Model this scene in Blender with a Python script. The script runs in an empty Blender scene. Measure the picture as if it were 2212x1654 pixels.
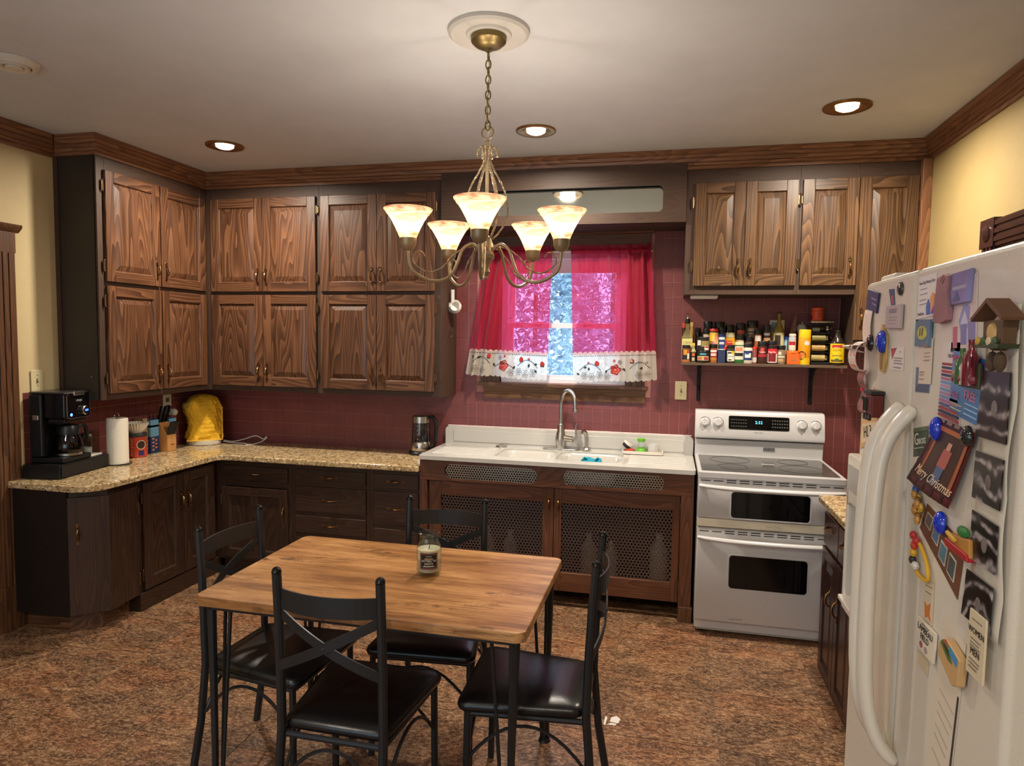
import bpy, bmesh, math, random
from math import sin, cos, pi, radians
from mathutils import Vector, Matrix
random.seed(7)
SC = bpy.context.scene
COL = SC.collection

# ------------------------------------------------------------ camera
CAM_POS = Vector((-.1669, -4.5216, 1.6426)); YAW, PITCH, ROLL, FPX = .2295, -.0671, .0141, 1460.1
fw = Vector((-sin(YAW)*cos(PITCH), cos(YAW)*cos(PITCH), sin(PITCH)))
rt = Vector((cos(YAW), sin(YAW), 0)); up = rt.cross(fw)
rt, up = cos(ROLL)*rt + sin(ROLL)*up, cos(ROLL)*up - sin(ROLL)*rt
cam_d = bpy.data.cameras.new('camera'); cam = bpy.data.objects.new('camera', cam_d); COL.objects.link(cam)
cam_d.sensor_fit = 'HORIZONTAL'; cam_d.sensor_width = 36; cam_d.lens = 36*FPX/2212; cam_d.clip_start = .02
M = Matrix((rt, up, -fw)).transposed().to_4x4(); M.translation = CAM_POS
cam.matrix_world = M
SC.camera = cam

# ------------------------------------------------------------ sky, exposure
w = bpy.data.worlds.new('sky'); SC.world = w; w.use_nodes = True
w.node_tree.nodes['Background'].inputs[0].default_value = (.62, .79, 1, 1)
w.node_tree.nodes['Background'].inputs[1].default_value = 3.3
vs = SC.view_settings
vs.view_transform = 'Standard'; vs.look = 'None'; vs.gamma = 1; vs.use_curve_mapping = False
vs.exposure = 0.5
SC.cycles.max_bounces = 8; SC.cycles.glossy_bounces = 3; SC.cycles.transmission_bounces = 6
BULB_W, CAN_W = 3.2, 23.0
WARM = (1, .9, .77)
WARM2 = (1, .89, .74)

# room dimensions (metres): back wall y=0, floor z=0
XL, XR, YB, YF, ZC = -3.663, 1.19, 0.0, -6.1, 2.755

# ------------------------------------------------------------ mesh helpers
class MB:
    def __init__(s): s.v = []; s.f = []; s.m = []; s.mi = 0
    def add(s, vs_, fs):
        b = len(s.v); s.v += [tuple(p) for p in vs_]; s.f += [tuple(b+i for i in f) for f in fs]; s.m += [s.mi]*len(fs); return s
    def box(s, x0, x1, y0, y1, z0, z1):
        x0, x1 = min(x0, x1), max(x0, x1); y0, y1 = min(y0, y1), max(y0, y1); z0, z1 = min(z0, z1), max(z0, z1)
        return s.add([(x0,y0,z0),(x1,y0,z0),(x1,y1,z0),(x0,y1,z0),(x0,y0,z1),(x1,y0,z1),(x1,y1,z1),(x0,y1,z1)],
                     [(0,3,2,1),(4,5,6,7),(0,1,5,4),(1,2,6,5),(2,3,7,6),(3,0,4,7)])
    def prism(s, poly, a, b, ax='z'):
        n = len(poly)
        def P(p, t): return {'z': (p[0],p[1],t), 'y': (p[0],t,p[1]), 'x': (t,p[0],p[1])}[ax]
        ar = sum(poly[i][0]*poly[(i+1)%n][1]-poly[(i+1)%n][0]*poly[i][1] for i in range(n))
        flip = (ar < 0) != (ax == 'y')
        if b < a: a, b = b, a
        fs = [tuple(range(n-1,-1,-1)), tuple(range(n,2*n))] + [(i,(i+1)%n,n+(i+1)%n,n+i) for i in range(n)]
        if flip: fs = [f[::-1] for f in fs]
        return s.add([P(p,a) for p in poly]+[P(p,b) for p in poly], fs)
    def lathe(s, prof, c=(0,0,0), n=24, rot=None, a0=0, a1=2*pi):
        full = abs(a1-a0-2*pi) < 1e-6; m = n if full else n+1
        vs_ = []
        for r, z in prof:
            for k in range(m):
                a = a0+(a1-a0)*k/n; p = Vector((r*cos(a), r*sin(a), z))
                if rot: p = rot @ p
                vs_.append((p[0]+c[0], p[1]+c[1], p[2]+c[2]))
        fs = []
        for j in range(len(prof)-1):
            for k in range(n):
                k2 = (k+1)%m if full else k+1
                fs.append((j*m+k, j*m+k2, (j+1)*m+k2, (j+1)*m+k))
        if full:
            if prof[0][0] > 1e-6: fs.append(tuple(range(m-1,-1,-1)))
            if prof[-1][0] > 1e-6: fs.append(tuple((len(prof)-1)*m+k for k in range(m)))
        return s.add(vs_, fs)
    def shell(s, prof, c=(0,0,0), n=24, rot=None):   # open lathe, no caps
        b = len(s.f); s.lathe(prof, c, n, rot)
        keep = [i for i in range(b, len(s.f)) if len(s.f[i]) == 4 or n == 4]
        s.f = s.f[:b]+[s.f[i] for i in keep]; s.m = s.m[:b]+[s.m[i] for i in keep]; return s
    def cyl(s, p0, p1, r0, r1=None, n=12):
        p0, p1 = Vector(p0), Vector(p1); r1 = r0 if r1 is None else r1
        d = p1-p0; q = d.to_track_quat('Z','Y').to_matrix()
        return s.lathe([(r0,0),(r1,d.length)], p0, n, q)
    def tube(s, pts, r, n=8, closed=False, flat=1.0, up0=None):
        pts = [Vector(p) for p in pts]; N = len(pts)
        rr = r if isinstance(r, (list, tuple)) else [r]*N
        vs_ = []; t0 = None; u = None
        for i in range(N):
            if closed: t = (pts[(i+1)%N]-pts[i-1]).normalized()
            else: t = (pts[min(i+1,N-1)]-pts[max(i-1,0)]).normalized()
            if u is None:
                h = Vector(up0) if up0 else (Vector((0,0,1)) if abs(t.z) < .9 else Vector((1,0,0)))
                u = (h-t*h.dot(t)).normalized()
            else:
                u = (u-t*u.dot(t))
                u = u.normalized() if u.length > 1e-6 else t.orthogonal().normalized()
            b = t.cross(u)
            for k in range(n):
                a = 2*pi*k/n; vs_.append(pts[i]+rr[i]*(cos(a)*u+sin(a)*b*flat))
        fs = []
        for i in range(N if closed else N-1):
            j = (i+1)%N
            for k in range(n): fs.append((i*n+k, i*n+(k+1)%n, j*n+(k+1)%n, j*n+k))
        if not closed: fs += [tuple(range(n-1,-1,-1)), tuple((N-1)*n+k for k in range(n))]
        return s.add(vs_, fs)
    def ball(s, c, r, n=12, sc=(1,1,1)):
        pr = [(max(1e-7, cos(-pi/2+pi*i/(n//2)))*1.0, sin(-pi/2+pi*i/(n//2))) for i in range(n//2+1)]
        b = len(s.v); s.shell(pr, (0,0,0), n)
        for i in range(b, len(s.v)):
            p = s.v[i]; s.v[i] = (c[0]+p[0]*r*sc[0], c[1]+p[1]*r*sc[1], c[2]+p[2]*r*sc[2])
        return s
    def grid(s, fn, nu, nv):
        vs_ = [fn(i/nu, j/nv) for j in range(nv+1) for i in range(nu+1)]
        return s.add(vs_, [(j*(nu+1)+i, j*(nu+1)+i+1, (j+1)*(nu+1)+i+1, (j+1)*(nu+1)+i) for j in range(nv) for i in range(nu)])
    def map(s, fn, start=0):
        for i in range(start, len(s.v)): s.v[i] = tuple(fn(Vector(s.v[i])))
        return s

def root_inv(p):
    while p.parent: p = p.parent
    return p.matrix_basis.inverted()

def build(mb, name, mats, parent=None, world=True, smooth=False, bevel=0, seg=2, org=None, solid=0, sub=0, fix=False, ang=35):
    me = bpy.data.meshes.new(name)
    vs_ = mb.v
    if parent is not None and world:
        I = root_inv(parent); vs_ = [tuple(I @ Vector(p)) for p in mb.v]
    elif parent is None and org is not None:
        vs_ = [(p[0]-org[0], p[1]-org[1], p[2]-org[2]) for p in mb.v]
    me.from_pydata(vs_, [], mb.f)
    if not isinstance(mats, (list, tuple)): mats = [mats]
    for m in mats: me.materials.append(m)
    if len(mats) > 1: me.polygons.foreach_set('material_index', mb.m)
    if fix:
        bm = bmesh.new(); bm.from_mesh(me); bmesh.ops.recalc_face_normals(bm, faces=bm.faces); bm.to_mesh(me); bm.free()
    if smooth:
        me.polygons.foreach_set('use_smooth', [True]*len(me.polygons))
        try: me.set_sharp_from_angle(angle=radians(ang))
        except Exception: pass
    me.update()
    o = bpy.data.objects.new(name, me); COL.objects.link(o)
    if parent is not None: o.parent = parent
    elif org is not None: o.location = org
    if bevel:
        b = o.modifiers.new('bevel', 'BEVEL'); b.width = bevel; b.segments = seg; b.limit_method = 'ANGLE'; b.angle_limit = radians(40)
        if smooth is False and seg > 1: me.polygons.foreach_set('use_smooth', [True]*len(me.polygons)); b.harden_normals = True
    if solid: b = o.modifiers.new('solid', 'SOLIDIFY'); b.thickness = solid; b.offset = 0
    if sub: b = o.modifiers.new('sub', 'SUBSURF'); b.levels = sub; b.render_levels = sub
    return o

def thing(name, label, cat, loc=(0,0,0), rz=0, group=None):
    o = bpy.data.objects.new(name, None); COL.objects.link(o); o.empty_display_size = .05
    o.location = loc; o.rotation_euler = (0,0,rz); o.matrix_basis = Matrix.Translation(loc) @ Matrix.Rotation(rz, 4, 'Z')
    o['label'] = label; o['category'] = cat
    if group: o['group'] = group
    return o
def tag(o, label, cat, group=None):
    o['label'] = label; o['category'] = cat
    if group: o['group'] = group
    return o
def struct(o): o['kind'] = 'structure'; return o

def place(mesh_obj_data, name, parent, mat4):   # instance of shared mesh placed by world matrix under a thing/part
    o = bpy.data.objects.new(name, mesh_obj_data); COL.objects.link(o); o.parent = parent
    o.matrix_local = root_inv(parent) @ mat4
    return o

_fonts = {}
def text_mesh(s, size, depth=.0004, align='CENTER', shear=0, spacing=1):
    key = (s, size, depth, align, shear, spacing)
    if key in _fonts: return _fonts[key]
    c = bpy.data.curves.new('lettering', 'FONT'); c.body = s; c.size = size; c.extrude = depth; c.align_x = align; c.align_y = 'CENTER'; c.shear = shear; c.space_character = spacing
    c.resolution_u = 2
    o = bpy.data.objects.new('lettering', c); COL.objects.link(o)
    dg = bpy.context.evaluated_depsgraph_get(); dg.update()
    me = bpy.data.meshes.new_from_object(o.evaluated_get(dg)); me.name = 'lettering'
    bpy.data.objects.remove(o); bpy.data.curves.remove(c)
    _fonts[key] = me
    return me
def lettering(s, size, mat, parent, mat4, **k):
    me = text_mesh(s, size, **k).copy(); me.materials.clear(); me.materials.append(mat)
    return place(me, 'lettering', parent, mat4)
def frame(o, u, v):   # matrix with x->u, y->v, z->u x v
    u, v = Vector(u).normalized(), Vector(v).normalized(); n = u.cross(v)
    m = Matrix((u, v, n)).transposed().to_4x4(); m.translation = Vector(o); return m

# ------------------------------------------------------------ materials
def nt(name):
    m = bpy.data.materials.new(name); m.use_nodes = True; t = m.node_tree
    return m, t, t.nodes['Principled BSDF']
def nd(t, typ, **k):
    n = t.nodes.new(typ)
    for a, b in k.items():
        if isinstance(a, str) and a.startswith('i_'): n.inputs[a[2:].replace('_', ' ')].default_value = b
        else: setattr(n, a, b)
    return n
def srgb(r, g, b):
    f = lambda c: (c/255/12.92) if c/255 <= .04045 else ((c/255+.055)/1.055)**2.4
    return (f(r), f(g), f(b), 1)
def ramp(t, fac, stops):
    r = t.nodes.new('ShaderNodeValToRGB'); e = r.color_ramp.elements
    while len(e) < len(stops): e.new(.5)
    for q, (p, c) in zip(e, stops): q.position = p; q.color = c
    t.links.new(fac, r.inputs[0]); return r.outputs[0]
_mc = {}
def mat(rgb, rough=.5, metal=0, name=None, spec=.5, coat=0, bump=0, bscale=200, vary=0, trans=0, emit=None, estr=0, ior=1.45, alpha=1, bd=.002):
    key = (tuple(rgb), rough, metal, spec, coat, bump, bscale, vary, trans, emit, estr, ior, alpha, bd)
    if key in _mc: return _mc[key]
    m, t, b = nt(name or 'plain_%d_%d_%d' % tuple(int(c) for c in rgb[:3]))
    c = srgb(*rgb)
    b.inputs['Base Color'].default_value = c; b.inputs['Roughness'].default_value = rough; b.inputs['Metallic'].default_value = metal
    b.inputs['Specular IOR Level'].default_value = spec; b.inputs['Coat Weight'].default_value = coat; b.inputs['IOR'].default_value = ior
    b.inputs['Transmission Weight'].default_value = trans; b.inputs['Alpha'].default_value = alpha
    if emit: b.inputs['Emission Color'].default_value = srgb(*emit); b.inputs['Emission Strength'].default_value = estr
    tc = nd(t, 'ShaderNodeTexCoord')
    if vary:
        n = nd(t, 'ShaderNodeTexNoise', i_Scale=6.0, i_Detail=5.0); t.links.new(tc.outputs['Object'], n.inputs['Vector'])
        d = tuple(x*(1-vary) for x in c[:3])+(1,); l = tuple(min(1, x*(1+vary)) for x in c[:3])+(1,)
        t.links.new(ramp(t, n.outputs['Fac'], [(.3, d), (.7, l)]), b.inputs['Base Color'])
    if bump:
        n = nd(t, 'ShaderNodeTexNoise', i_Scale=bscale, i_Detail=3.0); t.links.new(tc.outputs['Object'], n.inputs['Vector'])
        q = nd(t, 'ShaderNodeBump', i_Strength=bump, i_Distance=bd); t.links.new(n.outputs['Fac'], q.inputs['Height']); t.links.new(q.outputs[0], b.inputs['Normal'])
    _mc[key] = m; return m

def wood(name, dark, mid, light, axis='z', rough=.42, spec=.4, rings=1.0, contrast=1.0, coat=0.0, fine=1.0):
    """oak: cathedral rings stretched along the grain, fine dark pores, per-object offset"""
    m, t, b = nt(name)
    tc = nd(t, 'ShaderNodeTexCoord'); oi = nd(t, 'ShaderNodeObjectInfo')
    off = nd(t, 'ShaderNodeVectorMath', operation='SCALE'); off.inputs[0].default_value = (7.3, 5.1, 9.7); t.links.new(oi.outputs['Random'], off.inputs['Scale'])
    ad = nd(t, 'ShaderNodeVectorMath', operation='ADD'); t.links.new(tc.outputs['Object'], ad.inputs[0]); t.links.new(off.outputs[0], ad.inputs[1])
    def mp(sx, sl):
        q = nd(t, 'ShaderNodeMapping'); s3 = [sx, sx, sx]; s3['xyz'.index(axis)] = sl
        q.inputs['Scale'].default_value = s3; t.links.new(ad.outputs[0], q.inputs['Vector']); return q.outputs[0]
    n1 = nd(t, 'ShaderNodeTexNoise', i_Scale=1.0, i_Detail=2.0, i_Roughness=.45); t.links.new(mp(4.2*rings, .42*rings), n1.inputs['Vector'])
    mu = nd(t, 'ShaderNodeMath', operation='MULTIPLY'); mu.inputs[1].default_value = 34.0; t.links.new(n1.outputs['Fac'], mu.inputs[0])
    fr = nd(t, 'ShaderNodeMath', operation='FRACT'); t.links.new(mu.outputs[0], fr.inputs[0])
    n2 = nd(t, 'ShaderNodeTexNoise', i_Scale=1.0, i_Detail=4.0, i_Roughness=.7); t.links.new(mp(210*fine, 7), n2.inputs['Vector'])
    n3 = nd(t, 'ShaderNodeTexNoise', i_Scale=1.0, i_Detail=3.0); t.links.new(mp(3, .7), n3.inputs['Vector'])
    m1 = nd(t, 'ShaderNodeMath', operation='MULTIPLY_ADD'); m1.inputs[1].default_value = .40*contrast; t.links.new(fr.outputs[0], m1.inputs[0])
    m2 = nd(t, 'ShaderNodeMath', operation='MULTIPLY_ADD'); m2.inputs[1].default_value = .62; m2.inputs[2].default_value = -.06; t.links.new(n2.outputs['Fac'], m2.inputs[0])
    m3 = nd(t, 'ShaderNodeMath', operation='MULTIPLY_ADD'); m3.inputs[1].default_value = .4; m3.inputs[2].default_value = -.16; t.links.new(n3.outputs['Fac'], m3.inputs[0])
    t.links.new(m2.outputs[0], m1.inputs[2])
    s_ = nd(t, 'ShaderNodeMath', operation='ADD'); t.links.new(m1.outputs[0], s_.inputs[0]); t.links.new(m3.outputs[0], s_.inputs[1])
    t.links.new(ramp(t, s_.outputs[0], [(.12, srgb(*dark)), (.45, srgb(*mid)), (.85, srgb(*light))]), b.inputs['Base Color'])
    b.inputs['Roughness'].default_value = rough; b.inputs['Specular IOR Level'].default_value = spec; b.inputs['Coat Weight'].default_value = coat
    q = nd(t, 'ShaderNodeBump', i_Strength=.25, i_Distance=.001); t.links.new(m1.outputs[0], q.inputs['Height']); t.links.new(q.outputs[0], b.inputs['Normal'])
    return m

OAK = {a: wood('oak_'+a, (44,26,16), (80,50,32), (122,83,56), a, rough=.4, contrast=1.1) for a in 'xyz'}
OAKR = {a: wood('oak_right_'+a, (44,30,19), (78,54,34), (118,86,57), a, rough=.38, contrast=1.15) for a in 'xyz'}
DARK = {a: wood('dark_frame_'+a, (54,38,28), (75,54,41), (95,71,54), a, rough=.55, contrast=.35) for a in 'xyz'}
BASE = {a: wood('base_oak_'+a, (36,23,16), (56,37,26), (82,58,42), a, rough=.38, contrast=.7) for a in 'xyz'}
SINKW = {a: wood('sink_oak_'+a, (66,38,24), (96,58,38), (128,82,56), a, rough=.35, contrast=.8) for a in 'xyz'}
CROWN = {a: wood('crown_oak_'+a, (84,55,36), (124,83,56), (158,112,77), a, rough=.4, contrast=.9) for a in 'xyz'}
CHERRY = {a: wood('cherry_'+a, (34,17,14), (52,27,22), (74,42,34), a, rough=.3, contrast=.5) for a in 'xyz'}
BLACKP = mat((50,43,36), .5, bump=.1, name='end_panel_paint', vary=.12)
BRASS = mat((128,96,62), .3, 1, name='antique_brass')
HINGE = mat((120,95,70), .35, 1, name='aged_hinge_metal')
STEEL = mat((196,192,186), .27, 1, name='brushed_nickel')
CHROME = mat((225,225,225), .08, 1, name='chrome')
BLACKM = mat((30,31,33), .38, .0, name='black_powder_coat', spec=.5)
WHITE_EN = mat((200,197,191), .18, name='white_enamel', coat=.3)
WHITE_PL = mat((226,220,208), .4, name='white_plastic')
BLACKPL = mat((14,14,15), .3, name='black_plastic')
GLASS = None
def glass(name, col=(245,250,250), rough=.02, tint=.92):
    """thin clear glass: mostly transparent with fresnel gloss"""
    m, t, b = nt(name); t.nodes.remove(b)
    tr = nd(t, 'ShaderNodeBsdfTransparent'); tr.inputs[0].default_value = tuple(c*tint for c in srgb(*col)[:3])+(1,)
    gl = nd(t, 'ShaderNodeBsdfGlossy'); gl.inputs['Roughness'].default_value = rough
    lwt = nd(t, 'ShaderNodeLayerWeight'); pw = nd(t, 'ShaderNodeMath', operation='POWER'); pw.inputs[1].default_value = 4.0; t.links.new(lwt.outputs['Facing'], pw.inputs[0])
    fz = nd(t, 'ShaderNodeMath', operation='MULTIPLY_ADD'); fz.inputs[1].default_value = .55; fz.inputs[2].default_value = .045; t.links.new(pw.outputs[0], fz.inputs[0])
    mx = nd(t, 'ShaderNodeMixShader'); t.links.new(fz.outputs[0], mx.inputs[0]); t.links.new(tr.outputs[0], mx.inputs[1]); t.links.new(gl.outputs[0], mx.inputs[2])
    t.links.new(mx.outputs[0], t.nodes['Material Output'].inputs[0]); return m
GLASS = glass('clear_glass')

def granite():
    m, t, b = nt('granite_laminate'); tc = nd(t, 'ShaderNodeTexCoord')
    n1 = nd(t, 'ShaderNodeTexNoise', i_Scale=70.0, i_Detail=4.0, i_Roughness=.7); n2 = nd(t, 'ShaderNodeTexNoise', i_Scale=38.0, i_Detail=4.0)
    v = nd(t, 'ShaderNodeTexVoronoi', i_Scale=120.0)
    for q in (n1, n2, v): t.links.new(tc.outputs['Object'], q.inputs['Vector'])
    c1 = ramp(t, n2.outputs['Fac'], [(.3, srgb(146,118,82)), (.5, srgb(186,158,114)), (.68, srgb(214,192,150))])
    d = ramp(t, n1.outputs['Fac'], [(.38, (1,1,1,1)), (.45, (0,0,0,1))])
    mx = nd(t, 'ShaderNodeMix', data_type='RGBA'); t.links.new(d, mx.inputs[0]); t.links.new(c1, mx.inputs[6]); mx.inputs[7].default_value = srgb(62,46,32)
    d2 = ramp(t, v.outputs['Color'], [(.80, (0,0,0,1)), (.84, (1,1,1,1))])
    mx2 = nd(t, 'ShaderNodeMix', data_type='RGBA'); t.links.new(d2, mx2.inputs[0]); t.links.new(mx.outputs[2], mx2.inputs[6]); mx2.inputs[7].default_value = srgb(232,216,184)
    t.links.new(mx2.outputs[2], b.inputs['Base Color']); b.inputs['Roughness'].default_value = .12
    return m
GRANITE = granite()

def floor_mat():
    m, t, b = nt('mottled_floor_tile'); tc = nd(t, 'ShaderNodeTexCoord'); oi = nd(t, 'ShaderNodeObjectInfo')
    off = nd(t, 'ShaderNodeVectorMath', operation='SCALE'); off.inputs[0].default_value = (37.0, 23.0, 11.0); t.links.new(oi.outputs['Random'], off.inputs['Scale'])
    ad = nd(t, 'ShaderNodeVectorMath', operation='ADD'); t.links.new(tc.outputs['Object'], ad.inputs[0]); t.links.new(off.outputs[0], ad.inputs[1])
    mp = nd(t, 'ShaderNodeMapping'); mp.inputs['Scale'].default_value = (1, 1.8, 1); mp.inputs['Rotation'].default_value = (0,0,.35); t.links.new(ad.outputs[0], mp.inputs['Vector'])
    n1 = nd(t, 'ShaderNodeTexNoise', i_Scale=4.2, i_Detail=9.0, i_Roughness=.72, i_Distortion=1.6)
    n2 = nd(t, 'ShaderNodeTexNoise', i_Scale=52.0, i_Detail=6.0, i_Roughness=.75, i_Distortion=.8)
    n3 = nd(t, 'ShaderNodeTexNoise', i_Scale=2.4, i_Detail=3.0)
    for q in (n1, n2, n3): t.links.new(mp.outputs[0], q.inputs['Vector'])
    c1 = ramp(t, n1.outputs['Fac'], [(.34, srgb(48,34,26)), (.45, srgb(100,74,55)), (.55, srgb(144,110,81)), (.7, srgb(196,162,126))])
    c2 = ramp(t, n2.outputs['Fac'], [(.38, srgb(22,15,11)), (.49, srgb(118,88,66)), (.58, srgb(232,204,172))])
    mx = nd(t, 'ShaderNodeMix', data_type='RGBA'); mx.inputs[0].default_value = .42; t.links.new(c1, mx.inputs[6]); t.links.new(c2, mx.inputs[7])
    c3 = ramp(t, n3.outputs['Fac'], [(.35, srgb(176,156,140)), (.5, srgb(228,204,180)), (.65, srgb(226,178,144))])
    mu = nd(t, 'ShaderNodeMix', data_type='RGBA', blend_type='MULTIPLY'); mu.inputs[0].default_value = .65; t.links.new(mx.outputs[2], mu.inputs[6]); t.links.new(c3, mu.inputs[7])
    t.links.new(mu.outputs[2], b.inputs['Base Color']); b.inputs['Roughness'].default_value = .33
    q = nd(t, 'ShaderNodeBump', i_Strength=.3, i_Distance=.002); t.links.new(n2.outputs['Fac'], q.inputs['Height']); t.links.new(q.outputs[0], b.inputs['Normal'])
    return m
FLOOR = floor_mat()
GROUT = mat((120,98,80), .7, name='floor_grout')
TILE = mat((122,66,66), .3, name='burgundy_wall_tile', vary=.12, bump=.06, bscale=60)
TGROUT = mat((178,122,116), .6, name='tile_grout')
CEILM = mat((200,201,203), .75, name='ceiling_plaster', vary=.03, bump=.25, bscale=18)
WALLL = mat((204,184,140), .7, name='cream_wall_paint', bump=.5, bscale=120, vary=.03)
WALLR = mat((158,137,90), .7, name='yellow_wall_paint', bump=.5, bscale=120, vary=.03)

def table_wood():
    m, t, b = nt('rustic_table_oak'); tc = nd(t, 'ShaderNodeTexCoord')
    def nz(sx, sy, sc, det, ro, dist=0):
        q = nd(t, 'ShaderNodeMapping'); q.inputs['Scale'].default_value = (sx, sy, sy); t.links.new(tc.outputs['Object'], q.inputs['Vector'])
        n = nd(t, 'ShaderNodeTexNoise', i_Scale=sc, i_Detail=det, i_Roughness=ro, i_Distortion=dist); t.links.new(q.outputs[0], n.inputs['Vector']); return n.outputs['Fac']
    base = ramp(t, nz(1, 7, 2.2, 6.0, .65, .4), [(.3, srgb(104,66,38)), (.46, srgb(152,106,62)), (.6, srgb(182,134,84)), (.74, srgb(204,158,106))])
    streak = ramp(t, nz(3, 60, 1.6, 5.0, .7), [(.36, (1,1,1,1)), (.46, (0,0,0,1))])
    mx = nd(t, 'ShaderNodeMix', data_type='RGBA'); ms = nd(t, 'ShaderNodeMath', operation='MULTIPLY'); ms.inputs[1].default_value = .8; t.links.new(streak, ms.inputs[0]); t.links.new(ms.outputs[0], mx.inputs[0]); t.links.new(base, mx.inputs[6]); mx.inputs[7].default_value = srgb(110,70,38)
    worn = ramp(t, nz(1.6, 4, 2.6, 6.0, .75), [(.34, (1,1,1,1)), (.42, (0,0,0,1))])
    mw = nd(t, 'ShaderNodeMath', operation='MULTIPLY'); mw.inputs[1].default_value = .85; t.links.new(worn, mw.inputs[0])
    m2 = nd(t, 'ShaderNodeMix', data_type='RGBA'); t.links.new(mw.outputs[0], m2.inputs[0]); t.links.new(mx.outputs[2], m2.inputs[6]); m2.inputs[7].default_value = srgb(84,54,32)
    t.links.new(m2.outputs[2], b.inputs['Base Color']); b.inputs['Roughness'].default_value = .3
    return m
TABLEW = table_wood()
# ------------------------------------------------------------ more geometry helpers
from mathutils.geometry import tessellate_polygon
def rrect(x0, x1, z0, z1, r, n=6):
    p = []
    for cx, cz, a in ((x1-r, z0+r, -pi/2), (x1-r, z1-r, 0), (x0+r, z1-r, pi/2), (x0+r, z0+r, pi)):
        for k in range(n+1): q = a+pi/2*k/n; p.append((cx+r*cos(q), cz+r*sin(q)))
    return p
def plate(mb, outer, holes, a, b, ax='y'):
    """flat board with holes, thickness a..b along ax"""
    loops = [outer]+holes
    P3 = lambda p, t: {'z': (p[0],p[1],t), 'y': (p[0],t,p[1]), 'x': (t,p[0],p[1])}[ax]
    pts = [p for l in loops for p in l]
    tri = tessellate_polygon([[Vector((p[0],p[1],0)) for p in l] for l in loops])
    n = len(pts); fs = []
    for t_ in tri:
        p, q, r_ = (pts[i] for i in t_)
        ccw = (q[0]-p[0])*(r_[1]-p[1])-(q[1]-p[1])*(r_[0]-p[0]) > 0
        t1 = tuple(t_) if ccw else tuple(t_)[::-1]
        fs.append(t1[::-1]); fs.append(tuple(i+n for i in t1))
    b0 = 0
    for li, l in enumerate(loops):
        m = len(l); ar = sum(l[i][0]*l[(i+1)%m][1]-l[(i+1)%m][0]*l[i][1] for i in range(m))
        for i in range(m):
            f = (b0+i, b0+(i+1)%m, n+b0+(i+1)%m, n+b0+i)
            fs.append(f if (ar > 0) == (li == 0) else f[::-1])
        b0 += m
    if a > b: a, b = b, a
    if ax == 'y': fs = [f[::-1] for f in fs]
    mb.add([P3(p,a) for p in pts]+[P3(p,b) for p in pts], fs); return mb
def perforated(mb, x0, x1, z0, z1, y, pitch=.0205, hole=.0066):
    s3 = pitch/2/cos(pi/6); nx = int((x1-x0)/pitch)+1; nz = int((z1-z0)/(1.5*s3))+1
    cl = lambda p: (min(max(p[0], x0), x1), y, min(max(p[1], z0), z1))
    for j in range(nz+1):
        for i in range(nx+1):
            cx = x0+i*pitch+(pitch/2 if j % 2 else 0); cz = z0+j*1.5*s3
            o = [cl((cx+s3*cos(pi/6+pi/3*k), cz+s3*sin(pi/6+pi/3*k))) for k in range(6)]
            h = [cl((cx+hole*cos(pi/6+pi/3*k), cz+hole*sin(pi/6+pi/3*k))) for k in range(6)]
            mb.add(o+h, [(k, (k+1)%6, 6+(k+1)%6, 6+k) for k in range(6)])
    return mb

# ------------------------------------------------------------ floor, ceiling, walls
TP = .468
fl = struct(build(MB().box(XL-.1, XR+.1, YF-.1, .1, -.06, -.004), 'floor', GROUT))
xs = [.07+TP*k for k in range(-9, 4)]; ys = [-.84-TP*k for k in range(-2, 12)]
tm = None
for x0 in xs:
    for y1 in ys:
        a0, a1 = max(x0, XL), min(x0+TP, XR); b0, b1 = max(y1-TP, YF), min(y1, 0)
        if a1-a0 < .02 or b1-b0 < .02: continue
        g = .0016; full = (a1-a0 > TP-.001 and b1-b0 > TP-.001)
        cx, cy = (a0+a1)/2, (b0+b1)/2
        if full and tm: me = tm
        else:
            hx, hy = (a1-a0)/2-g, (b1-b0)/2-g
            t_ = build(MB().box(-hx, hx, -hy, hy, -.004, 0), 'tile', FLOOR); me = t_.data; bpy.data.objects.remove(t_)
            if full: tm = me
        place(me, 'tile', fl, Matrix.Translation((cx, cy, 0)))
struct(build(MB().box(XL-.1, XR+.1, YF-.1, .1, ZC, ZC+.1), 'ceiling', CEILM))
struct(build(MB().box(XL-.12, XL, YF-.1, .12, -.06, ZC), 'wall_left', WALLL))
struct(build(MB().box(XR, XR+.12, YF-.1, .12, -.06, ZC), 'wall_right', WALLR))
# wall behind the camera, with an added window for fill daylight
RW = (-3.1, -.7, .5, 2.15)
struct(build(plate(MB(), [(XL,-.06),(XR,-.06),(XR,ZC),(XL,ZC)], [[(RW[0],RW[2]),(RW[1],RW[2]),(RW[1],RW[3]),(RW[0],RW[3])]], YF-.12, YF), 'wall_rear', WALLL))
# back wall with window opening
WX0, WX1, WZ0, WZ1 = -1.31, -.455, 1.335, 2.225
wb = struct(build(plate(MB(), [(XL,-.06),(XR,-.06),(XR,ZC),(XL,ZC)], [[(WX0,WZ0),(WX1,WZ0),(WX1,WZ1),(WX0,WZ1)]], 0, .14), 'wall_back', TGROUT))

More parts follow.
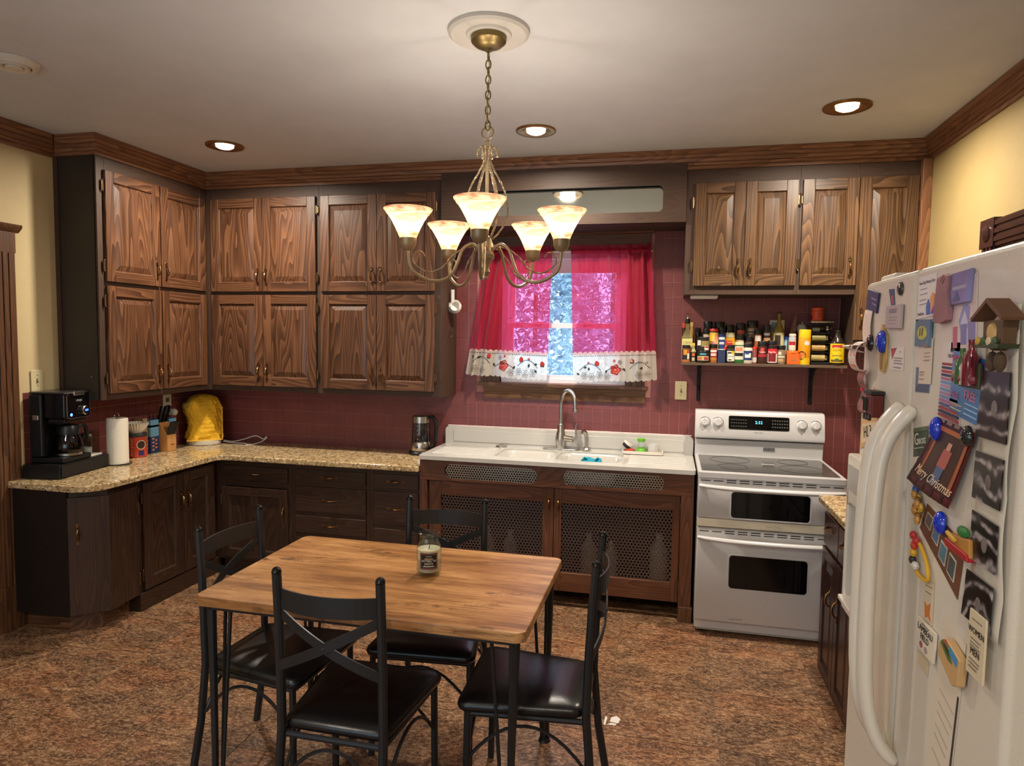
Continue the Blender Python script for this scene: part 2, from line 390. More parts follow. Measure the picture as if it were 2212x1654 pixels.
# wall tiles: the 300 that show largest are single tiles, the rest one piece
TW, TH, TG, TT = .0625, .0938, .0022, .0022
cells = []
zc0 = .826-TH*.35
for i in range(80):
    for j in range(17):
        x0 = XL+i*TW; x1 = min(x0+TW, XR); z0 = zc0+j*TH; z1 = z0+TH
        if x1-x0 < .02: continue
        if x1 < -1.627 and z0 > 1.26: continue
        if x0 > -.1 and z0 > 1.94: continue
        if x0 > .82 and z0 > 1.64: continue
        if z0 > 2.34: continue
        if x1 > -1.44 and x0 < -.32 and z0 > 1.225-TH*.3: continue
        if -1.69 < x0 and x1 < 0 and z1 < 1.0: continue
        vis = (x0 > -1.7 and z0 > .95)
        d = ((x0-.1)**2+(z0-1.5)**2*.3)-(100 if vis else 0)+(60 if x0 > .9 else 0)
        cells.append((d, x0, x1, z0, z1))
cells.sort()
tmesh = {}
for k, (d, x0, x1, z0, z1) in enumerate(cells[:300]):
    key = round(x1-x0, 3)
    if key not in tmesh:
        hx, hz = (x1-x0-TG)/2, (TH-TG)/2
        t_ = MB(); t_.box(-hx, hx, -TT, 0, -hz, hz)
        for i in range(8):
            p = t_.v[i]
            if p[1] < -TT/2: t_.v[i] = (p[0]*.95, p[1], p[2]*.965)
        o = build(t_, 'tile', TILE); tmesh[key] = o.data; bpy.data.objects.remove(o)
    place(tmesh[key], 'tile', wb, Matrix.Translation(((x0+x1)/2, 0, (z0+z1)/2)))
mb = MB()
for d, x0, x1, z0, z1 in cells[300:]: mb.box(x0+TG/2, x1-TG/2, -TT, .0, z0+TG/2, z1-TG/2)
build(mb, 'tile', TILE, wb)['kind'] = 'stuff'
mb = MB()
wl = bpy.data.objects['wall_left']
for i in range(25):
    for j in range(6):
        y1 = -i*TW; z0 = zc0+j*TH
        if y1-TW < -1.53: continue
        z1 = min(z0+TH, 1.298)
        mb.box(XL, XL+TT, y1-TW+TG/2, y1-TG/2, z0+TG/2, z1-TG/2)
build(mb, 'tile', TILE, wl)['kind'] = 'stuff'

# ------------------------------------------------------------ crown and trims
def crown_prof(pr=.05, h=.11): return [(0,-h),(.26*pr,-h),(.26*pr,-h*.85),(.16*pr,-h*.83),(.34*pr,-h*.78),(.42*pr,-h*.68),(.32*pr,-h*.66),(.48*pr,-h*.62),(.58*pr,-h*.47),(.5*pr,-h*.45),(.66*pr,-h*.41),(.8*pr,-h*.27),(.72*pr,-h*.25),(.9*pr,-h*.2),(pr,-h*.15),(pr,0),(0,0)]
tn = [0]
def trim(mb, m, bevel=0):
    tn[0] += 1; return struct(build(mb, 'trim_%d' % tn[0], m, bevel=bevel))
def crown_run(p0, p1, nrm, m, pr=.05, h=.11, m0=0, m1=0):
    """p0->p1 along a wall face, nrm points into the room; m0/m1: +1 outside mitre, -1 inside mitre, 0 square"""
    p0, p1, n_ = Vector(p0), Vector(p1), Vector(nrm); d = (p1-p0).normalized(); pf = crown_prof(pr, h); k = len(pf)
    vs_ = [p0+n_*a-d*(a*m0)+Vector((0,0,z)) for a, z in pf]+[p1+n_*a+d*(a*m1)+Vector((0,0,z)) for a, z in pf]
    mb = MB().add(vs_, [tuple(range(k)), tuple(range(2*k-1,k-1,-1))]+[(i, k+i, k+(i+1)%k, (i+1)%k) for i in range(k)])
    o = trim(mb, m); bm = bmesh.new(); bm.from_mesh(o.data); bmesh.ops.recalc_face_normals(bm, faces=bm.faces); bm.to_mesh(o.data); bm.free(); return o
ZT = ZC-.0005
FY, FX, EY = -.325, -3.376, -1.2576   # face frame planes of the wall cabinets
crown_run((XL,YF,ZT), (XL,EY,ZT), (1,0,0), CROWN['y'], .06, .12, 0, -1)
crown_run((XL,EY,ZT), (FX,EY,ZT), (0,-1,0), CROWN['x'], .045, .11, -1, 1)
crown_run((FX,EY,ZT), (FX,FY,ZT), (1,0,0), CROWN['y'], .045, .11, 1, -1)
crown_run((FX,FY,ZT), (XR,FY,ZT), (0,-1,0), CROWN['x'], .045, .11, -1, -1)
crown_run((XR,FY,ZT), (XR,YF,ZT), (-1,0,0), CROWN['y'], .052, .11, -1, 0)

# ------------------------------------------------------------ window over the sink
VINYL = mat((228,232,238), .4, name='white_vinyl')
win = struct(build(plate(MB(), [(WX0,WZ0),(WX1,WZ0),(WX1,WZ1),(WX0,WZ1)], [[(WX0+.045,WZ0+.03),(WX1-.045,WZ0+.03),(WX1-.045,WZ1-.05),(WX0+.045,WZ1-.05)]], .03, .13), 'window_1', VINYL, bevel=.003))
for nm, z0, z1, y0, y1 in (('upper_sash', 1.715, 2.18, .085, .115), ('lower_sash', 1.36, 1.745, .045, .075)):
    a0, a1 = WX0+.045, WX1-.045; b = .036
    s_ = build(plate(MB(), [(a0,z0),(a1,z0),(a1,z1),(a0,z1)], [[(a0+b,z0+.03),(a1-b,z0+.03),(a1-b,z1-.035-(.06 if nm[0]=='u' else 0)),(a0+b,z1-.035-(.06 if nm[0]=='u' else 0))]], y0, y1), nm, VINYL, win, bevel=.002)
    build(MB().box(a0+b-.004, a1-b+.004, (y0+y1)/2-.002, (y0+y1)/2+.002, z0+.026, z1-.03), 'pane', GLASS, s_)
mb = MB()
for x in (-1.05, -.72): mb.box(x-.03, x+.03, .03, .05, 1.735, 1.755)
build(mb, 'sash_lock', VINYL, win, bevel=.004)
CAS = wood('window_casing_oak', (64,42,28), (98,66,44), (130,94,64), 'z', contrast=.8)
CASX = wood('window_casing_oak_x', (64,42,28), (98,66,44), (130,94,64), 'x', contrast=.8)
for a, b in ((-1.44, WX0), (WX1, -.325)):
    mb = MB().box(a, b, -.02, .03, 1.33, 2.235)
    for k in range(3): mb.box(a+.02+k*.034, a+.042+k*.034, -.026, -.02, 1.33, 2.235)
    trim(mb, CAS, .002)
mb = MB().box(-1.455, -.31, -.022, 0, 2.225, 2.325)
mb.prism([(-.022,2.325),(-.03,2.33),(-.045,2.35),(-.048,2.372),(0,2.372),(0,2.325)], -1.475, -.29, 'x')
trim(mb, CASX, .0015)
mb = MB().box(-1.46, -.305, -.05, .03, 1.312, 1.334)
mb.prism([(0,1.222),(-.018,1.222),(-.02,1.28),(-.034,1.302),(-.038,1.312),(0,1.312)], -1.42, -.32, 'x')
trim(mb, CASX, .002)

# ------------------------------------------------------------ outside the window
build(MB().box(-14, 12, .6, 30, -.5, -.45), 'ground', mat((200,208,214), .9, name='frosty_lawn'))
struct(bpy.data.objects['ground'])
random.seed(3)
def evergreen(loc, h, r, label):
    t = thing('evergreen_tree', label, 'tree', loc)
    mb = MB().cyl((0,0,0), (0,0,h*.9), r*.035, r*.01, 8); build(mb, 'trunk', mat((110,104,100), .9, name='bark'), t, world=False)
    NEED = mat((158,178,192), .8, name='frosted_needles', vary=.3); mb = MB()
    for k in range(9000):
        z = h*random.random()**.75; rr = r*(1-z/h)**.8*(.45+.55*random.random())+.05; a = random.random()*2*pi
        c = Vector((rr*cos(a), rr*sin(a), .15+z)); d = Vector((cos(a)+random.uniform(-.8,.8), sin(a)+random.uniform(-.8,.8), random.uniform(-.9,.9))).normalized(); sd = d.cross(Vector((0,0,1))).normalized()
        L = .09+.08*random.random(); wd = .025+.03*random.random(); tw = Vector((random.uniform(-1,1), random.uniform(-1,1), random.uniform(-1,1)))
        s2 = (sd+tw).normalized()*wd
        mb.add([c-s2, c+d*L*.5-s2*.3+Vector((0,0,.03)), c+d*L, c+s2], [(0,1,2,3)])
    build(mb, 'foliage', NEED, t, world=False)['kind'] = 'stuff'
    return t
evergreen((-2.1,5.2,-.45), 5.2, 1.55, 'tall frosted evergreen tree outside the kitchen window')
evergreen((-1.4,10.2,-.45), 7.0, 2.2, 'broad frosted evergreen tree standing further behind outside the window')
hs = thing('neighbour_house', 'white sided neighbouring house wall beside the evergreen tree outside', 'house', (-4.9,6.6,-.45))
build(MB().box(-7.5,-3.75,6.3,8.5,-.45,2.0), 'wall', mat((222,228,236), .7, name='white_siding'), hs)
mb = MB()
for k in range(15): mb.box(-7.51,-3.74,6.27,6.3,-.4+k*.16,-.4+k*.16+.15)
build(mb, 'siding', mat((226,231,238), .7, name='siding_boards'), hs)['kind'] = 'stuff'
build(MB().box(-4.4,-4.0,6.25,6.29,.2,.75), 'window', mat((90,130,170), .1, name='far_window_glass'), hs)

# ------------------------------------------------------------ unseen rear window, added for bluish fill light (behind the camera)
w2 = struct(build(plate(MB(), [(RW[0],RW[2]),(RW[1],RW[2]),(RW[1],RW[3]),(RW[0],RW[3])], [[(RW[0]+.06,RW[2]+.06),(-1.93,RW[2]+.06),(-1.93,RW[3]-.06),(RW[0]+.06,RW[3]-.06)],[(-1.87,RW[2]+.06),(RW[1]-.06,RW[2]+.06),(RW[1]-.06,RW[3]-.06),(-1.87,RW[3]-.06)]], YF-.09, YF-.02), 'added_rear_window', VINYL))
build(MB().box(RW[0]+.05,RW[1]-.05,YF-.06,YF-.056,RW[2]+.05,RW[3]-.05), 'pane', GLASS, w2)
for nm, lo, rot, sx, sy in (('window_portal', ((WX0+WX1)/2,.12,(WZ0+WZ1)/2), (-pi/2,0,0), WX1-WX0, WZ1-WZ0), ('window_portal', ((RW[0]+RW[1])/2,YF-.1,(RW[2]+RW[3])/2), (pi/2,0,0), RW[1]-RW[0], RW[3]-RW[2])):
    ld = bpy.data.lights.new(nm, 'AREA'); ld.shape = 'RECTANGLE'; ld.size = sx; ld.size_y = sy; ld.cycles.is_portal = True
    o = bpy.data.objects.new(nm, ld); COL.objects.link(o); o.location = lo; o.rotation_euler = rot

# ------------------------------------------------------------ doors at both sides
CASL = wood('door_casing_oak', (58,38,24), (92,60,38), (122,84,54), 'z', contrast=.8)
d1 = struct(build(MB().box(XL, XL+.015, -2.5, -1.66, 0, 2.05), 'door_1', CASL))
for z0, z1 in ((.15,.95),(1.08,1.95)):
    for y0, y1 in ((-2.42,-2.12),(-2.04,-1.74)): build(MB().box(XL+.015, XL+.024, y0, y1, z0, z1), 'panel', CASL, d1, bevel=.006)
mb = MB()
for a, b in ((-1.66,-1.535),(-2.625,-2.5)):
    mb.box(XL, XL+.022, a, b, .25, 2.06)
    for k in range(3): mb.box(XL+.022, XL+.028, a+.018+k*.034, a+.04+k*.034, .25, 2.06)
    mb.box(XL, XL+.03, a-.006, b+.006, 0, .25)
build(mb, 'casing', CASL, d1, bevel=.002)
mb = MB().box(XL, XL+.024, -2.635, -1.53, 2.06, 2.17); mb.prism([(XL,2.17),(XL+.024,2.17),(XL+.05,2.195),(XL+.052,2.212),(XL,2.212)], -2.65, -1.51, 'y')
build(mb, 'casing_head', CASL, d1, bevel=.002)
d2 = struct(build(MB().box(XR-.015, XR, -2.1, -1.21, 0, 2.06), 'door_2', CHERRY['z']))
mb = MB()
for a, b in ((-1.21,-1.09),(-2.22,-2.1)):
    mb.box(XR-.025, XR, a, b, 0, 2.06); mb.box(XR-.034, XR, a-.005, b+.005, 2.06, 2.185)
    for k in range(3): mb.box(XR-.031, XR-.025, a+.016+k*.034, a+.036+k*.034, 0, 2.06)
mb.box(XR-.025, XR, -2.1, -1.21, 2.06, 2.175)
for k in range(3): mb.box(XR-.031, XR-.025, -2.1, -1.21, 2.08+k*.034, 2.1+k*.034)
build(mb, 'casing', CHERRY['y'], d2, bevel=.002)
build(MB().lathe([(.001,0),(.018,0),(.026,.004),(.034,.006),(.036,.012)], (XR-.046,-1.15,2.122), 20, Matrix.Rotation(pi/2,3,'Y')), 'rosette', CHERRY['z'], d2, smooth=True)
struct(build(MB().box(XR-.016, XR, -6.1, -2.23, 0, .16), 'baseboard_right', CHERRY['y'], bevel=.004))
struct(build(MB().box(XL, XL+.016, -6.1, -2.64, 0, .2), 'baseboard_left', CASL, bevel=.004))

# ------------------------------------------------------------ ceiling fittings
LAMPBRONZE = mat((150,112,66), .3, 1, name='bronze_trim_ring')
def can_light(x, y, label, on=True):
    t = thing('recessed_light', label, 'ceiling light', (x, y, ZC), group='recessed ceiling lights')
    build(MB().shell([(.108,-.001),(.107,-.009),(.1,-.012),(.078,-.008),(.052,-.0015),(.05,-.001)], (0,0,0), 32), 'trim_ring', LAMPBRONZE, t, world=False, smooth=True)
    build(MB().lathe([(.05,-.001),(.05,-.010),(.036,-.018),(.001,-.021)], (0,0,0), 28), 'bulb', mat((255,250,235), .4, name='lit_bulb', emit=(255,238,205), estr=9.0), t, world=False, smooth=True)
    ld = bpy.data.lights.new('lamp', 'AREA'); ld.shape = 'DISK'; ld.size = .095; ld.energy = CAN_W; ld.color = WARM2; ld.spread = radians(168)
    o = bpy.data.objects.new('lamp', ld); COL.objects.link(o); o.parent = t; o.location = (0,0,-.028)
    return t
can_light(-2.775, -.93, 'leftmost lit recessed ceiling light near the left wall cabinets')
can_light(-.905, -.88, 'lit recessed ceiling light in front of the sink window')
can_light(.612, -.977, 'rightmost lit recessed ceiling light above the white stove')
can_light(-2.3, -4.7, 'added unseen recessed fill light behind the viewer on the left')  # out of view, added to raise the ambient fill
can_light(-.2, -5.2, 'added unseen recessed fill light behind the viewer on the right')  # second unseen lamp added as fill behind the camera
v = thing('air_vent', 'round white ceiling air vent at the left edge', 'vent', (-2.85,-2.19,ZC))
VW = mat((206,196,180), .45, name='vent_white')
build(MB().shell([(.092,-.001),(.09,-.012),(.075,-.026),(.062,-.022),(.06,0)], n=36), 'outer_ring', VW, v, world=False, smooth=True)
build(MB().shell([(.058,-.018),(.057,-.028),(.05,-.03),(.035,-.024),(.034,-.01)], n=36), 'inner_ring', VW, v, world=False, smooth=True)
build(MB().lathe([(.032,-.012),(.032,-.028),(.028,-.032),(.001,-.033)], n=32), 'centre_disc', VW, v, world=False, smooth=True)
# ------------------------------------------------------------ cabinet kit
class Pl:
    def __init__(s, o, U, N): s.o, s.U, s.N = Vector(o), Vector(U).normalized(), Vector(N).normalized(); s.ax = 'x' if abs(s.U.x) > .7 else 'y'
    def __call__(s, p): return s.o+s.U*p[0]+s.N*p[1]+Vector((0,0,1))*p[2]
    def mat(s, u, v, n, turn=0):   # x->U, y->Z, z->N
        m = Matrix((s.U, Vector((0,0,1)), s.N)).transposed().to_4x4()
        m.translation = s((u, n, v)); return m @ Matrix.Rotation(turn, 4, 'Z')
def make_handle():
    mb = MB()
    pts = [(0,-.034,.004),(0,-.03,.012),(0,-.02,.02),(0,0,.024),(0,.02,.02),(0,.03,.012),(0,.034,.004)]
    mb.tube(pts, [.0035,.004,.0055,.0075,.0055,.004,.0035], 8)
    for sg in (-1, 1):
        mb.prism([(0,sg*.03),(.007,sg*.037),(.004,sg*.043),(.009,sg*.049),(0,sg*.062),(-.009,sg*.049),(-.004,sg*.043),(-.007,sg*.037)][::sg], 0, .0045, 'z')
        mb.ball((0,sg*.04,.005), .005, 8)
    o = build(mb, 'handle', BRASS, smooth=True, fix=True); me = o.data; bpy.data.objects.remove(o); return me
def make_hinge():
    mb = MB().box(-.009, -.002, -.026, .026, 0, .004); mb.box(.002, .009, -.02, .02, 0, .003)
    mb.cyl((0,-.03,.004), (0,.03,.004), .0035, n=8); mb.ball((0,.032,.004), .0045, 8); mb.ball((0,-.032,.004), .0045, 8)
    o = build(mb, 'hinge', HINGE, fix=True); me = o.data; bpy.data.objects.remove(o); return me
HM, GM = make_handle(), make_hinge()

def door(t, P, u0, u1, v0, v1, W, handle=None, hinge=None, th=.02, st=.062, raised=True, n0=0, hturn=0, split=False, hz=None):
    """framed door; handle=(u,v) ; hinge = u of the hinge side"""
    mb = MB(); mb.box(u0, u0+st, n0, n0+th, v0, v1); mb.box(u1-st, u1, n0, n0+th, v0, v1)
    if split: um = (u0+u1)/2; mb.box(um-st*.45, um+st*.45, n0, n0+th, v0+st, v1-st)
    mb.mi = 1; mb.box(u0+st, u1-st, n0, n0+th, v0, v0+st); mb.box(u0+st, u1-st, n0, n0+th, v1-st, v1)
    d = build(mb.map(P), 'door', [W['z'], W[P.ax]], t, fix=True, bevel=.0022, seg=1)
    cols = [(u0+st, u1-st)] if not split else [(u0+st, um-st*.45), (um+st*.45, u1-st)]
    for a0, a1 in cols:
        b0, b1 = v0+st, v1-st; mb = MB()
        g, sl = .006, (.034 if raised else .02); top = th-.002 if raised else th*.35
        def ring(i, n): return [(a0+i, n, b0+i), (a1-i, n, b0+i), (a1-i, n, b1-i), (a0+i, n, b1-i)]
        rs = [ring(0, n0+th-.004), ring(g*.6, n0+th-.011), ring(g, n0+th-.013), ring(g+sl, n0+top), ring(g+sl+.003, n0+top)]
        vs_ = [p for r in rs for p in r]; fs = []
        for j in range(len(rs)-1):
            for k in range(4): fs.append((j*4+k, j*4+(k+1)%4, j*4+4+(k+1)%4, j*4+4+k))
        fs.append(tuple((len(rs)-1)*4+k for k in range(4)))
        mb.add(vs_, fs); o = build(mb.map(P), 'panel', W['z'], d, fix=False)
        bm = bmesh.new(); bm.from_mesh(o.data); bmesh.ops.recalc_face_normals(bm, faces=bm.faces)
        c = bm.faces[-1] if False else max(bm.faces, key=lambda f: f.calc_area())
        if c.normal.dot(P.N) < 0: bmesh.ops.reverse_faces(bm, faces=bm.faces)
        bm.to_mesh(o.data); bm.free()
    if handle: place(HM, 'handle', d, P.mat(handle[0], handle[1], n0+th, hturn))
    if hinge is not None:
        for v in (hz or (v0+.09, v1-.09)): place(GM, 'hinge', d, P.mat(hinge, v, n0+th*.4))
    return d
def drawer(t, P, u0, u1, v0, v1, W, th=.016, handle=True, n0=0):
    d = build(MB().box(u0, u1, n0, n0+th, v0, v1).map(P), 'drawer', W[P.ax], t, fix=True, bevel=.005, seg=2)
    if handle: place(HM, 'handle', d, P.mat((u0+u1)/2, (v0+v1)/2, n0+th, pi/2))
    return d
def frame_part(t, P, boxes, W, th=.018, name='face_frame'):
    mb = MB()
    for u0, u1, v0, v1 in boxes:
        hz_ = (v1-v0) <= (u1-u0); mb.mi = 1 if hz_ else 0; mb.box(u0, u1, -th, -.0005 if hz_ else 0, v0, v1)
    return build(mb.map(P), name, [W['z'], W[P.ax]], t, fix=True, bevel=.0012, seg=1)

PB = Pl((0,FY,0), (1,0,0), (0,-1,0)); PLW = Pl((FX,0,0), (0,1,0), (1,0,0))
ZB, ZTOP = 1.2434, ZC-.1
# left run of wall cabinets
t = thing('wall_cabinet', 'four-door oak wall cabinet with black end panel on the left wall', 'cabinet', (XL,EY,ZB))
build(MB().box(XL, FX-.018, EY+.012, -.02, ZB+.012, ZC), 'carcass', DARK['z'], t)
build(MB().box(XL, FX-.012, EY, EY+.012, ZB, ZC), 'end_panel', BLACKP, t)
build(MB().box(XL, XL+.03, EY-.008, EY, ZB+.05, ZC-.1), 'scribe_strip', DARK['z'], t)
build(MB().lathe([(.001,0),(.005,.0),(.005,.004),(.001,.006)], (XL+.23,EY-.006,1.38), 10, Matrix.Rotation(pi/2,3,'X')), 'screw', CHROME, t)
frame_part(t, PLW, [(EY,-1.2,ZB,ZC),(-.385,FY,ZB,ZC),(-1.2,-.385,ZB,1.29),(-1.2,-.385,1.9,1.945),(-1.2,-.385,2.56,ZC)], DARK)
for v0, v1 in ((1.28,1.911),(1.935,2.572)):
    door(t, PLW, -1.212, -.787, v0, v1, OAK, (-.82,v0+.1), -1.222)
    door(t, PLW, -.776, -.352, v0, v1, OAK, (-.742,v0+.1), None)
# back run
for nm, a0, a1, d0, d1, lab in (('wall_cabinet', -3.376, -2.499, -3.326, -2.518, 'four-door oak wall cabinet filling the left corner of the back wall'),
                                ('wall_cabinet', -2.499, -1.6257, -2.4795, -1.6684, 'four-door oak wall cabinet between the corner and the window')):
    t = thing(nm, lab, 'cabinet', (a0,0,ZB))
    build(MB().box(a0+.001, a1, FY+.018, -.006, ZB, ZC), 'carcass', DARK['z'], t)
    frame_part(t, PB, [(a0,d0+.012,ZB,ZC),(d1-.012,a1,ZB,ZC),(d0,d1,ZB,1.29),(d0,d1,1.9,1.945),(d0,d1,2.56,ZC)], DARK)
    um = (d0+d1)/2
    for v0, v1 in ((1.28,1.911),(1.935,2.57)):
        door(t, PB, d0, um-.002, v0, v1, OAK, (um-.032,v0+.1), None)
        door(t, PB, um+.002, d1, v0, v1, OAK, (um+.032,v0+.1), d1+.01)
# right wall cabinets
ZRB = 1.913
for a0, a1, ds, zb, lab in ((-.1, .53, ((-.05,.2325,-.06,.2),(.2345,.518,.528,.268)), ZRB, 'two-door oak wall cabinet above the left end of the spice shelf'),
                        (.53, .838, ((.5424,.836,.532,.802),), ZRB, 'narrow one-door oak wall cabinet above the spice rack'),
                        (.838, XR-.004, ((.84,1.1375,1.148,.872),), 1.615, 'long single-door oak wall cabinet reaching lower at the right wall')):
    t = thing('wall_cabinet', lab, 'cabinet', (a0,0,zb))
    build(MB().box(a0+(.0005 if a0 > 0 else 0), a1-.0005, FY+.018, -.006, zb, ZC), 'carcass', DARK['z'], t)
    e0, e1 = ds[0][0], ds[-1][1]
    frame_part(t, PB, [(a0,e0+.012,zb,ZC),(e1-.012,a1,zb,ZC),(e0,e1,zb,zb+.06),(e0,e1,2.55,ZC)], DARK)
    for (u0, u1, hg, hu) in ds:
        v0 = 1.9626 if zb == ZRB else 1.655
        door(t, PB, u0, u1, v0, 2.563, OAKR, (hu, v0+(.1 if zb == ZRB else .12)), hg, hz=(v0+.12, 2.45))
        if zb != ZRB: place(HM, 'handle', t.children[-1], PB.mat(hu-.003, 1.77, .02)) if False else None
t = bpy.data.objects['wall_cabinet']
trim(MB().box(1.142, XR, FY-.045, FY-.0005, 1.62, 2.645), CROWN['z'], .003)
o = build(MB().box(-.06,.1,-.3,-.2,ZRB-.02,ZRB), 'under_cabinet_light', WHITE_PL, org=(.02,-.25,ZRB-.02), bevel=.008); tag(o, 'slim white light bar stuck beneath the right wall cabinet', 'light')
# valance with mirror over the window
t = thing('valance', 'dark wooden valance board with long rounded mirror above the window', 'valance', (-.86,FY,2.34))
build(plate(MB(), [(-1.6252,2.34),(-.1006,2.34),(-.1006,ZC),(-1.6252,ZC)], [rrect(-1.47,-.237,2.403,2.56,.028)], FY-.02, FY), 'board', DARK['x'], t, bevel=.0015, seg=1)
mm, tt_, bb = nt('mirror_glass'); bb.inputs['Base Color'].default_value = (.62,.68,.6,1); bb.inputs['Metallic'].default_value = 1; bb.inputs['Roughness'].default_value = .03
mb = MB().box(-1.5, -.21, -.003, .003, -.095, .095); R5 = Matrix.Rotation(radians(-4.6), 3, 'X'); mb.map(lambda p: R5 @ p + Vector((0, FY+.012, 2.481)))
build(mb, 'mirror', mm, t)
build(MB().box(-1.6252, -.1006, FY+.02, -.003, 2.34, 2.36), 'soffit_board', DARK['x'], t)
build(MB().box(-.3,-.113,-.01,-.0005,2.355,2.368), 'bare_strip', mat((196,186,166), .7), t)

# ------------------------------------------------------------ base cabinets
BZ, BF = .79, -.522          # underside of worktop; face frame plane y
BX = -3.177                  # face plane of left run
PBB = Pl((0,BF,0), (1,0,0), (0,-1,0)); PBL = Pl((BX,0,0), (0,1,0), (1,0,0))
t = thing('base_cabinet', 'dark two-door base cabinet under the left worktop', 'cabinet', (BX,-.9,0))
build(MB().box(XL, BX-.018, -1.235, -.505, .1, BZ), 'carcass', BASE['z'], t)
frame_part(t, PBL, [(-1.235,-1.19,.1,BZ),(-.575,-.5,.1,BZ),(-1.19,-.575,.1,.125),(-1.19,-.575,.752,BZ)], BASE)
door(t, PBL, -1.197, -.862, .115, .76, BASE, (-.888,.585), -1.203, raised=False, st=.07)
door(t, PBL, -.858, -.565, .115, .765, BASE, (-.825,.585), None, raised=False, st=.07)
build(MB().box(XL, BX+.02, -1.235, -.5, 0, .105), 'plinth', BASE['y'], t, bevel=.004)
# angled end cabinet with bent door
pA, pB, pC = (-3.2814,-1.598), (-3.1323,-1.4714), (-3.157,-1.2431)
t = thing('corner_base_cabinet', 'dark angled end base cabinet with one handle by the door casing', 'cabinet', (-3.4,-1.4,0))
build(MB().prism([(XL,-1.59),(-3.30,-1.59),(-3.152,-1.462),(-3.177,-1.236),(XL,-1.236)], .105, BZ, 'z'), 'carcass', BASE['z'], t)
build(MB().prism([(XL,-1.602),(-3.2834,-1.602),(-3.2834,-1.59),(XL,-1.59)], .1, BZ, 'z'), 'end_panel', mat((24,16,12), .5, name='dark_end_panel', bump=.1), t)
build(MB().prism([(XL+.05,-1.555),(-3.33,-1.555),(-3.21,-1.45),(-3.235,-1.236),(XL+.05,-1.236)], 0, .105, 'z'), 'plinth', OAK['x'], t, bevel=.002)
dd = build(MB().prism([pA, pB, pC, (-3.177,-1.2445), (-3.1515,-1.464), (-3.2965,-1.588)], .106, .752, 'z'), 'door', BASE['z'], t, fix=True, bevel=.003)
U_ = Vector((pB[0]-pA[0], pB[1]-pA[1], 0)).normalized(); PA = Pl((pA[0],pA[1],0), U_, (U_.y,-U_.x,0))
place(HM, 'handle', dd, PA.mat(.045, .553, 0))
for v in (.62,.2): place(GM, 'hinge', dd, PBL.mat(-1.24, v, .018))
# back run: door with drawer
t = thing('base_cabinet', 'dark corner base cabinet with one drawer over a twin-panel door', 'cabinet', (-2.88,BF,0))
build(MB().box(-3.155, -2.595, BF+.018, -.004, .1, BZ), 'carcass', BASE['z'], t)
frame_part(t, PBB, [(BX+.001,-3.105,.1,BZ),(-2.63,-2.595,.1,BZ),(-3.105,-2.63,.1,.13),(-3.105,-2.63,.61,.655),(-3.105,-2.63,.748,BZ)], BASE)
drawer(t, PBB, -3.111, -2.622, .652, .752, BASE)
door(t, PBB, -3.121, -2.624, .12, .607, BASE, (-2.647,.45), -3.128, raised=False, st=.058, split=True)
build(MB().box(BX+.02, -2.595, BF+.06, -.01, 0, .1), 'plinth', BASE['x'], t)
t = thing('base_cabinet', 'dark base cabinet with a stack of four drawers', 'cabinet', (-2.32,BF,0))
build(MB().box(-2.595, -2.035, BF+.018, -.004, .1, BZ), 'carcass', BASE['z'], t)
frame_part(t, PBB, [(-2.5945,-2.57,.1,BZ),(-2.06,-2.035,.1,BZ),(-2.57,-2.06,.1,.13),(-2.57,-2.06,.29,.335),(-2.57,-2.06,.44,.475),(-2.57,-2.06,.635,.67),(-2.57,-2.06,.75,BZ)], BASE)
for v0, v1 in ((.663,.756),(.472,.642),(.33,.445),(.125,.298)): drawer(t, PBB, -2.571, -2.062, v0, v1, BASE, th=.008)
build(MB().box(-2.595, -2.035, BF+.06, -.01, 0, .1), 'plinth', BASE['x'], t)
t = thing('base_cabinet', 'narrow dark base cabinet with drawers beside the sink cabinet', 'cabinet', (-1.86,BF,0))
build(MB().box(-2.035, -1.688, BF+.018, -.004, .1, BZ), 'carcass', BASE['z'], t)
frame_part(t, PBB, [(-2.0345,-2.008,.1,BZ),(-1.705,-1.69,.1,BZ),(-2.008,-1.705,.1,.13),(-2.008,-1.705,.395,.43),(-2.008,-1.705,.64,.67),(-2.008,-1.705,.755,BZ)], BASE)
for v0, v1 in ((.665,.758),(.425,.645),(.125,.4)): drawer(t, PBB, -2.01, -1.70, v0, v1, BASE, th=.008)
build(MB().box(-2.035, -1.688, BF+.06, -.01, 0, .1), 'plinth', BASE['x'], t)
# worktop: one continuous L
ZW = .827
def arc(cx, cy, r, a0, a1, n=8): return [(cx+r*cos(radians(a0+(a1-a0)*k/n)), cy+r*sin(radians(a0+(a1-a0)*k/n))) for k in range(n+1)]
poly = [(XL,0),(XL,-1.625),(-3.30,-1.625)]+arc(-3.26,-1.47,.155,-90,-20,6)+[(-3.108,-1.35),(-3.108,-.61)]+arc(-3.073,-.608,.035,180,90,4)+[(-1.689,-.573),(-1.689,0)]
o = build(MB().prism(poly, BZ, ZW, 'z'), 'worktop', GRANITE, org=(-3.108,-.573,BZ), bevel=.008, seg=3); tag(o, 'speckled beige granite-look L-shaped worktop on the dark base cabinets', 'worktop')

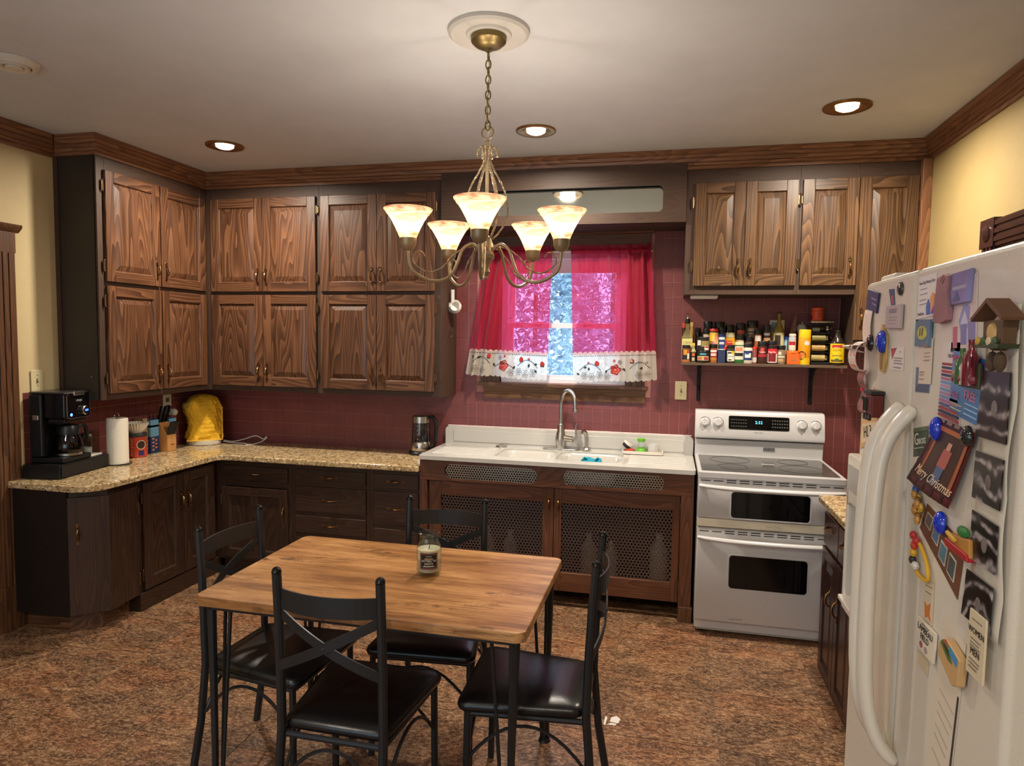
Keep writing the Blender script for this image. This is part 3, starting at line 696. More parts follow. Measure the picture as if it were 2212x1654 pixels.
# ------------------------------------------------------------ sink cabinet and sink
SX0, SX1, SF = -1.686, -.012, -.542
t = thing('sink_cabinet', 'brown oak sink cabinet with perforated metal door panels', 'cabinet', (-.85,SF,0))
ap = build(plate(MB(), [(SX0,.742),(SX1,.742),(SX1,.868),(SX0,.868)], [rrect(-1.523,-.933,.759,.85,.0445,8), rrect(-.778,-.18,.764,.852,.0435,8)], SF, SF+.02), 'apron', SINKW['x'], t, bevel=.0015, seg=1)
PERF = mat((176,162,146), .25, .85, name='perforated_metal')
build(perforated(MB(), -1.54, -.91, .75, .862, SF+.018, .0165, .0056), 'vent_screen', PERF, ap); build(perforated(MB(), -.8, -.16, .75, .862, SF+.018, .0165, .0056), 'vent_screen', PERF, ap)
for a, b, z0 in ((SX0,-1.640,0),(-.083,SX1,0)): build(MB().box(a, b, SF, SF+.03, z0, .742), 'post', SINKW['z'], t, bevel=.0015, seg=1)
build(MB().box(-.083, SX1+.008, SF-.012, SF+.03, 0, .09), 'foot_block', CASL, t, bevel=.002); build(MB().box(SX0, SX0+.02, SF+.03, -.01, .0, .86), 'side_panel', SINKW['z'], t); build(MB().box(SX1-.02, SX1, SF+.03, -.01, 0, .86), 'side_panel', SINKW['z'], t)
build(MB().box(SX0+.02, SX1-.02, -.02, -.008, .02, .86), 'back_panel', mat((30,22,18), .8), t); build(MB().box(SX0+.02, SX1-.02, -.45, -.02, .09, .1), 'bottom_shelf', mat((40,28,22), .7), t)
PERFD = mat((104,88,80), .35, .75, name='perforated_door_metal')
PS = Pl((0,SF+.05,0), (1,0,0), (0,-1,0))
for u0, u1, hu, hg in ((-1.636,-.834,-.862,-1.642), (-.830,-.086,-.803,-.08)):
    mb = MB(); b = .082 if u0 < -1 else .05; c = .066 if u0 < -1 else .045
    l, r_ = u0+b, u1-c
    if u0 > -1: l, r_ = u0+.045, u1-.042
    mb.box(u0, l, 0, .02, .1, .735); mb.box(r_, u1, 0, .02, .1, .735); mb.mi = 1; mb.box(l, r_, 0, .02, .1, .215); mb.box(l, r_, 0, .02, .645, .735)
    d = build(mb.map(PS), 'door', [SINKW['z'], SINKW['x']], t, fix=True, bevel=.0015, seg=1)
    build(perforated(MB(), l-.005, r_+.005, .21, .65, SF+.044, .0205, .0068), 'perforated_panel', PERFD, d)
    place(HM, 'handle', d, PS.mat(hu, .63, .02))
    for v in (.2,.66): place(GM, 'hinge', d, PS.mat(hg, v, .01))
# things stored below the sink, dimly seen through the holes
random.seed(5)
for k, (x, r, h, c, lab) in enumerate(((-1.32,.05,.3,(196,190,180),'pale plastic bottle behind the left perforated door panel'),(-1.16,.045,.28,(180,176,170),'grey spray bottle behind the left perforated door'),(-.64,.05,.3,(188,178,166),'tan plastic bottle behind the right perforated door'),(-.5,.04,.26,(200,196,190),'slim white bottle behind the right perforated door'),(-.2,.055,.33,(210,206,200),'white jug stored behind the right perforated door near the stove'))):
    o = build(MB().lathe([(r*.95,0),(r,.01),(r,h*.7),(r*.4,h*.85),(r*.4,h),(.001,h)], (x,-.25,.1), 16), 'cleaning_bottle', mat(c,.4), org=(x,-.25,.1), smooth=True); tag(o, lab, 'bottle', 'bottles under the sink')

t = thing('sink', 'white enamel double sink with ribbed drainboards and backsplash', 'sink', (-.85,-.3,.86))
X0, X1, Y0 = -1.69, -.006, -.562
bas = [(-1.235,-.875,-.465,-.115,.10),(-.845,-.44,-.465,-.115,.16)]
mb = plate(MB(), rrect(X0,X1,Y0,-.004,.02,4), [rrect(a,b,c,d,.07,6) for a,b,c,d,e in bas], .872, .899, 'z')
build(mb, 'drainboard', WHITE_EN, t, bevel=.009, seg=3)
for a, b, c, d, e in bas:
    mb = MB(); rs = []
    for i, (ins, z) in enumerate(((-.008,.894),(.0,.885),(.012,.87),(.022,.90-e*.6),(.04,.90-e*.9),(.07,.90-e),(.13,.898-e))):
        rs.append([(p[0],p[1],z) for p in rrect(a+ins,b-ins,c+ins,d-ins,max(.03,.07-ins*.2),6)])
    n = len(rs[0]); vs_ = [p for r in rs for p in r]
    fs = [(j*n+k, j*n+n+k, j*n+n+(k+1)%n, j*n+(k+1)%n) for j in range(len(rs)-1) for k in range(n)]+[tuple((len(rs)-1)*n+k for k in range(n))[::1]]
    mb.add(vs_, fs); o = build(mb, 'basin', WHITE_EN, t, smooth=True)
    build(MB().lathe([(.001,.003),(.02,.002),(.036,.004),(.038,.0)], ((a+b)/2,(c+d)/2,.8985-e), 20), 'drain', STEEL, o, smooth=True)
for k in range(6):
    y = -.44+k*.055
    build(MB().box(-1.64,-1.27,y-.008,y+.008,.897,.9035), 'drain_rib', WHITE_EN, t, bevel=.004); build(MB().box(-.40,-.05,y-.008,y+.008,.897,.9035), 'drain_rib', WHITE_EN, t, bevel=.004)
bp_ = [(x, z) for x, z in rrect(X0,X1,.88,1.02,.03,5)]
build(plate(MB(), bp_, [], -.036, -.004), 'backsplash', WHITE_EN, t, bevel=.009, seg=3)
build(MB().box(X0+.06,X1-.06,-.04,-.036,.915,.995), 'backsplash_panel', WHITE_EN, t, bevel=.003)
build(MB().box(X0+.01,X1-.01,-.012,-.004,1.018,1.026), 'caulk_line', mat((222,205,200), .7), t, bevel=.003)

# faucet
t = thing('faucet', 'brushed nickel gooseneck faucet with side lever behind the sink', 'faucet', (-.865,-.08,.9))
build(MB().prism(rrect(-.985,-.745,-.105,-.055,.024,5), .8995, .908, 'z'), 'base_plate', STEEL, t, bevel=.003)
build(MB().lathe([(.03,.905),(.031,.92),(.036,.95),(.037,.975),(.03,1.01),(.024,1.03),(.023,1.05),(.021,1.055),(.021,1.07),(.017,1.075)], (-.865,-.08,0), 24), 'body', STEEL, t, smooth=True)
pts = [(-.865,-.08,1.06+.025*k) for k in range(7)]
ca, sa = .82, -.57
for k in range(1, 15): a = radians(180-k*13.2); rr_ = .062; pts.append((-.865+(rr_+rr_*cos(a))*ca, -.08+(rr_+rr_*cos(a))*sa, 1.21+.088*sin(a)))
q = pts[-1]; pts += [(q[0]+.004*ca, q[1]+.004*sa, q[2]-.03)]
build(MB().tube(pts, .0135, 14), 'gooseneck', STEEL, t, smooth=True)
q = pts[-1]; build(MB().lathe([(.015,.012),(.016,.002),(.021,-.001),(.021,-.009),(.013,-.013)], q, 18), 'spout_tip', STEEL, t, smooth=True)
build(MB().cyl((-.84,-.085,.978), (-.775,-.11,.975), .021, .019, 18), 'valve', STEEL, t, smooth=True)
build(MB().tube([(-.785,-.105,.955),(-.765,-.115,.962),(-.754,-.12,.99),(-.757,-.12,1.03),(-.762,-.118,1.06),(-.756,-.118,1.088)], [.006,.008,.009,.007,.006,.004], 10), 'lever', STEEL, t, smooth=True)
t = thing('sink_sprayer', 'small brushed nickel side sprayer beside the faucet', 'sprayer', (-.69,-.085,.9))
build(MB().lathe([(.026,.8995),(.026,.91),(.017,.92),(.015,.93)], (-.69,-.085,0), 18), 'base', STEEL, t, smooth=True)
build(MB().tube([(-.69,-.085,.925),(-.69,-.087,.97),(-.692,-.09,1.0),(-.70,-.098,1.025),(-.716,-.112,1.033)], [.012,.014,.014,.015,.016], 12), 'head', STEEL, t, smooth=True)

# sink clutter
o = build(MB().lathe([(.036,0),(.038,.004),(.036,.010),(.022,.012),(.008,.02),(.001,.021)], (-1.27,-.09,.8995), 24), 'sink_strainer', STEEL, org=(-1.27,-.09,.8995), smooth=True); tag(o, 'round metal sink strainer lying by the left basin', 'strainer')
TEAL = mat((24,150,176), .45, name='teal_plastic'); t = thing('sponge_cloth', 'teal textured scrub caddy lying in the right basin', 'scrubber', (-.63,-.34,.74))
def tealf(a, b): return (-.715+.17*a+(.025*b*(1-2*a)), -.40+.06*b+.02*sin(a*3)*b, .79+.105*b+.006*sin(a*9+b*5))
build(MB().grid(tealf, 14, 8), 'cloth', mat((24,150,176), .7, bump=.9, bscale=90), t, smooth=True, solid=.012)
build(MB().tube([(-.685,-.345,.885),(-.672,-.342,.902),(-.655,-.34,.896)], .006, 8), 'loop', TEAL, t, smooth=True); build(MB().tube([(-.605,-.34,.89),(-.588,-.338,.902),(-.573,-.338,.89)], .006, 8), 'loop', TEAL, t, smooth=True)
t = thing('soap_tray', 'white rectangular tray on the right drainboard', 'tray', (-.325,-.09,.9))
build(plate(MB(), rrect(-.455,-.195,-.135,-.045,.02,4), [rrect(-.449,-.201,-.129,-.051,.016,4)], .9035, .922, 'z'), 'rim', WHITE_PL, t, bevel=.002); build(MB().prism(rrect(-.45,-.2,-.13,-.05,.016,4), .9035, .908, 'z'), 'base', WHITE_PL, t)
R1 = Matrix.Rotation(radians(38), 3, 'Y')
t = thing('scrub_brush', 'round dish brush leaning in the white soap tray', 'brush', (-.43,-.09,.908))
mb = MB().lathe([(.001,.014),(.03,.012),(.034,.004),(.034,-.002),(.001,-.003)], (0,0,0), 20); mb.map(lambda p: R1 @ p+Vector((-.42,-.09,.96))); build(mb, 'back', mat((214,206,196), .4), t, smooth=True)
mb = MB().lathe([(.03,-.003),(.026,-.024),(.001,-.024)], (0,0,0), 20); mb.map(lambda p: R1 @ p+Vector((-.42,-.09,.96))); build(mb, 'bristles', mat((40,36,40), .8, bump=.8, bscale=400), t)
o = build(MB().ball((-.405,-.105,.922), 1, 14, (.038,.02,.014)), 'sponge', mat((176,70,52), .9, bump=1, bscale=300, vary=.4), org=(-.405,-.105,.908), smooth=True); tag(o, 'red mottled scrubbing pad in the soap tray', 'sponge')
t = thing('palm_brush', 'bright green soap-dispensing palm brush in the tray', 'brush', (-.335,-.09,.908)); GR = mat((96,178,30), .4, name='green_plastic')
build(MB().lathe([(.034,.908),(.03,.925),(.02,.938),(.022,.946),(.001,.948)], (-.335,-.09,0), 20), 'bristle_base', GR, t, smooth=True)
build(MB().lathe([(.022,.946),(.024,.96),(.023,.985)], (-.335,-.09,0), 20), 'reservoir', mat((225,235,228), .1, trans=.6), t, smooth=True); build(MB().lathe([(.026,.985),(.027,.99),(.026,1.0),(.001,1.002)], (-.335,-.09,0), 20), 'cap', GR, t, smooth=True)
o = build(MB().lathe([(.03,.908),(.034,.94),(.036,.968),(.034,.968),(.031,.93),(.001,.915)], (-.26,-.085,0), 22), 'cup', mat((232,230,226), .3, trans=.2), org=(-.26,-.085,.908), smooth=True); tag(o, 'frosted white cup standing in the soap tray', 'cup')
# ------------------------------------------------------------ stove
SW = mat((202,200,200), .22, name='white_stove_enamel', coat=.2); CRM = mat((222,212,190), .3, name='aged_white_trim'); OVG = mat((10,10,11), .06, name='black_oven_glass'); SLOT = mat((20,20,22), .6)
t = thing('stove', 'white double-oven electric range between sink and side counter', 'stove', (.378,-.35,0))
S0, S1, SY = .002, .757, -.70
build(MB().box(S0+.004, S1-.004, -.66, -.03, .03, .905), 'body', SW, t)
build(MB().box(S0+.015, S1-.015, -.645, -.6, .012, .085), 'kick_panel', mat((190,182,170), .4), t, bevel=.003)
for x in (.04,.72): build(MB().cyl((x,-.62,0), (x,-.62,.035), .014, n=10), 'foot', SLOT, t)
ct = build(plate(MB(), rrect(S0,S1,-.71,-.105,.014,4), [], .892, .921, 'z'), 'cooktop_frame', SW, t, bevel=.006, seg=3)
CG, ctt, cb = nt('ceramic_cooktop'); tcn = nd(ctt, 'ShaderNodeTexCoord'); nn_ = nd(ctt, 'ShaderNodeTexNoise', i_Scale=420.0, i_Detail=2.0); ctt.links.new(tcn.outputs['Object'], nn_.inputs['Vector'])
ctt.links.new(ramp(ctt, nn_.outputs['Fac'], [(.45, srgb(36,36,38)), (.62, srgb(120,118,114))]), cb.inputs['Base Color']); cb.inputs['Roughness'].default_value = .1
gl_ = build(MB().prism(rrect(.022,.737,-.655,-.125,.01,4), .9195, .9225, 'z'), 'glass_cooktop', CG, ct)
RING = mat((66,64,62), .3)
for x, y, r in ((.2,-.5,.085),(.57,-.48,.12),(.2,-.27,.115),(.56,-.25,.085)):
    build(MB().tube([(x+r*cos(a*pi/18), y+r*sin(a*pi/18), .9226) for a in range(36)], .0016, 6, closed=True), 'burner_ring', RING, gl_)
mb = MB()
for k in range(9): mb.box(.372+k*.008, .376+k*.008, -.385, -.345, .9224, .9228)
build(mb, 'burner_marks', mat((200,198,192), .4), gl_)
# back guard
bg = build(MB().prism([(-.03,.9),(-.105,.905),(-.115,1.02),(-.03,1.03)], S0, S1, 'x'), 'back_panel', SW, t, bevel=.004)
gd = build(MB().prism([(-.03,1.03),(-.135,1.03),(-.14,1.05),(-.11,1.185),(-.095,1.203),(-.03,1.205)], S0-.004, S1+.002, 'x'), 'control_panel', SW, t, bevel=.005, seg=3)
Vd = Vector((0,.03,.135)).normalized(); Nd = Vector((0,-.135,.03)).normalized()
def gp(u, v, n=0): return Vector((0,-.1255,1.1175))+Vector((u,0,0))+Vd*v+Nd*n
mb = MB(); mb.prism(rrect(.2,.555,-.025,.058,.008,4), 0, .003, 'z'); mb.map(lambda p: gp(p.x, p.y, p.z)); dp = build(mb, 'display', OVG, gd)
lettering('2:32', .026, mat((90,200,225), .4, emit=(110,215,240), estr=1.2), dp, frame(gp(.378,.02,.0042), (1,0,0), Vd))
GMK = mat((88,84,78), .4)
mb = MB()
for r_ in range(3):
    for k in range(7): mb.add([gp(.213+k*.014+a, -.008+r_*.02+b, .0034) for a, b in ((0,0),(.009,0),(.009,.005),(0,.005))], [(0,1,2,3)])
build(mb, 'button_marks', GMK, dp)['kind'] = 'stuff'; mb = MB()
for r_ in range(3):
    for k in range(7): mb.add([gp(.455+k*.014+a, -.008+r_*.02+b, .0034) for a, b in ((0,0),(.008,0),(.008,.008),(0,.008))], [(0,1,2,3)])
build(mb, 'button_marks', GMK, dp)['kind'] = 'stuff'
for x in (.057,.136,.626,.705):
    mb = MB().lathe([(.03,0),(.029,.006),(.022,.009),(.022,.022),(.02,.024),(.001,.024)], (0,0,0), 24); mb.box(-.005,.005,-.02,.022,.02,.029)
    mb.map(lambda p: gp(x+p.x, .012+p.y, p.z)); k_ = build(mb, 'knob', SW, gd, smooth=True)
    build(MB().tube([gp(x+.033*cos(a), .012+.033*sin(a), .0006) for a in [radians(-40+q*12) for q in range(16)]], .0011, 5), 'knob_scale', GMK, gd)
lettering('MAYTAG', .013, mat((150,146,140), .4), gd, frame(gp(.378,-.042,.0005), (1,0,0), Vd))
mb = MB()
for k in range(10): mb.box(.412+k*.0068, .4155+k*.0068, -.114, -.11, .962, .984)
build(mb, 'vent_slots', SLOT, bg)
def bowed(mb, z, y0, bow, r, x0, x1):
    n = 20; pts = []
    for k in range(n+1): a = k/n; pts.append((x0+(x1-x0)*a, y0-bow*(1-(2*a-1)**4), z-.004*(1-(2*a-1)**2)))
    return mb.tube(pts, [r*(.75+.25*min(1, 6*min(k/n, 1-k/n))) for k in range(n+1)], 12, flat=1.25)
for nm, z0, z1, wz0, wz1, hz, sl in (('upper_oven_door', .664, .893, .678, .82, .846, .876), ('lower_oven_door', .088, .612, .285, .468, .558, .594)):
    d = build(MB().prism([(SY+.002,z0),(SY-.004,z0+.01),(SY-.004,z1-.012),(SY+.004,z1),(SY+.045,z1),(SY+.045,z0)], S0+.002, S1-.002, 'x'), nm, SW, t, bevel=.006, seg=3)
    build(MB().prism(rrect(.18,.581,wz0,wz1,.018,5), SY-.0062, SY-.003, 'y'), 'oven_window', OVG, d)
    build(plate(MB(), rrect(.172,.589,wz0-.008,wz1+.008,.024,5), [rrect(.18,.581,wz0,wz1,.018,5)], SY-.0068, SY-.003), 'window_frame', SW, d, bevel=.0015, seg=1)
    build(bowed(MB(), hz, SY-.006, .04, .0135, .012, .747), 'handle', SW, d, smooth=True)
    mb = MB()
    for k in range(11):
        a = .017+k*.0675
        for zz in ((sl,) if k in (0,1,9,10) else (sl+.006, sl-.006)): mb.box(a, a+.05, SY-.0046, SY-.003, zz-.0024, zz+.0024)
    build(mb, 'vent_slots', SLOT, d)
b = build(MB().prism([(SY+.002,.617),(SY-.006,.622),(SY-.004,.664),(SY+.045,.664),(SY+.045,.617)], S0+.002, S1-.002, 'x'), 'divider_trim', CRM, t, bevel=.002)
lettering('MAYTAG', .02, mat((188,180,162), .4), b, frame((.40,SY-.0068,.641), (1,0,0), (0,0,1)))
build(MB().box(.19,.26,SY-.0046,SY-.003,.108,.11).map(lambda p: Vector((p.x,p.y,p.z+(p.x-.19)*.06))), 'scratch', mat((70,60,55), .7), t)

# ------------------------------------------------------------ right base cabinet, counter, fridge
PR = Pl((.615,0,0), (0,1,0), (-1,0,0))
t = thing('base_cabinet', 'dark cherry base cabinet with drawers beside the refrigerator', 'cabinet', (.9,-1.6,0))
build(MB().box(.635, XR-.006, -2.3, -.955, .0, .845), 'carcass', CHERRY['z'], t)
frame_part(t, PR, [(-2.3,-2.27,0,.845),(-.985,-.955,0,.845),(-2.27,-.985,.82,.845),(-2.27,-.985,.0,.03),(-2.27,-.985,.625,.66)], CHERRY)
for k in range(4):
    a1 = -.962-k*.29; a0 = a1-.283
    d = drawer(t, PR, a0, a1, .652, .812, CHERRY, handle=False); pv = make_handle if False else None
    place(HM, 'handle', d, PR.mat(-1.10-k*.29, .755, .016, pi/2))
    door(t, PR, a0, a1, .015, .64, CHERRY, (-1.17-k*.29 if k != 1 else -1.3, .44), None, raised=True, st=.055)
o = build(MB().prism(rrect(.573,XR-.006,-2.3,-.925,.012,3), .846, .884, 'z'), 'worktop', GRANITE, org=(.9,-1.6,.846), bevel=.01, seg=3); tag(o, 'speckled granite-look counter between stove and refrigerator', 'worktop')

FRW = mat((214,207,194), .34, name='textured_fridge_white', bump=.35, bscale=260, coat=.1)
FX0, FYA, FYS, FYN, FZ = .378, -2.376, -2.782, -3.305, 1.812
t = thing('refrigerator', 'white side-by-side refrigerator covered with magnets and papers', 'refrigerator', (.78,-2.84,0))
build(MB().box(FX0+.085, XR-.02, FYN+.01, FYA-.01, .03, FZ-.02), 'cabinet', FRW, t, bevel=.008)
build(MB().box(FX0+.03, FX0+.085, FYN+.02, FYA-.02, .02, .1), 'base_grille', mat((180,174,164), .5), t)
fz = build(MB().box(FX0, FX0+.075, FYS+.006, FYA, .1, FZ), 'freezer_door', FRW, t, bevel=.014, seg=4)
ff = build(MB().box(FX0, FX0+.075, FYN, FYS-.006, .1, FZ), 'fridge_door', FRW, t, bevel=.014, seg=4)
build(MB().box(FX0+.03, FX0+.2, FYA-.02, FYA-.14, FZ-.006, FZ+.018), 'hinge_cover', WHITE_PL, t, bevel=.008); build(MB().box(FX0+.04, FX0+.2, FYN+.02, FYN+.12, FZ-.006, FZ+.018), 'hinge_cover', WHITE_PL, t, bevel=.008)
HND = mat((222,215,202), .25, name='handle_white', coat=.3)
def fh(y, par, bend):
    zs = [(1.50,0),(1.475,.02),(1.44,.045),(1.40,.062),(1.34,.072),(1.2,.078),(1.0,.079),(.86,.077),(.78,.068),(.72,.052),(.68,.03),(.655,0)]
    mb = MB(); rings = []; n = 16
    for i, (z, o_) in enumerate(zs):
        z0, o0 = zs[max(i-1,0)]; z1, o1 = zs[min(i+1,len(zs)-1)]; tz, to = z1-z0, o1-o0; L = math.hypot(tz, to); nz, no = -to/L, tz/L
        if no > 0: nz, no = -nz, -no
        for k in range(n):
            a = 2*pi*k/n; e = .024*cos(a); w_ = .017*sin(a)
            rings.append((FX0-o_+nz*0+no*0-w_*abs(no), y+e, z+w_*nz*(-1)))
    m = len(zs); fs = [(i*n+k, i*n+(k+1)%n, (i+1)*n+(k+1)%n, (i+1)*n+k) for i in range(m-1) for k in range(n)]+[tuple(range(n)), tuple((m-1)*n+k for k in range(n))]
    mb.add(rings, fs); o = build(mb, 'handle', HND, par, smooth=True, fix=True, sub=1)
fh(FYS+.04, fz, 1); fh(FYS-.04, ff, -1)
# ice and water dispenser on the freezer door
ds = build(plate(MB(), [(-2.57,.86),(-2.385,.86),(-2.385,1.32),(-2.57,1.32)], [rrect(-2.55,-2.405,.9,1.18,.03,5)], FX0-.03, FX0+.002, 'x'), 'dispenser', HND, fz, bevel=.006)
build(MB().box(FX0-.002,FX0+.0005,-2.56,-2.395,.89,1.19), 'dispenser_recess', mat((150,146,138), .4), ds); build(MB().box(FX0-.045,FX0,-2.55,-2.405,.89,.905), 'drip_tray', HND, ds, bevel=.004); build(MB().prism(rrect(-2.55,-2.405,1.22,1.29,.01,4), FX0-.033, FX0-.029, 'x'), 'control_strip', mat((170,168,162), .3), ds)

# ------------------------------------------------------------ table and chairs
t = thing('dining_table', 'rectangular rustic oak dining table with black metal rod legs', 'table', (-1.15,-2.21,0))
TX0, TX1, TY0, TY1, TZ = -1.728, -.57, -2.578, -1.842, .75
def chamf(x0,x1,y0,y1,c): return arc(x1-c,y0+c,c,-90,0,5)+arc(x1-c,y1-c,c,0,90,5)+arc(x0+c,y1-c,c,90,180,5)+arc(x0+c,y0+c,c,180,270,5)
build(MB().prism(chamf(TX0,TX1,TY0,TY1,.035), .715, TZ, 'z'), 'table_top', TABLEW, t, bevel=.004, seg=2)
fx0, fx1, fy0, fy1 = TX0+.03, TX1-.03, TY0+.03, TY1-.03
mb = MB().box(fx0,fx1,fy0,fy0+.02,.695,.7145); mb.box(fx0,fx1,fy1-.02,fy1,.695,.7145); mb.box(fx0,fx0+.02,fy0+.02,fy1-.02,.695,.7145); mb.box(fx1-.02,fx1,fy0+.02,fy1-.02,.695,.7145)
build(mb, 'apron', BLACKM, t)
for sx, cx in ((1,fx0),(-1,fx1)):
    for sy, cy in ((1,fy0),(-1,fy1)):
        mb = MB()
        b0 = Vector((cx-sx*.004, cy-sy*.002, 0)); tp = Vector((cx+sx*.012, cy+sy*.012, .696))
        mb.tube([b0+Vector((sx*.02,sy*.012,0)), b0+(tp-b0)*.25+Vector((sx*.018,sy*.01,0)), b0+(tp-b0)*.6+Vector((sx*.01,sy*.006,0)), tp], [.011,.0115,.013,.016], 8)
        mb.tube([Vector((cx+sx*.035,cy+sy*.02,0)), Vector((cx+sx*.085,cy+sy*.014,.696))], .0065, 8)
        mb.tube([Vector((cx+sx*.025,cy+sy*.035,0)), Vector((cx+sx*.014,cy+sy*.085,.696))], .0065, 8)
        mb.cyl((cx+sx*.024,cy+sy*.02,0), (cx+sx*.024,cy+sy*.02,.01), .026, .022, 12)
        build(mb, 'leg', BLACKM, t, smooth=True)
VIN = mat((16,16,18), .3, name='black_vinyl', spec=.6, bump=.15, bscale=180)
def chair(loc, rz, label):
    """origin: middle of the back posts on the floor, +y towards the seat front"""
    t = thing('dining_chair', label, 'chair', loc, rz, 'black metal dining chairs round the table')
    hw = .17
    # seat cushion: wider in front, domed
    def out(s_): return [(-.165*s_-.0,.015),(.165*s_,.015),(.205*s_,.40),(-.205*s_,.40)]
    rings = []
    def rr(wr, wf, y0, y1, r):
        p = []
        for cx, cy, a in ((wf-r,y1-r,0),(-wf+r,y1-r,90),(-wr+r,y0+r,180),(wr-r,y0+r,270)):
            for k in range(5): q = radians(a+90*k/4); p.append((cx+r*cos(q), cy+r*sin(q)))
        return p
    for ins, z in ((.012,.405),(0,.412),(-.004,.425),(0,.438),(.016,.448),(.06,.455),(.12,.457)):
        rings.append([(x,y,z) for x,y in rr(.175-ins,.212-ins,.012+ins,.425-ins,max(.03,.035))])
    n = len(rings[0]); vs_ = [p for r in rings for p in r]
    fs = [(j*n+k, j*n+(k+1)%n, j*n+n+(k+1)%n, j*n+n+k) for j in range(len(rings)-1) for k in range(n)]+[tuple(range(n-1,-1,-1)), tuple((len(rings)-1)*n+k for k in range(n))]
    build(MB().add(vs_, fs), 'seat', VIN, t, world=False, smooth=True, ang=60)
    for sg in (-1, 1):   # rear posts / legs, gently bowed
        pts = [(sg*(hw+.012),-.055,0),(sg*(hw+.006),-.02,.2),(sg*hw,0,.42),(sg*hw,-.004,.6),(sg*hw,-.012,.78),(sg*hw,-.022,.92)]
        o = build(MB().tube(pts, [.0145]*len(pts), 10), 'post', BLACKM, t, world=False, smooth=True)
        build(MB().lathe([(.0148,0),(.015,.006),(.012,.014),(.005,.019),(.001,.02)], (sg*hw,-.022,.918), 12), 'post_cap', mat((12,12,13), .12, name='gloss_black_cap'), o, world=False, smooth=True)
        build(MB().tube([(sg*.192,.39,.41),(sg*.194,.392,.2),(sg*.196,.396,0)], .0125, 10), 'leg', BLACKM, t, world=False, smooth=True)
    def bow(z0, z1, x0, x1, b, zc=0):   # curved strap between posts
        fn = lambda a, v: (x0+(x1-x0)*a, -.014-b*(1-(2*a-1)**2), z0+(z1-z0)*v+zc*(1-(2*a-1)**2))
        return MB().grid(fn, 14, 1)
    build(bow(.808,.872,-hw,hw,.04), 'top_rail', BLACKM, t, world=False, solid=.005)
    for k, (a, b) in enumerate(((.80,.625),(.625,.80))):
        fn = lambda u, v: (-hw+2*hw*u, -.012-.034*(1-(2*u-1)**2)-.004*k, a+(b-a)*u+(v-.5)*.034)
        build(MB().grid(fn, 16, 1), 'cross_slat', BLACKM, t, world=False, solid=.005)
    build(MB().ball((0,-.052,.7125), .007, 8, (1,.5,1)), 'rivet', BLACKM, t, world=False)
    mb = MB().tube([(-.165,.005,.398),(.165,.005,.398),(.192,.392,.398),(-.192,.392,.398)], .011, 8, closed=True); build(mb, 'seat_frame', BLACKM, t, world=False)
    def arch(p, q, z0=.24, rise=.13):
        p, q = Vector(p), Vector(q); return [p.lerp(q, k/12)+Vector((0,0,z0+rise*(1-(2*k/12-1)**2))) for k in range(13)]
    for p, q in (((-.172,0,0),(-.192,.39,0)),((.172,0,0),(.192,.39,0)),((-.19,.39,0),(.19,.39,0)),((-.172,-.002,0),(.172,-.002,0))):
        build(MB().tube(arch(p, q), .006, 6), 'arched_stretcher', BLACKM, t, world=False, smooth=True)
    return t
chair((-1.145,-2.70,0), 0, 'black metal chair nearest the camera with its cross back towards the viewer')
chair((-1.80,-2.24,0), -pi/2+radians(-4), 'black metal chair at the left end of the table')
chair((-1.105,-1.745,0), pi+radians(5), 'black metal chair on the far side of the table facing the camera')
chair((-.405,-2.235,0), pi/2+radians(2), 'black metal chair at the right end of the table seen side on')

# candle
t = thing('jar_candle', 'glass jar candle with dark label on the dining table', 'candle', (-1.03,-2.16,.7502))
build(MB().shell([(.036,.001),(.042,.003),(.045,.012),(.046,.02),(.046,.105),(.043,.114),(.038,.12),(.0385,.128),(.036,.132),(.036,.15),(.0395,.153),(.0395,.158),(.036,.16),(.033,.157),(.033,.13),(.036,.122),(.042,.108),(.0435,.02),(.04,.014),(.001,.013)], n=32), 'glass_jar', glass('candle_glass', (240,246,250), .03, .95), t, world=False, smooth=True)
wx = build(MB().lathe([(.001,.0145),(.041,.016),(.0428,.025),(.0428,.098),(.035,.096),(.001,.095)], n=32), 'wax', mat((236,214,164), .5, name='cream_wax'), t, world=False, smooth=True)
build(MB().tube([(0,0,.094),(.001,0,.105),(.004,.001,.11)], .0014, 6), 'wick', mat((20,16,14), .9), wx, world=False)
lw = Vector((-.1669+1.03, -4.52+2.16, 0)).normalized(); la = math.atan2(lw.y, lw.x)-.02
def curved(r, a0, a1, z0, z1, n=14): return MB().grid(lambda a, b: (r*cos(a0+(a1-a0)*a), r*sin(a0+(a1-a0)*a), z0+(z1-z0)*b), n, 1)
lb = build(curved(.0464, la-.76, la+.76, .03, .092), 'label', mat((112,70,72), .5, vary=.5), t, world=False)
build(curved(.0467, la-.62, la+.62, .036, .086), 'label_panel', mat((16,24,18), .4), lb, world=False)
def wrap_text(s, size, m, par, r, la, z, parentworld=False):
    me = text_mesh(s, size, depth=.00005).copy(); me.materials.clear(); me.materials.append(m)
    for v in me.vertices: a = la+v.co.x/r; zz = z+v.co.y; rr = r+v.co.z; v.co = Vector((rr*cos(a), rr*sin(a), zz))
    o = bpy.data.objects.new('lettering', me); COL.objects.link(o); o.parent = par; return o
LW = mat((236,230,214), .6)
wrap_text('LETTERS TO', .0105, LW, lb, .0470, la, .0625); wrap_text('SANTA', .0105, LW, lb, .0470, la, .052)
for z_, w_ in ((.0795,.22),(.0435,.4),(.0405,.5)): build(curved(.0469, la-w_, la+w_, z_, z_+.0012), 'label_ribbon', LW, lb, world=False)
build(curved(.0469, la-.33, la+.33, .0695, .0725), 'label_ribbon', mat((196,170,140), .5), lb, world=False)
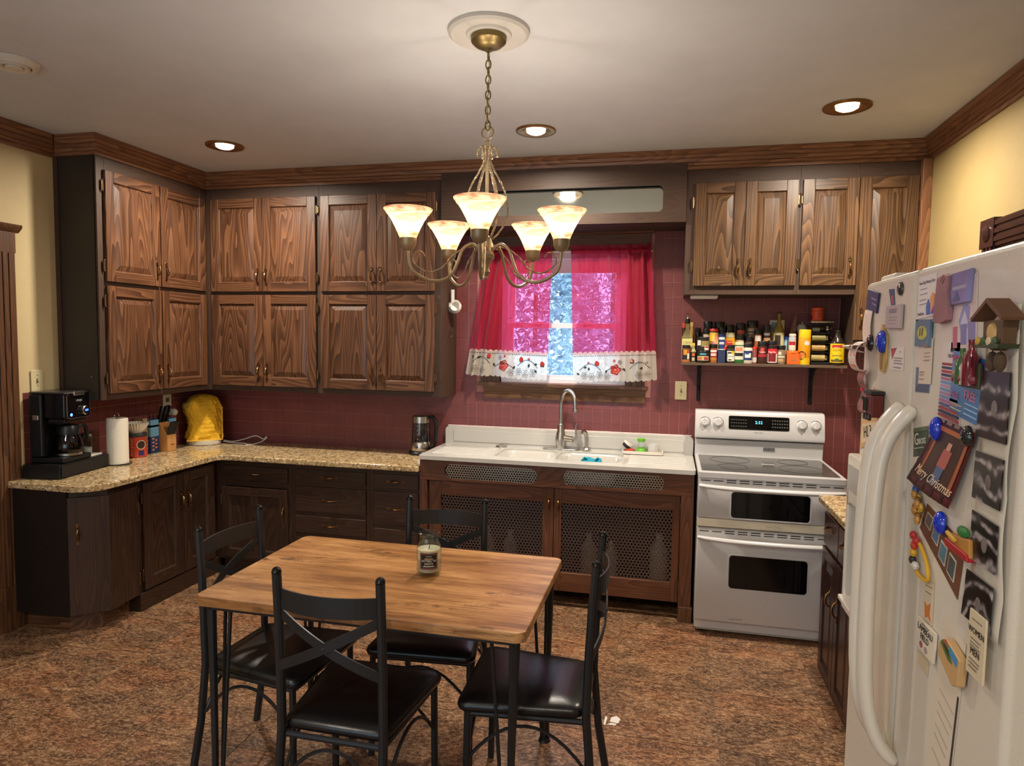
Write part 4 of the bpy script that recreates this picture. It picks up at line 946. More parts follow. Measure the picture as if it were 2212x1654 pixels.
# ------------------------------------------------------------ chandelier
CX, CY, CR, CA = -.845, -2.07, .29, radians(65)
ANT = mat((150,132,104), .42, .55, name='weathered_bronze', vary=.25)
BRZ = mat((120,104,66), .35, .8, name='green_bronze', vary=.2)
def shade_mat():
    m, t, b = nt('alabaster_glass'); t.nodes.remove(b); tc = nd(t, 'ShaderNodeTexCoord')
    mp = nd(t, 'ShaderNodeMapping'); mp.inputs['Scale'].default_value = (6,6,34); t.links.new(tc.outputs['Object'], mp.inputs['Vector'])
    n = nd(t, 'ShaderNodeTexNoise', i_Scale=1.4, i_Detail=3.0, i_Distortion=1.5); t.links.new(mp.outputs[0], n.inputs['Vector'])
    c = ramp(t, n.outputs['Fac'], [(.38, srgb(168,112,92)), (.48, srgb(196,168,142)), (.62, srgb(206,190,164))])
    tl = nd(t, 'ShaderNodeBsdfTranslucent'); df = nd(t, 'ShaderNodeBsdfDiffuse'); tr = nd(t, 'ShaderNodeBsdfTransparent'); tr.inputs[0].default_value = (1,.93,.82,1)
    t.links.new(c, tl.inputs[0]); t.links.new(c, df.inputs[0])
    m1 = nd(t, 'ShaderNodeMixShader'); m1.inputs[0].default_value = .35; t.links.new(tl.outputs[0], m1.inputs[1]); t.links.new(df.outputs[0], m1.inputs[2])
    m2 = nd(t, 'ShaderNodeMixShader'); m2.inputs[0].default_value = .3; t.links.new(m1.outputs[0], m2.inputs[1]); t.links.new(tr.outputs[0], m2.inputs[2])
    gl = nd(t, 'ShaderNodeBsdfGlossy'); gl.inputs['Roughness'].default_value = .15
    m3 = nd(t, 'ShaderNodeMixShader'); m3.inputs[0].default_value = .04; t.links.new(m2.outputs[0], m3.inputs[1]); t.links.new(gl.outputs[0], m3.inputs[2])
    t.links.new(m3.outputs[0], t.nodes['Material Output'].inputs[0]); return m
SHADE = shade_mat(); BULBM = mat((255,250,235), .4, name='chandelier_bulb', emit=(255,236,196), estr=11.0)
o = build(MB().shell([(.15,-.0005),(.148,-.012),(.138,-.02),(.13,-.014),(.12,-.016),(.085,-.012),(.08,-.02),(.06,-.022)], (0,0,0), 48), 'ceiling_medallion', mat((190,186,178), .6, name='medallion_white'), smooth=True); o.location = (CX,CY,ZC); tag(o, 'round white ceiling medallion above the chandelier', 'medallion')
t = thing('chandelier', 'five-arm bronze chandelier with alabaster glass shades over the table', 'chandelier', (CX,CY,0))
build(MB().lathe([(.066,2.738),(.066,2.73),(.064,2.715),(.05,2.702),(.03,2.695),(.014,2.692),(.012,2.682),(.001,2.68)], n=32), 'canopy', BRZ, t, world=False, smooth=True)
z = 2.68; k = 0
ch = build(MB().tube([(.004*cos(a), .004*sin(a)+.002, 2.685-.3*a/40) for a in range(0,41)], .0022, 6), 'cord', mat((170,150,110), .5), t, world=False)
while z > 2.425:
    pts = []
    for q in range(16):
        a = 2*pi*q/16; x_ = .0095*cos(a); zz = z-.017+.0175*sin(a)
        pts.append((x_,0,zz) if k % 2 else (0,x_,zz))
    build(MB().tube(pts, .0026, 6, closed=True), 'chain_link', BRZ, t, world=False, smooth=True); z -= .0272; k += 1
build(MB().tube([(.022*cos(2*pi*q/24), .006*sin(2*pi*q/24), 2.392+.024*sin(2*pi*q/24)) for q in range(24)], .0038, 8, closed=True), 'top_ring', ANT, t, world=False, smooth=True)
build(MB().lathe([(.001,2.372),(.007,2.37),(.01,2.36),(.008,2.35),(.0065,2.345),(.0065,2.02),(.012,2.015),(.018,2.01),(.022,1.995),(.026,1.985),(.026,1.955),(.032,1.948),(.03,1.935),(.018,1.925),(.013,1.91),(.013,1.895),(.016,1.885),(.01,1.876),(.006,1.87),(.007,1.862),(.001,1.856)], n=20), 'centre_stem', ANT, t, world=False, smooth=True)
def twisted(path, r=.0024, turns=110):
    """two strands wound round a path"""
    P_ = [Vector(p) for p in path]; L = [0]
    for i in range(1, len(P_)): L.append(L[-1]+(P_[i]-P_[i-1]).length)
    N = int(L[-1]/.0035)+2; mb = MB(); C_ = []
    for q in range(N+1):
        s_ = L[-1]*q/N; i = max(j for j in range(len(L)) if L[j] <= s_+1e-9); i = min(i, len(P_)-2)
        C_.append((P_[i].lerp(P_[i+1], (s_-L[i])/(L[i+1]-L[i])), (P_[i+1]-P_[i]).normalized()))
    for ph in (0, pi):
        pts = []
        for q, (c, d) in enumerate(C_):
            h = Vector((0,0,1)) if abs(d.z) < .8 else Vector((1,0,0)); u = (h-d*h.dot(d)).normalized(); v_ = d.cross(u)
            a = turns*4*(L[-1]*q/N)+ph; pts.append(c+r*.75*(cos(a)*u+sin(a)*v_))
        mb.tube(pts, r, 5)
    return mb
def spline(pts, n=10):
    P_ = [Vector(p) for p in pts]; P_ = [2*P_[0]-P_[1]]+P_+[2*P_[-1]-P_[-2]]; out = []
    for i in range(1, len(P_)-2):
        for q in range(n):
            u = q/n; a, b, c, d = P_[i-1:i+3]
            out.append(.5*((2*b)+(c-a)*u+(2*a-5*b+4*c-d)*u*u+(3*b-a-3*c+d)*u**3))
    return out+[P_[-2]]
for q in range(6):
    a = CA+pi/3*q+.2; c_, s_ = cos(a), sin(a); path = spline([(r*c_, r*s_, z_) for r, z_ in ((.036,2.305),(.034,2.33),(.022,2.342),(.012,2.325),(.012,2.29),(.03,2.25),(.058,2.2),(.076,2.14),(.074,2.08),(.045,2.03),(.02,2.005))], 6)
    build(twisted(path), 'cage_rod', ANT, t, world=False, smooth=True)
for q in range(5):
    a = CA+2*pi/5*q; c_, s_ = cos(a), sin(a)
    W_ = lambda r, z_: (r*c_, r*s_, z_)
    path = spline([W_(*p) for p in ((.024,1.965),(.055,1.985),(.088,1.965),(.108,1.915),(.125,1.878),(.16,1.85),(.205,1.845),(.25,1.862),(.28,1.89),(CR,1.945),(CR,1.955))], 6)
    ar = build(MB().tube(path, .0062, 10), 'arm', ANT, t, world=False, smooth=True)
    tw = spline([W_(*p) for p in ((.03,1.975),(.08,1.97),(.13,1.935),(.165,1.895),(.21,1.876),(.25,1.89),(.272,1.915),(.262,1.945),(.24,1.948),(.228,1.932))], 6)
    build(twisted(tw, .0021), 'twisted_scroll', ANT, ar, world=False, smooth=True)
    sx, sy = CR*c_, CR*s_
    cup = build(MB().lathe([(.001,1.948),(.008,1.95),(.022,1.958),(.029,1.972),(.03,1.99),(.031,1.994),(.028,1.996),(.001,1.994)], (sx,sy,0), 22), 'socket_cup', ANT, t, world=False, smooth=True)
    sh = build(MB().shell([(.028,1.988),(.032,2.0),(.045,2.03),(.06,2.058),(.072,2.076),(.078,2.081),(.08,2.086),(.087,2.094),(.088,2.098),(.085,2.099),(.076,2.088),(.058,2.06),(.043,2.032),(.029,2.002)], (0,0,0), 36), 'glass_shade', SHADE, cup, world=False, smooth=True, ang=80)
    sh.location = (sx, sy, 0)
    bl = build(MB().ball((0,0,0), 1, 14, (.019,.019,.024)), 'bulb', BULBM, cup, world=False, smooth=True); bl.location = (sx, sy, 2.028)
    ld = bpy.data.lights.new('lamp', 'POINT'); ld.energy = BULB_W; ld.color = WARM; ld.shadow_soft_size = .012
    lo = bpy.data.objects.new('lamp', ld); COL.objects.link(lo); lo.parent = cup; lo.location = (sx, sy, 2.064)

# ------------------------------------------------------------ curtains
def curtain_mat():
    m, t, b = nt('red_sheer_fabric'); tc = nd(t, 'ShaderNodeTexCoord')
    mp = nd(t, 'ShaderNodeMapping'); mp.inputs['Scale'].default_value = (26,26,420); t.links.new(tc.outputs['Object'], mp.inputs['Vector'])
    n = nd(t, 'ShaderNodeTexNoise', i_Scale=1.0, i_Detail=2.0); t.links.new(mp.outputs[0], n.inputs['Vector'])
    c = ramp(t, n.outputs['Fac'], [(.25, srgb(120,6,34)), (.42, srgb(190,18,56)), (.7, srgb(214,34,74))])
    t.links.new(c, b.inputs['Base Color']); b.inputs['Roughness'].default_value = .38; b.inputs['Sheen Weight'].default_value = .4; b.inputs['Specular IOR Level'].default_value = .6
    tl = nd(t, 'ShaderNodeBsdfTranslucent'); t.links.new(c, tl.inputs[0]); tr = nd(t, 'ShaderNodeBsdfTransparent'); tr.inputs[0].default_value = (1,.42,.78,1)
    m1 = nd(t, 'ShaderNodeMixShader'); m1.inputs[0].default_value = .4; t.links.new(b.outputs[0], m1.inputs[1]); t.links.new(tl.outputs[0], m1.inputs[2])
    f = ramp(t, n.outputs['Fac'], [(.25, (0,0,0,1)), (.42, (.42,.42,.42,1))])
    m2 = nd(t, 'ShaderNodeMixShader'); t.links.new(f, m2.inputs[0]); t.links.new(m1.outputs[0], m2.inputs[1]); t.links.new(tr.outputs[0], m2.inputs[2])
    t.links.new(m2.outputs[0], t.nodes['Material Output'].inputs[0]); return m
CURT = curtain_mat()
def lace_mat():
    m, t, b = nt('white_embroidered_linen'); b.inputs['Base Color'].default_value = srgb(232,226,210); b.inputs['Roughness'].default_value = .8
    tl = nd(t, 'ShaderNodeBsdfTranslucent'); tl.inputs[0].default_value = srgb(236,236,236); tr = nd(t, 'ShaderNodeBsdfTransparent')
    m1 = nd(t, 'ShaderNodeMixShader'); m1.inputs[0].default_value = .5; t.links.new(b.outputs[0], m1.inputs[1]); t.links.new(tl.outputs[0], m1.inputs[2])
    m2 = nd(t, 'ShaderNodeMixShader'); m2.inputs[0].default_value = .14; t.links.new(m1.outputs[0], m2.inputs[1]); t.links.new(tr.outputs[0], m2.inputs[2])
    t.links.new(m2.outputs[0], t.nodes['Material Output'].inputs[0]); return m
LACE = lace_mat(); EMB_D = mat((48,52,44), .8, name='dark_thread'); EMB_R = mat((176,48,50), .8, name='red_thread'); EMB_P = mat((206,110,106), .8, name='pink_thread'); EMB_G = mat((128,120,104), .8, name='tan_thread'); EMB_W = mat((246,244,240), .8, name='white_thread')
def curtain(label, tx0, tx1, bx0, bx1, ztop, zh0, zh1, zb0, zb1, ph, dense, flip):
    t = thing('curtain', label, 'curtain', ((tx0+tx1)/2,-.08,zb0))
    def pos(a, z_):   # a across 0..1, z height
        f = min(1, max(0, (ztop-z_)/(ztop-1.38))); x_ = (tx0+(tx1-tx0)*a)*(1-f)+(bx0+(bx1-bx0)*a)*f
        g = dense(a); am = (.012+.012*f)*g
        y_ = -.078-.012*f*g+am*sin(a*34+ph+2.2*sin(a*6))+.35*am*sin(a*71+ph*2+f*2)
        return Vector((x_, y_, z_))
    zh = lambda a: zh0+(zh1-zh0)*a
    def body(a, b): return pos(a, zh(a)-.004+(ztop-zh(a)+.004)*b+(.008*sin(a*60)*dense(a) if b > .97 else 0))
    build(MB().grid(body, 90, 26), 'panel', CURT, t, smooth=True, ang=180)
    def pocket(a, b): p = pos(a, ztop-.055+.03*b); return p+Vector((0,-.010*sin(b*pi)-.002,0))
    build(MB().grid(pocket, 90, 4), 'rod_pocket', CURT, t, smooth=True, ang=180)
    zb = lambda a: zb0+(zb1-zb0)*a
    ns = 16
    hp = lambda a, b: pos(a, zb(a)+(1-b)*0+(zh(a)+.012-zb(a))*b)+Vector((0,-.004,0))
    def hem(a, b):
        z0 = zb(a)-.010*abs(sin(a*ns*pi))**.6-.008*abs(sin(a*5.3+1)); z1 = zh(a)+.006+.012*abs(sin(a*ns*pi))**.7
        return pos(a, z0+(z1-z0)*b)+Vector((0,-.004,0))
    h = build(MB().grid(hem, 128, 6), 'lace_hem', LACE, t, smooth=True, ang=180)
    e = Vector((0,-.0025,0)); W_ = abs(bx1-bx0); H_ = zh0-zb0
    def S(u, v): a = u/W_; return hp(min(1,max(0,a)), v/H_)+e
    mb = MB()
    for k in range(int(W_/.012)): mb.add([S(.006+k*.012+da, H_*.86+dz) for da, dz in ((0,0),(.006,0),(.006,.005),(0,.005))], [(0,1,2,3)])
    build(mb, 'stitched_row', EMB_D, h)
    def vine(u0, u1, v0, arcv): build(MB().tube([S(u0+(u1-u0)*k/10, v0+arcv*sin(pi*k/10)) for k in range(11)], .0019, 5), 'embroidered_vine', EMB_D, h)
    def leaf(u, v, ang, L=.022, m=EMB_D):
        d = Vector((cos(ang), sin(ang))); n_ = Vector((-d.y, d.x)); build(MB().add([S(u,v), S(u+d.x*L*.5+n_.x*L*.3, v+d.y*L*.5+n_.y*L*.3), S(u+d.x*L, v+d.y*L), S(u+d.x*L*.5-n_.x*L*.3, v+d.y*L*.5-n_.y*L*.3)], [(0,1,2,3)]), 'embroidered_leaf', m, h)
    def bud(u, v): 
        build(MB().add([S(u-.010,v), S(u+.010,v), S(u+.016,v+.02), S(u+.005,v+.03), S(u-.005,v+.033), S(u-.015,v+.019)], [(0,1,2,3,4,5)]), 'embroidered_bud', EMB_R, h); leaf(u, v, pi*.75, .018); leaf(u, v, pi*.2, .018)
    def rose(u, v):
        for r, m in ((.032,EMB_R),(.023,EMB_P),(.015,EMB_R),(.008,EMB_P)):
            build(MB().add([S(u+r*(1+.15*cos(5*a))*cos(a), v+r*(1+.15*cos(5*a))*sin(a))+e*(1-r*20) for a in [2*pi*k/20 for k in range(20)]], [tuple(range(20))]), 'embroidered_rose', m, h)
    def daisy(u, v, r=.025, m=EMB_G):
        for k in range(6):
            a = 2*pi*k/6; build(MB().tube([S(u+r*.55*cos(a)+r*.42*cos(b)*cos(a)-r*.22*sin(b)*sin(a), v+r*.55*sin(a)+r*.42*cos(b)*sin(a)+r*.22*sin(b)*cos(a)) for b in [2*pi*q/8 for q in range(8)]], .0013, 4, closed=True), 'embroidered_daisy', m, h)
    X = (lambda u: u) if not flip else (lambda u: W_-u)
    sp = [('v',.04,.17,.065,.04),('v',.20,.33,.05,.025),('v',.36,.5,.06,.04)]
    for _, a, b, v0, ar_ in sp: vine(X(a), X(b), v0, ar_)
    rose(X(.265), .06)
    for u, v in ((.155,.095),(.385,.085),(.535,.065)): bud(X(u), v) if u < W_-.02 else None
    for u, v, g_ in ((.05,.095,2.6),(.11,.06,.5),(.2,.05,2.2),(.33,.04,1.0),(.44,.055,1.4),(.475,.075,.2),(.5,.03,2.4),(.07,.09,.8)): leaf(X(u), v, g_, .026)
    for u, v in ((.06,.03),(.115,.025),(.32,.022),(.37,.03),(.42,.022),(.47,.028)): daisy(X(u), v)
    daisy(X(.27),.115,.009,EMB_R); daisy(X(.44),.105,.008,EMB_R); daisy(X(.235),.105,.016,EMB_G)
    return t
curtain('red sheer cafe curtain with embroidered hem on the left of the window', -1.39,-.945,-1.535,-.965,2.25,1.548,1.532,1.402,1.368,.4,lambda a: .25+.9*(1-a)**1.3,False)
curtain('red sheer cafe curtain with embroidered hem on the right of the window', -.822,-.308,-.79,-.245,2.25,1.535,1.556,1.366,1.392,1.9,lambda a: .2+.95*a**1.2,True)
t = thing('curtain_rod', 'thin white curtain rod across the window head', 'rod', (-.86,-.07,2.2)); build(MB().tube([(-1.4,-.02,2.212),(-1.4,-.06,2.212),(-1.39,-.066,2.212),(-.31,-.066,2.212),(-.3,-.06,2.212),(-.3,-.02,2.212)], .006, 8), 'rod', WHITE_PL, t, smooth=True)

# ------------------------------------------------------------ wall plates and small wall things
PLATE = mat((206,192,152), .4, name='ivory_plastic')
def switch(name, label, P, u, v, outlet=False):
    t = thing(name, label, 'outlet' if outlet else 'switch', P((u,.0,v-.06)))
    p = build(MB().box(u-.037, u+.037, .0045, .010, v-.06, v+.06).map(P), 'plate', PLATE, t, fix=True, bevel=.003)
    build(MB().box(u-.005, u+.005, .010, .013, v-.012, v+.012).map(P), 'toggle_frame', mat((120,110,90), .5), p, fix=True)
    build(MB().box(u-.003, u+.003, .010, .022, v-.002, v+.008).map(P), 'toggle', PLATE, p, fix=True, bevel=.001)
    for dz in (-.03,.03): build(MB().lathe([(.003,0),(.003,.001),(.001,.0012)], (0,0,0), 8).map(lambda q: P((u+q.x, .010+q.z, v+dz+q.y))), 'screw', HINGE, p, fix=True)
    return t
PW = Pl((0,0,0), (1,0,0), (0,-1,0)); PWL = Pl((XL,0,0), (0,1,0), (1,0,0))
switch('light_switch', 'ivory light switch on burgundy tile right of the window', PW, -.094, 1.315)
switch('light_switch', 'ivory light switch on the cream wall above the coffee maker', PWL, -1.415, 1.362)
t = thing('wall_outlet', 'white outlet with plugged-in night light on the left wall', 'outlet', (XL,-.40,1.03))
build(MB().box(XL+.004, XL+.012, -.445, -.365, 1.085, 1.205), 'plate', WHITE_PL, t, bevel=.003)
for z_ in (1.115,1.165): build(MB().box(XL+.012, XL+.014, -.42, -.39, z_-.014, z_+.014), 'socket', mat((90,86,80), .5), t)
build(MB().box(XL+.012, XL+.045, -.43, -.38, 1.06, 1.1), 'night_light', WHITE_PL, t, bevel=.006); build(MB().ball((XL+.06,-.40,1.078), .026, 14), 'night_light_globe', mat((230,226,220), .15, trans=.5), t, smooth=True)
t = thing('measuring_spoons', 'white measuring spoons hanging on the cabinet end panel', 'measuring spoons', (-1.615,-.17,1.8))
build(MB().tube([(-1.625,-.165,1.985),(-1.612,-.17,1.985),(-1.606,-.172,1.975),(-1.612,-.172,1.965)], .002, 6), 'hook', CHROME, t); build(MB().tube([(-1.606+.001,-.172+.012*cos(a*pi/8),1.962+.014*sin(a*pi/8)) for a in range(16)], .0014, 5, closed=True), 'ring', CHROME, t)
for k in range(4):
    o_ = k*.006; r = .046-.005*k
    mb = MB().box(-1.612+k*.004, -1.594+k*.004, -.176-o_, -.173-o_, 1.875, 1.955)
    b_ = len(mb.v); mb.shell([(r,0),(r*.98,-.012),(r*.8,-.026),(.001,-.03)], (0,0,0), 20); RR = Matrix.Rotation(radians(78), 3, 'X')
    mb.map(lambda p: RR @ p+Vector((-1.585+k*.005,-.178-o_*2,1.845)), b_)
    build(mb, 'spoon', mat((226,220,212), .35, name='spoon_white'), t, smooth=True, solid=.0018)
build(MB().tube([(-1.6255,-.17,1.68),(-1.61,-.172,1.67),(-1.602,-.172,1.655),(-1.606,-.172,1.64),(-1.615,-.172,1.645)], .0025, 6), 'wall_hook', CHROME, None, org=(-1.6255,-.17,1.66)); tag(bpy.data.objects['wall_hook'], 'small chrome hook below the measuring spoons', 'hook')

# ------------------------------------------------------------ left worktop items
Zw = ZW+.0008
a8 = radians(9); D1 = Vector((-sin(a8), cos(a8), 0)); D2 = Vector((-cos(a8), -sin(a8), 0)); PC = Vector((-3.415,-1.512,0))
def Q(a, b, z_): return PC+D1*a+D2*b+Vector((0,0,z_))      # a: towards back wall, b: towards left wall
def qbox(a0, a1, b0, b1, z0, z1): return MB().box(a0,a1,b0,b1,z0,z1).map(lambda p: Q(p.x,p.y,p.z))
BKT = mat((18,18,19), .35, name='satin_black'); BKG = mat((10,10,12), .12, name='gloss_black')
t = thing('pod_drawer', 'black leatherette drawer box under the coffee maker', 'drawer box', Q(.2,.1,Zw))
build(qbox(0,.40,0,.215,Zw,Zw+.078), 'box', BKT, t, fix=True, bevel=.003); build(qbox(.012,.388,-.006,0,Zw+.008,Zw+.07), 'front', mat((22,21,21), .5, bump=.9, bscale=260), t, fix=True, bevel=.002)
z0 = Zw+.0785
t = thing('coffee_maker', 'black drip coffee maker with glass carafe and blue display', 'coffee maker', Q(.17,.11,z0))
build(qbox(.05,.275,.012,.21,z0,z0+.03), 'base', BKT, t, fix=True, bevel=.008)
build(qbox(.05,.275,.135,.213,z0+.03,z0+.385), 'tower', BKT, t, fix=True, bevel=.012, seg=3)
hd = build(qbox(.062,.265,.005,.135,z0+.245,z0+.392), 'brew_head', BKG, t, fix=True, bevel=.014, seg=3)
build(qbox(.055,.272,.0,.213,z0+.386,z0+.398), 'lid', mat((60,58,56), .25, .3), t, fix=True, bevel=.008, seg=3)
fp = MB(); plate(fp, rrect(.07,.258,z0+.245,z0+.392,.022,5), [rrect(.074,.254,z0+.249,z0+.388,.019,5)], 0, .004, 'x'); fp.map(lambda p: Q(p.y,.003-p.x,p.z)); build(fp, 'chrome_frame', STEEL, hd, fix=True)
fp = MB().prism(rrect(.074,.254,z0+.249,z0+.388,.019,5), 0, .002, 'x'); fp.map(lambda p: Q(p.y,.004-p.x,p.z)); pn = build(fp, 'control_panel', BKG, hd, fix=True)
build(qbox(.12,.205,-.008,.01,z0+.375,z0+.398), 'lid_tab', STEEL, hd, fix=True, bevel=.004)
kd = MB().lathe([(.026,0),(.026,.014),(.022,.018),(.001,.018)], (0,0,0), 24); kd.map(lambda p: Q(.2+p.x,.0-p.z,z0+.287+p.y)); kk = build(kd, 'dial', STEEL, hd, fix=True, smooth=True)
kd = MB().lathe([(.02,.0),(.001,.0005)], (0,0,0), 24); kd.map(lambda p: Q(.2+p.x,-.0188-p.z,z0+.287+p.y)); sc_ = build(kd, 'dial_screen', BKG, kk, fix=True)
BLUE = mat((70,120,255), .4, name='blue_led', emit=(60,110,255), estr=5.0)
FU, FV = D1, Vector((0,0,1)); FN = -D2
lettering('2:31', .016, BLUE, sc_, frame(Q(.2,-.0205,z0+.287), D1, FV)); lettering('NINJA', .018, mat((150,150,150), .4), pn, frame(Q(.168,.0012,z0+.345), D1, FV))
kd = MB().lathe([(.009,.0),(.001,.0005)], (0,0,0), 16); kd.map(lambda p: Q(.105+p.x,.0012-p.z,z0+.268+p.y)); build(kd, 'power_button', BLUE, pn, fix=True)
build(qbox(.043,.052,.15,.185,z0+.24,z0+.268), 'side_latch', STEEL, t, fix=True, bevel=.004); build(qbox(.075,.25,.02,.12,z0+.222,z0+.246), 'brew_basket', BKT, t, fix=True, bevel=.006)
cc = Q(.163,.068,z0+.031)
ca_ = thing('carafe', 'glass coffee carafe with black handle on the coffee maker plate', 'carafe', cc)
build(MB().shell([(.05,.001),(.064,.008),(.074,.03),(.075,.055),(.066,.09),(.055,.12),(.05,.14),(.049,.14),(.053,.118),(.064,.088),(.073,.055),(.072,.03),(.062,.01),(.001,.005)], n=32), 'glass_body', glass('smoked_glass', (190,190,195), .03, .8), ca_, world=False, smooth=True)
build(MB().shell([(.0515,.12),(.058,.122),(.058,.155),(.05,.172),(.03,.176),(.001,.177)], n=28), 'collar', BKT, ca_, world=False, smooth=True)
build(MB().shell([(.052,.0),(.067,.003),(.0675,.018),(.064,.02)], n=32), 'steel_band', STEEL, ca_, world=False, smooth=True)
hv = (FN*.25+D1*.97).normalized()
build(MB().tube([hv*r+Vector((0,0,z_)) for r, z_ in ((.054,.15),(.085,.165),(.105,.155),(.114,.125),(.116,.09),(.113,.06))], [.010,.012,.012,.012,.011,.009], 10, flat=.7), 'handle', BKT, ca_, world=False, smooth=True)
# glass straw jar and sugar shaker behind
g_ = Q(.335,.09,z0); t = thing('glass_canister', 'ribbed glass canister with steel lid beside the coffee maker', 'canister', g_)
build(MB().shell([(.001,.004),(.032,.003),(.036,.01),(.036,.10),(.03,.115),(.029,.115),(.034,.098),(.034,.012),(.001,.008)], n=20), 'glass', GLASS, t, world=False); build(MB().lathe([(.033,.112),(.033,.128),(.02,.136),(.001,.137)], n=20), 'lid', STEEL, t, world=False, smooth=True)
build(MB().cyl((0,0,.006),(0,0,.045),.03,n=16), 'sugar', mat((230,226,218), .9), t, world=False)
g_ = Q(.335,.17,z0); t = thing('creamer_caddy', 'steel lidded jar at the back beside the coffee maker', 'jar', g_); build(MB().lathe([(.03,0),(.033,.01),(.033,.12),(.028,.13)], n=20), 'body', mat((150,148,146), .25, .6), t, world=False, smooth=True); build(MB().lathe([(.034,.13),(.034,.15),(.01,.16),(.008,.175),(.001,.176)], n=20), 'lid', STEEL, t, world=False, smooth=True)
o = build(qbox(.29,.39,.03,.08,z0,z0+.006), 'napkin', mat((236,232,222), .8), None, fix=True); tag(o, 'folded white napkin on the black drawer box', 'napkin')
# paper towel
px, py = -3.475, -1.045
t = thing('paper_towel_holder', 'wire paper towel holder with loop top', 'holder', (px,py,Zw))
build(MB().tube([(.075*cos(a*pi/16),.075*sin(a*pi/16),.004) for a in range(32)], .003, 6, closed=True), 'base_ring', BLACKM, t, world=False); build(MB().cyl((0,0,.003),(0,0,.29),.004,n=8).box(-.075,.075,-.003,.003,.001,.005), 'rod', BLACKM, t, world=False)
build(MB().tube([(.0,.018*cos(a*pi/10),.302+.016*sin(a*pi/10)) for a in range(-4,15)], .0028, 6), 'loop', CHROME, t, world=False)
t = thing('paper_towel_roll', 'white paper towel roll standing on the left worktop', 'paper towel', (px,py,Zw+.006)); build(MB().shell([(.02,.0),(.058,.0),(.0595,.003),(.0595,.277),(.058,.28),(.02,.28),(.02,0)], n=36), 'roll', mat((226,218,200), .9, name='paper_towel', bump=.5, bscale=120), t, world=False, smooth=True); build(curved(.0602, -1.2, .9, .004, .276, 16), 'loose_sheet', mat((230,222,205), .9, bump=.5, bscale=120), t, world=False, smooth=True)
# coffee can and filters
cx, cy = -3.572, -.79; cl = math.atan2(-4.52-cy, -.167-cx)
t = thing('coffee_can', 'red metal coffee can on the left worktop', 'can', (cx,cy,Zw))
build(MB().lathe([(.06,0),(.064,.003),(.064,.008),(.062,.012),(.062,.135),(.064,.139)], n=32), 'can', mat((188,62,38), .35, name='red_can'), t, world=False, smooth=True); build(MB().lathe([(.066,.134),(.067,.15),(.064,.155),(.001,.155)], n=32), 'lid', mat((58,60,62), .4), t, world=False, smooth=True)
kd = MB().lathe([(.03,0),(.001,.0001)], (0,0,0), 20); kd.map(lambda p: Vector((.0626*cos(cl+.5+p.x/.0626), .0626*sin(cl+.5+p.x/.0626), .082+p.y))); lb = build(kd, 'emblem_ring', LW, t, world=False)
kd = MB().lathe([(.026,0),(.001,.0001)], (0,0,0), 20); kd.map(lambda p: Vector((.0630*cos(cl+.5+p.x/.063), .0630*sin(cl+.5+p.x/.063), .082+p.y))); build(kd, 'emblem', mat((60,36,26), .5), t, world=False)
for s_, z_ in (('RICH & PURE', .07),):
    me = text_mesh(s_, .02, depth=.00005).copy(); me.materials.clear(); me.materials.append(LW)
    for v in me.vertices: x_, y_ = v.co.x, v.co.y; a = cl-.42-y_/.0628; v.co = Vector((.0628*cos(a), .0628*sin(a), .07+x_))
    o = bpy.data.objects.new('lettering', me); COL.objects.link(o); o.parent = t
build(curved(.0626, cl+.22, cl+.8, .012, .045), 'blue_panel', mat((38,40,104), .5), t, world=False)
DOT = mat((120,30,22), .5); mb = MB()
for k in range(30):
    a = cl-1.3+2.4*random.random(); z_ = .02+.105*random.random(); s_ = .004
    if abs(a-cl+.42) < .25 or abs(a-cl-.5) < .55: continue
    mb.add([(.0625*cos(a+da), .0625*sin(a+da), z_+dz) for da, dz in ((-.06,0),(0,-s_),(.06,0),(0,s_))], [(0,1,2,3)])
build(mb, 'bean_print', DOT, t, world=False)
t = thing('coffee_filters', 'stack of white fluted coffee filters on the red can', 'coffee filters', (cx,cy,Zw+.1555))
for k in range(3):
    def flt(a, b): r = .04+.034*b; w_ = 1+.05*b*cos(a*2*pi*26); return (r*w_*cos(a*2*pi), r*w_*sin(a*2*pi), .002+.006*k+.055*b)
    build(MB().grid(flt, 156, 2), 'filter', mat((232,226,212), .85), t, world=False)
# boxes, knife block
def box_item(name, label, x0, x1, y0, y1, h, rgb, bands):
    t = thing(name, label, 'box', ((x0+x1)/2,(y0+y1)/2,Zw)); build(MB().box(x0,x1,y0,y1,Zw,Zw+h), 'carton', mat(rgb,.5), t, bevel=.001)
    for a, b, c in bands: build(MB().box(x0+.001,x1+.0006,y0-.0006,y1-.001,Zw+h*a,Zw+h*b), 'printed_band', mat(c,.5,vary=.3), t)
    for k in range(7):
        z_ = Zw+h*(.1+.055*k); yy = y0+(y1-y0)*(.3+.35*(k%2)); build(MB().ball((x1+.0008,yy,z_),1,8,(.001,.012,.006)), 'printed_shape', mat((228,140,90),.5), t); xx = x0+(x1-x0)*(.3+.35*(k%2)); build(MB().ball((xx,y0-.0008,z_),1,8,(.012,.001,.006)), 'printed_shape', mat((228,140,90),.5), t)
    return t
bb_ = ((.5,.99,(110,170,205)),(0.01,.5,(34,66,120)),(.78,.84,(200,60,70)))
box_item('snack_box', 'blue snack box between coffee can and knife block', -3.645,-3.56,-.675,-.6,.225,(60,110,160),bb_)
box_item('snack_box', 'blue snack box right of the knife block', -3.645,-3.57,-.49,-.42,.215,(60,110,160),bb_)
o = build(MB().box(-3.65,-3.58,-.72,-.68,Zw,Zw+.24), 'kraft_box', mat((170,140,100),.7), org=(-3.615,-.7,Zw)); tag(o, 'plain brown kraft box behind the coffee can', 'box')
t = thing('knife_block', 'light wooden knife block with black-handled knives', 'knife block', (-3.55,-.545,Zw))
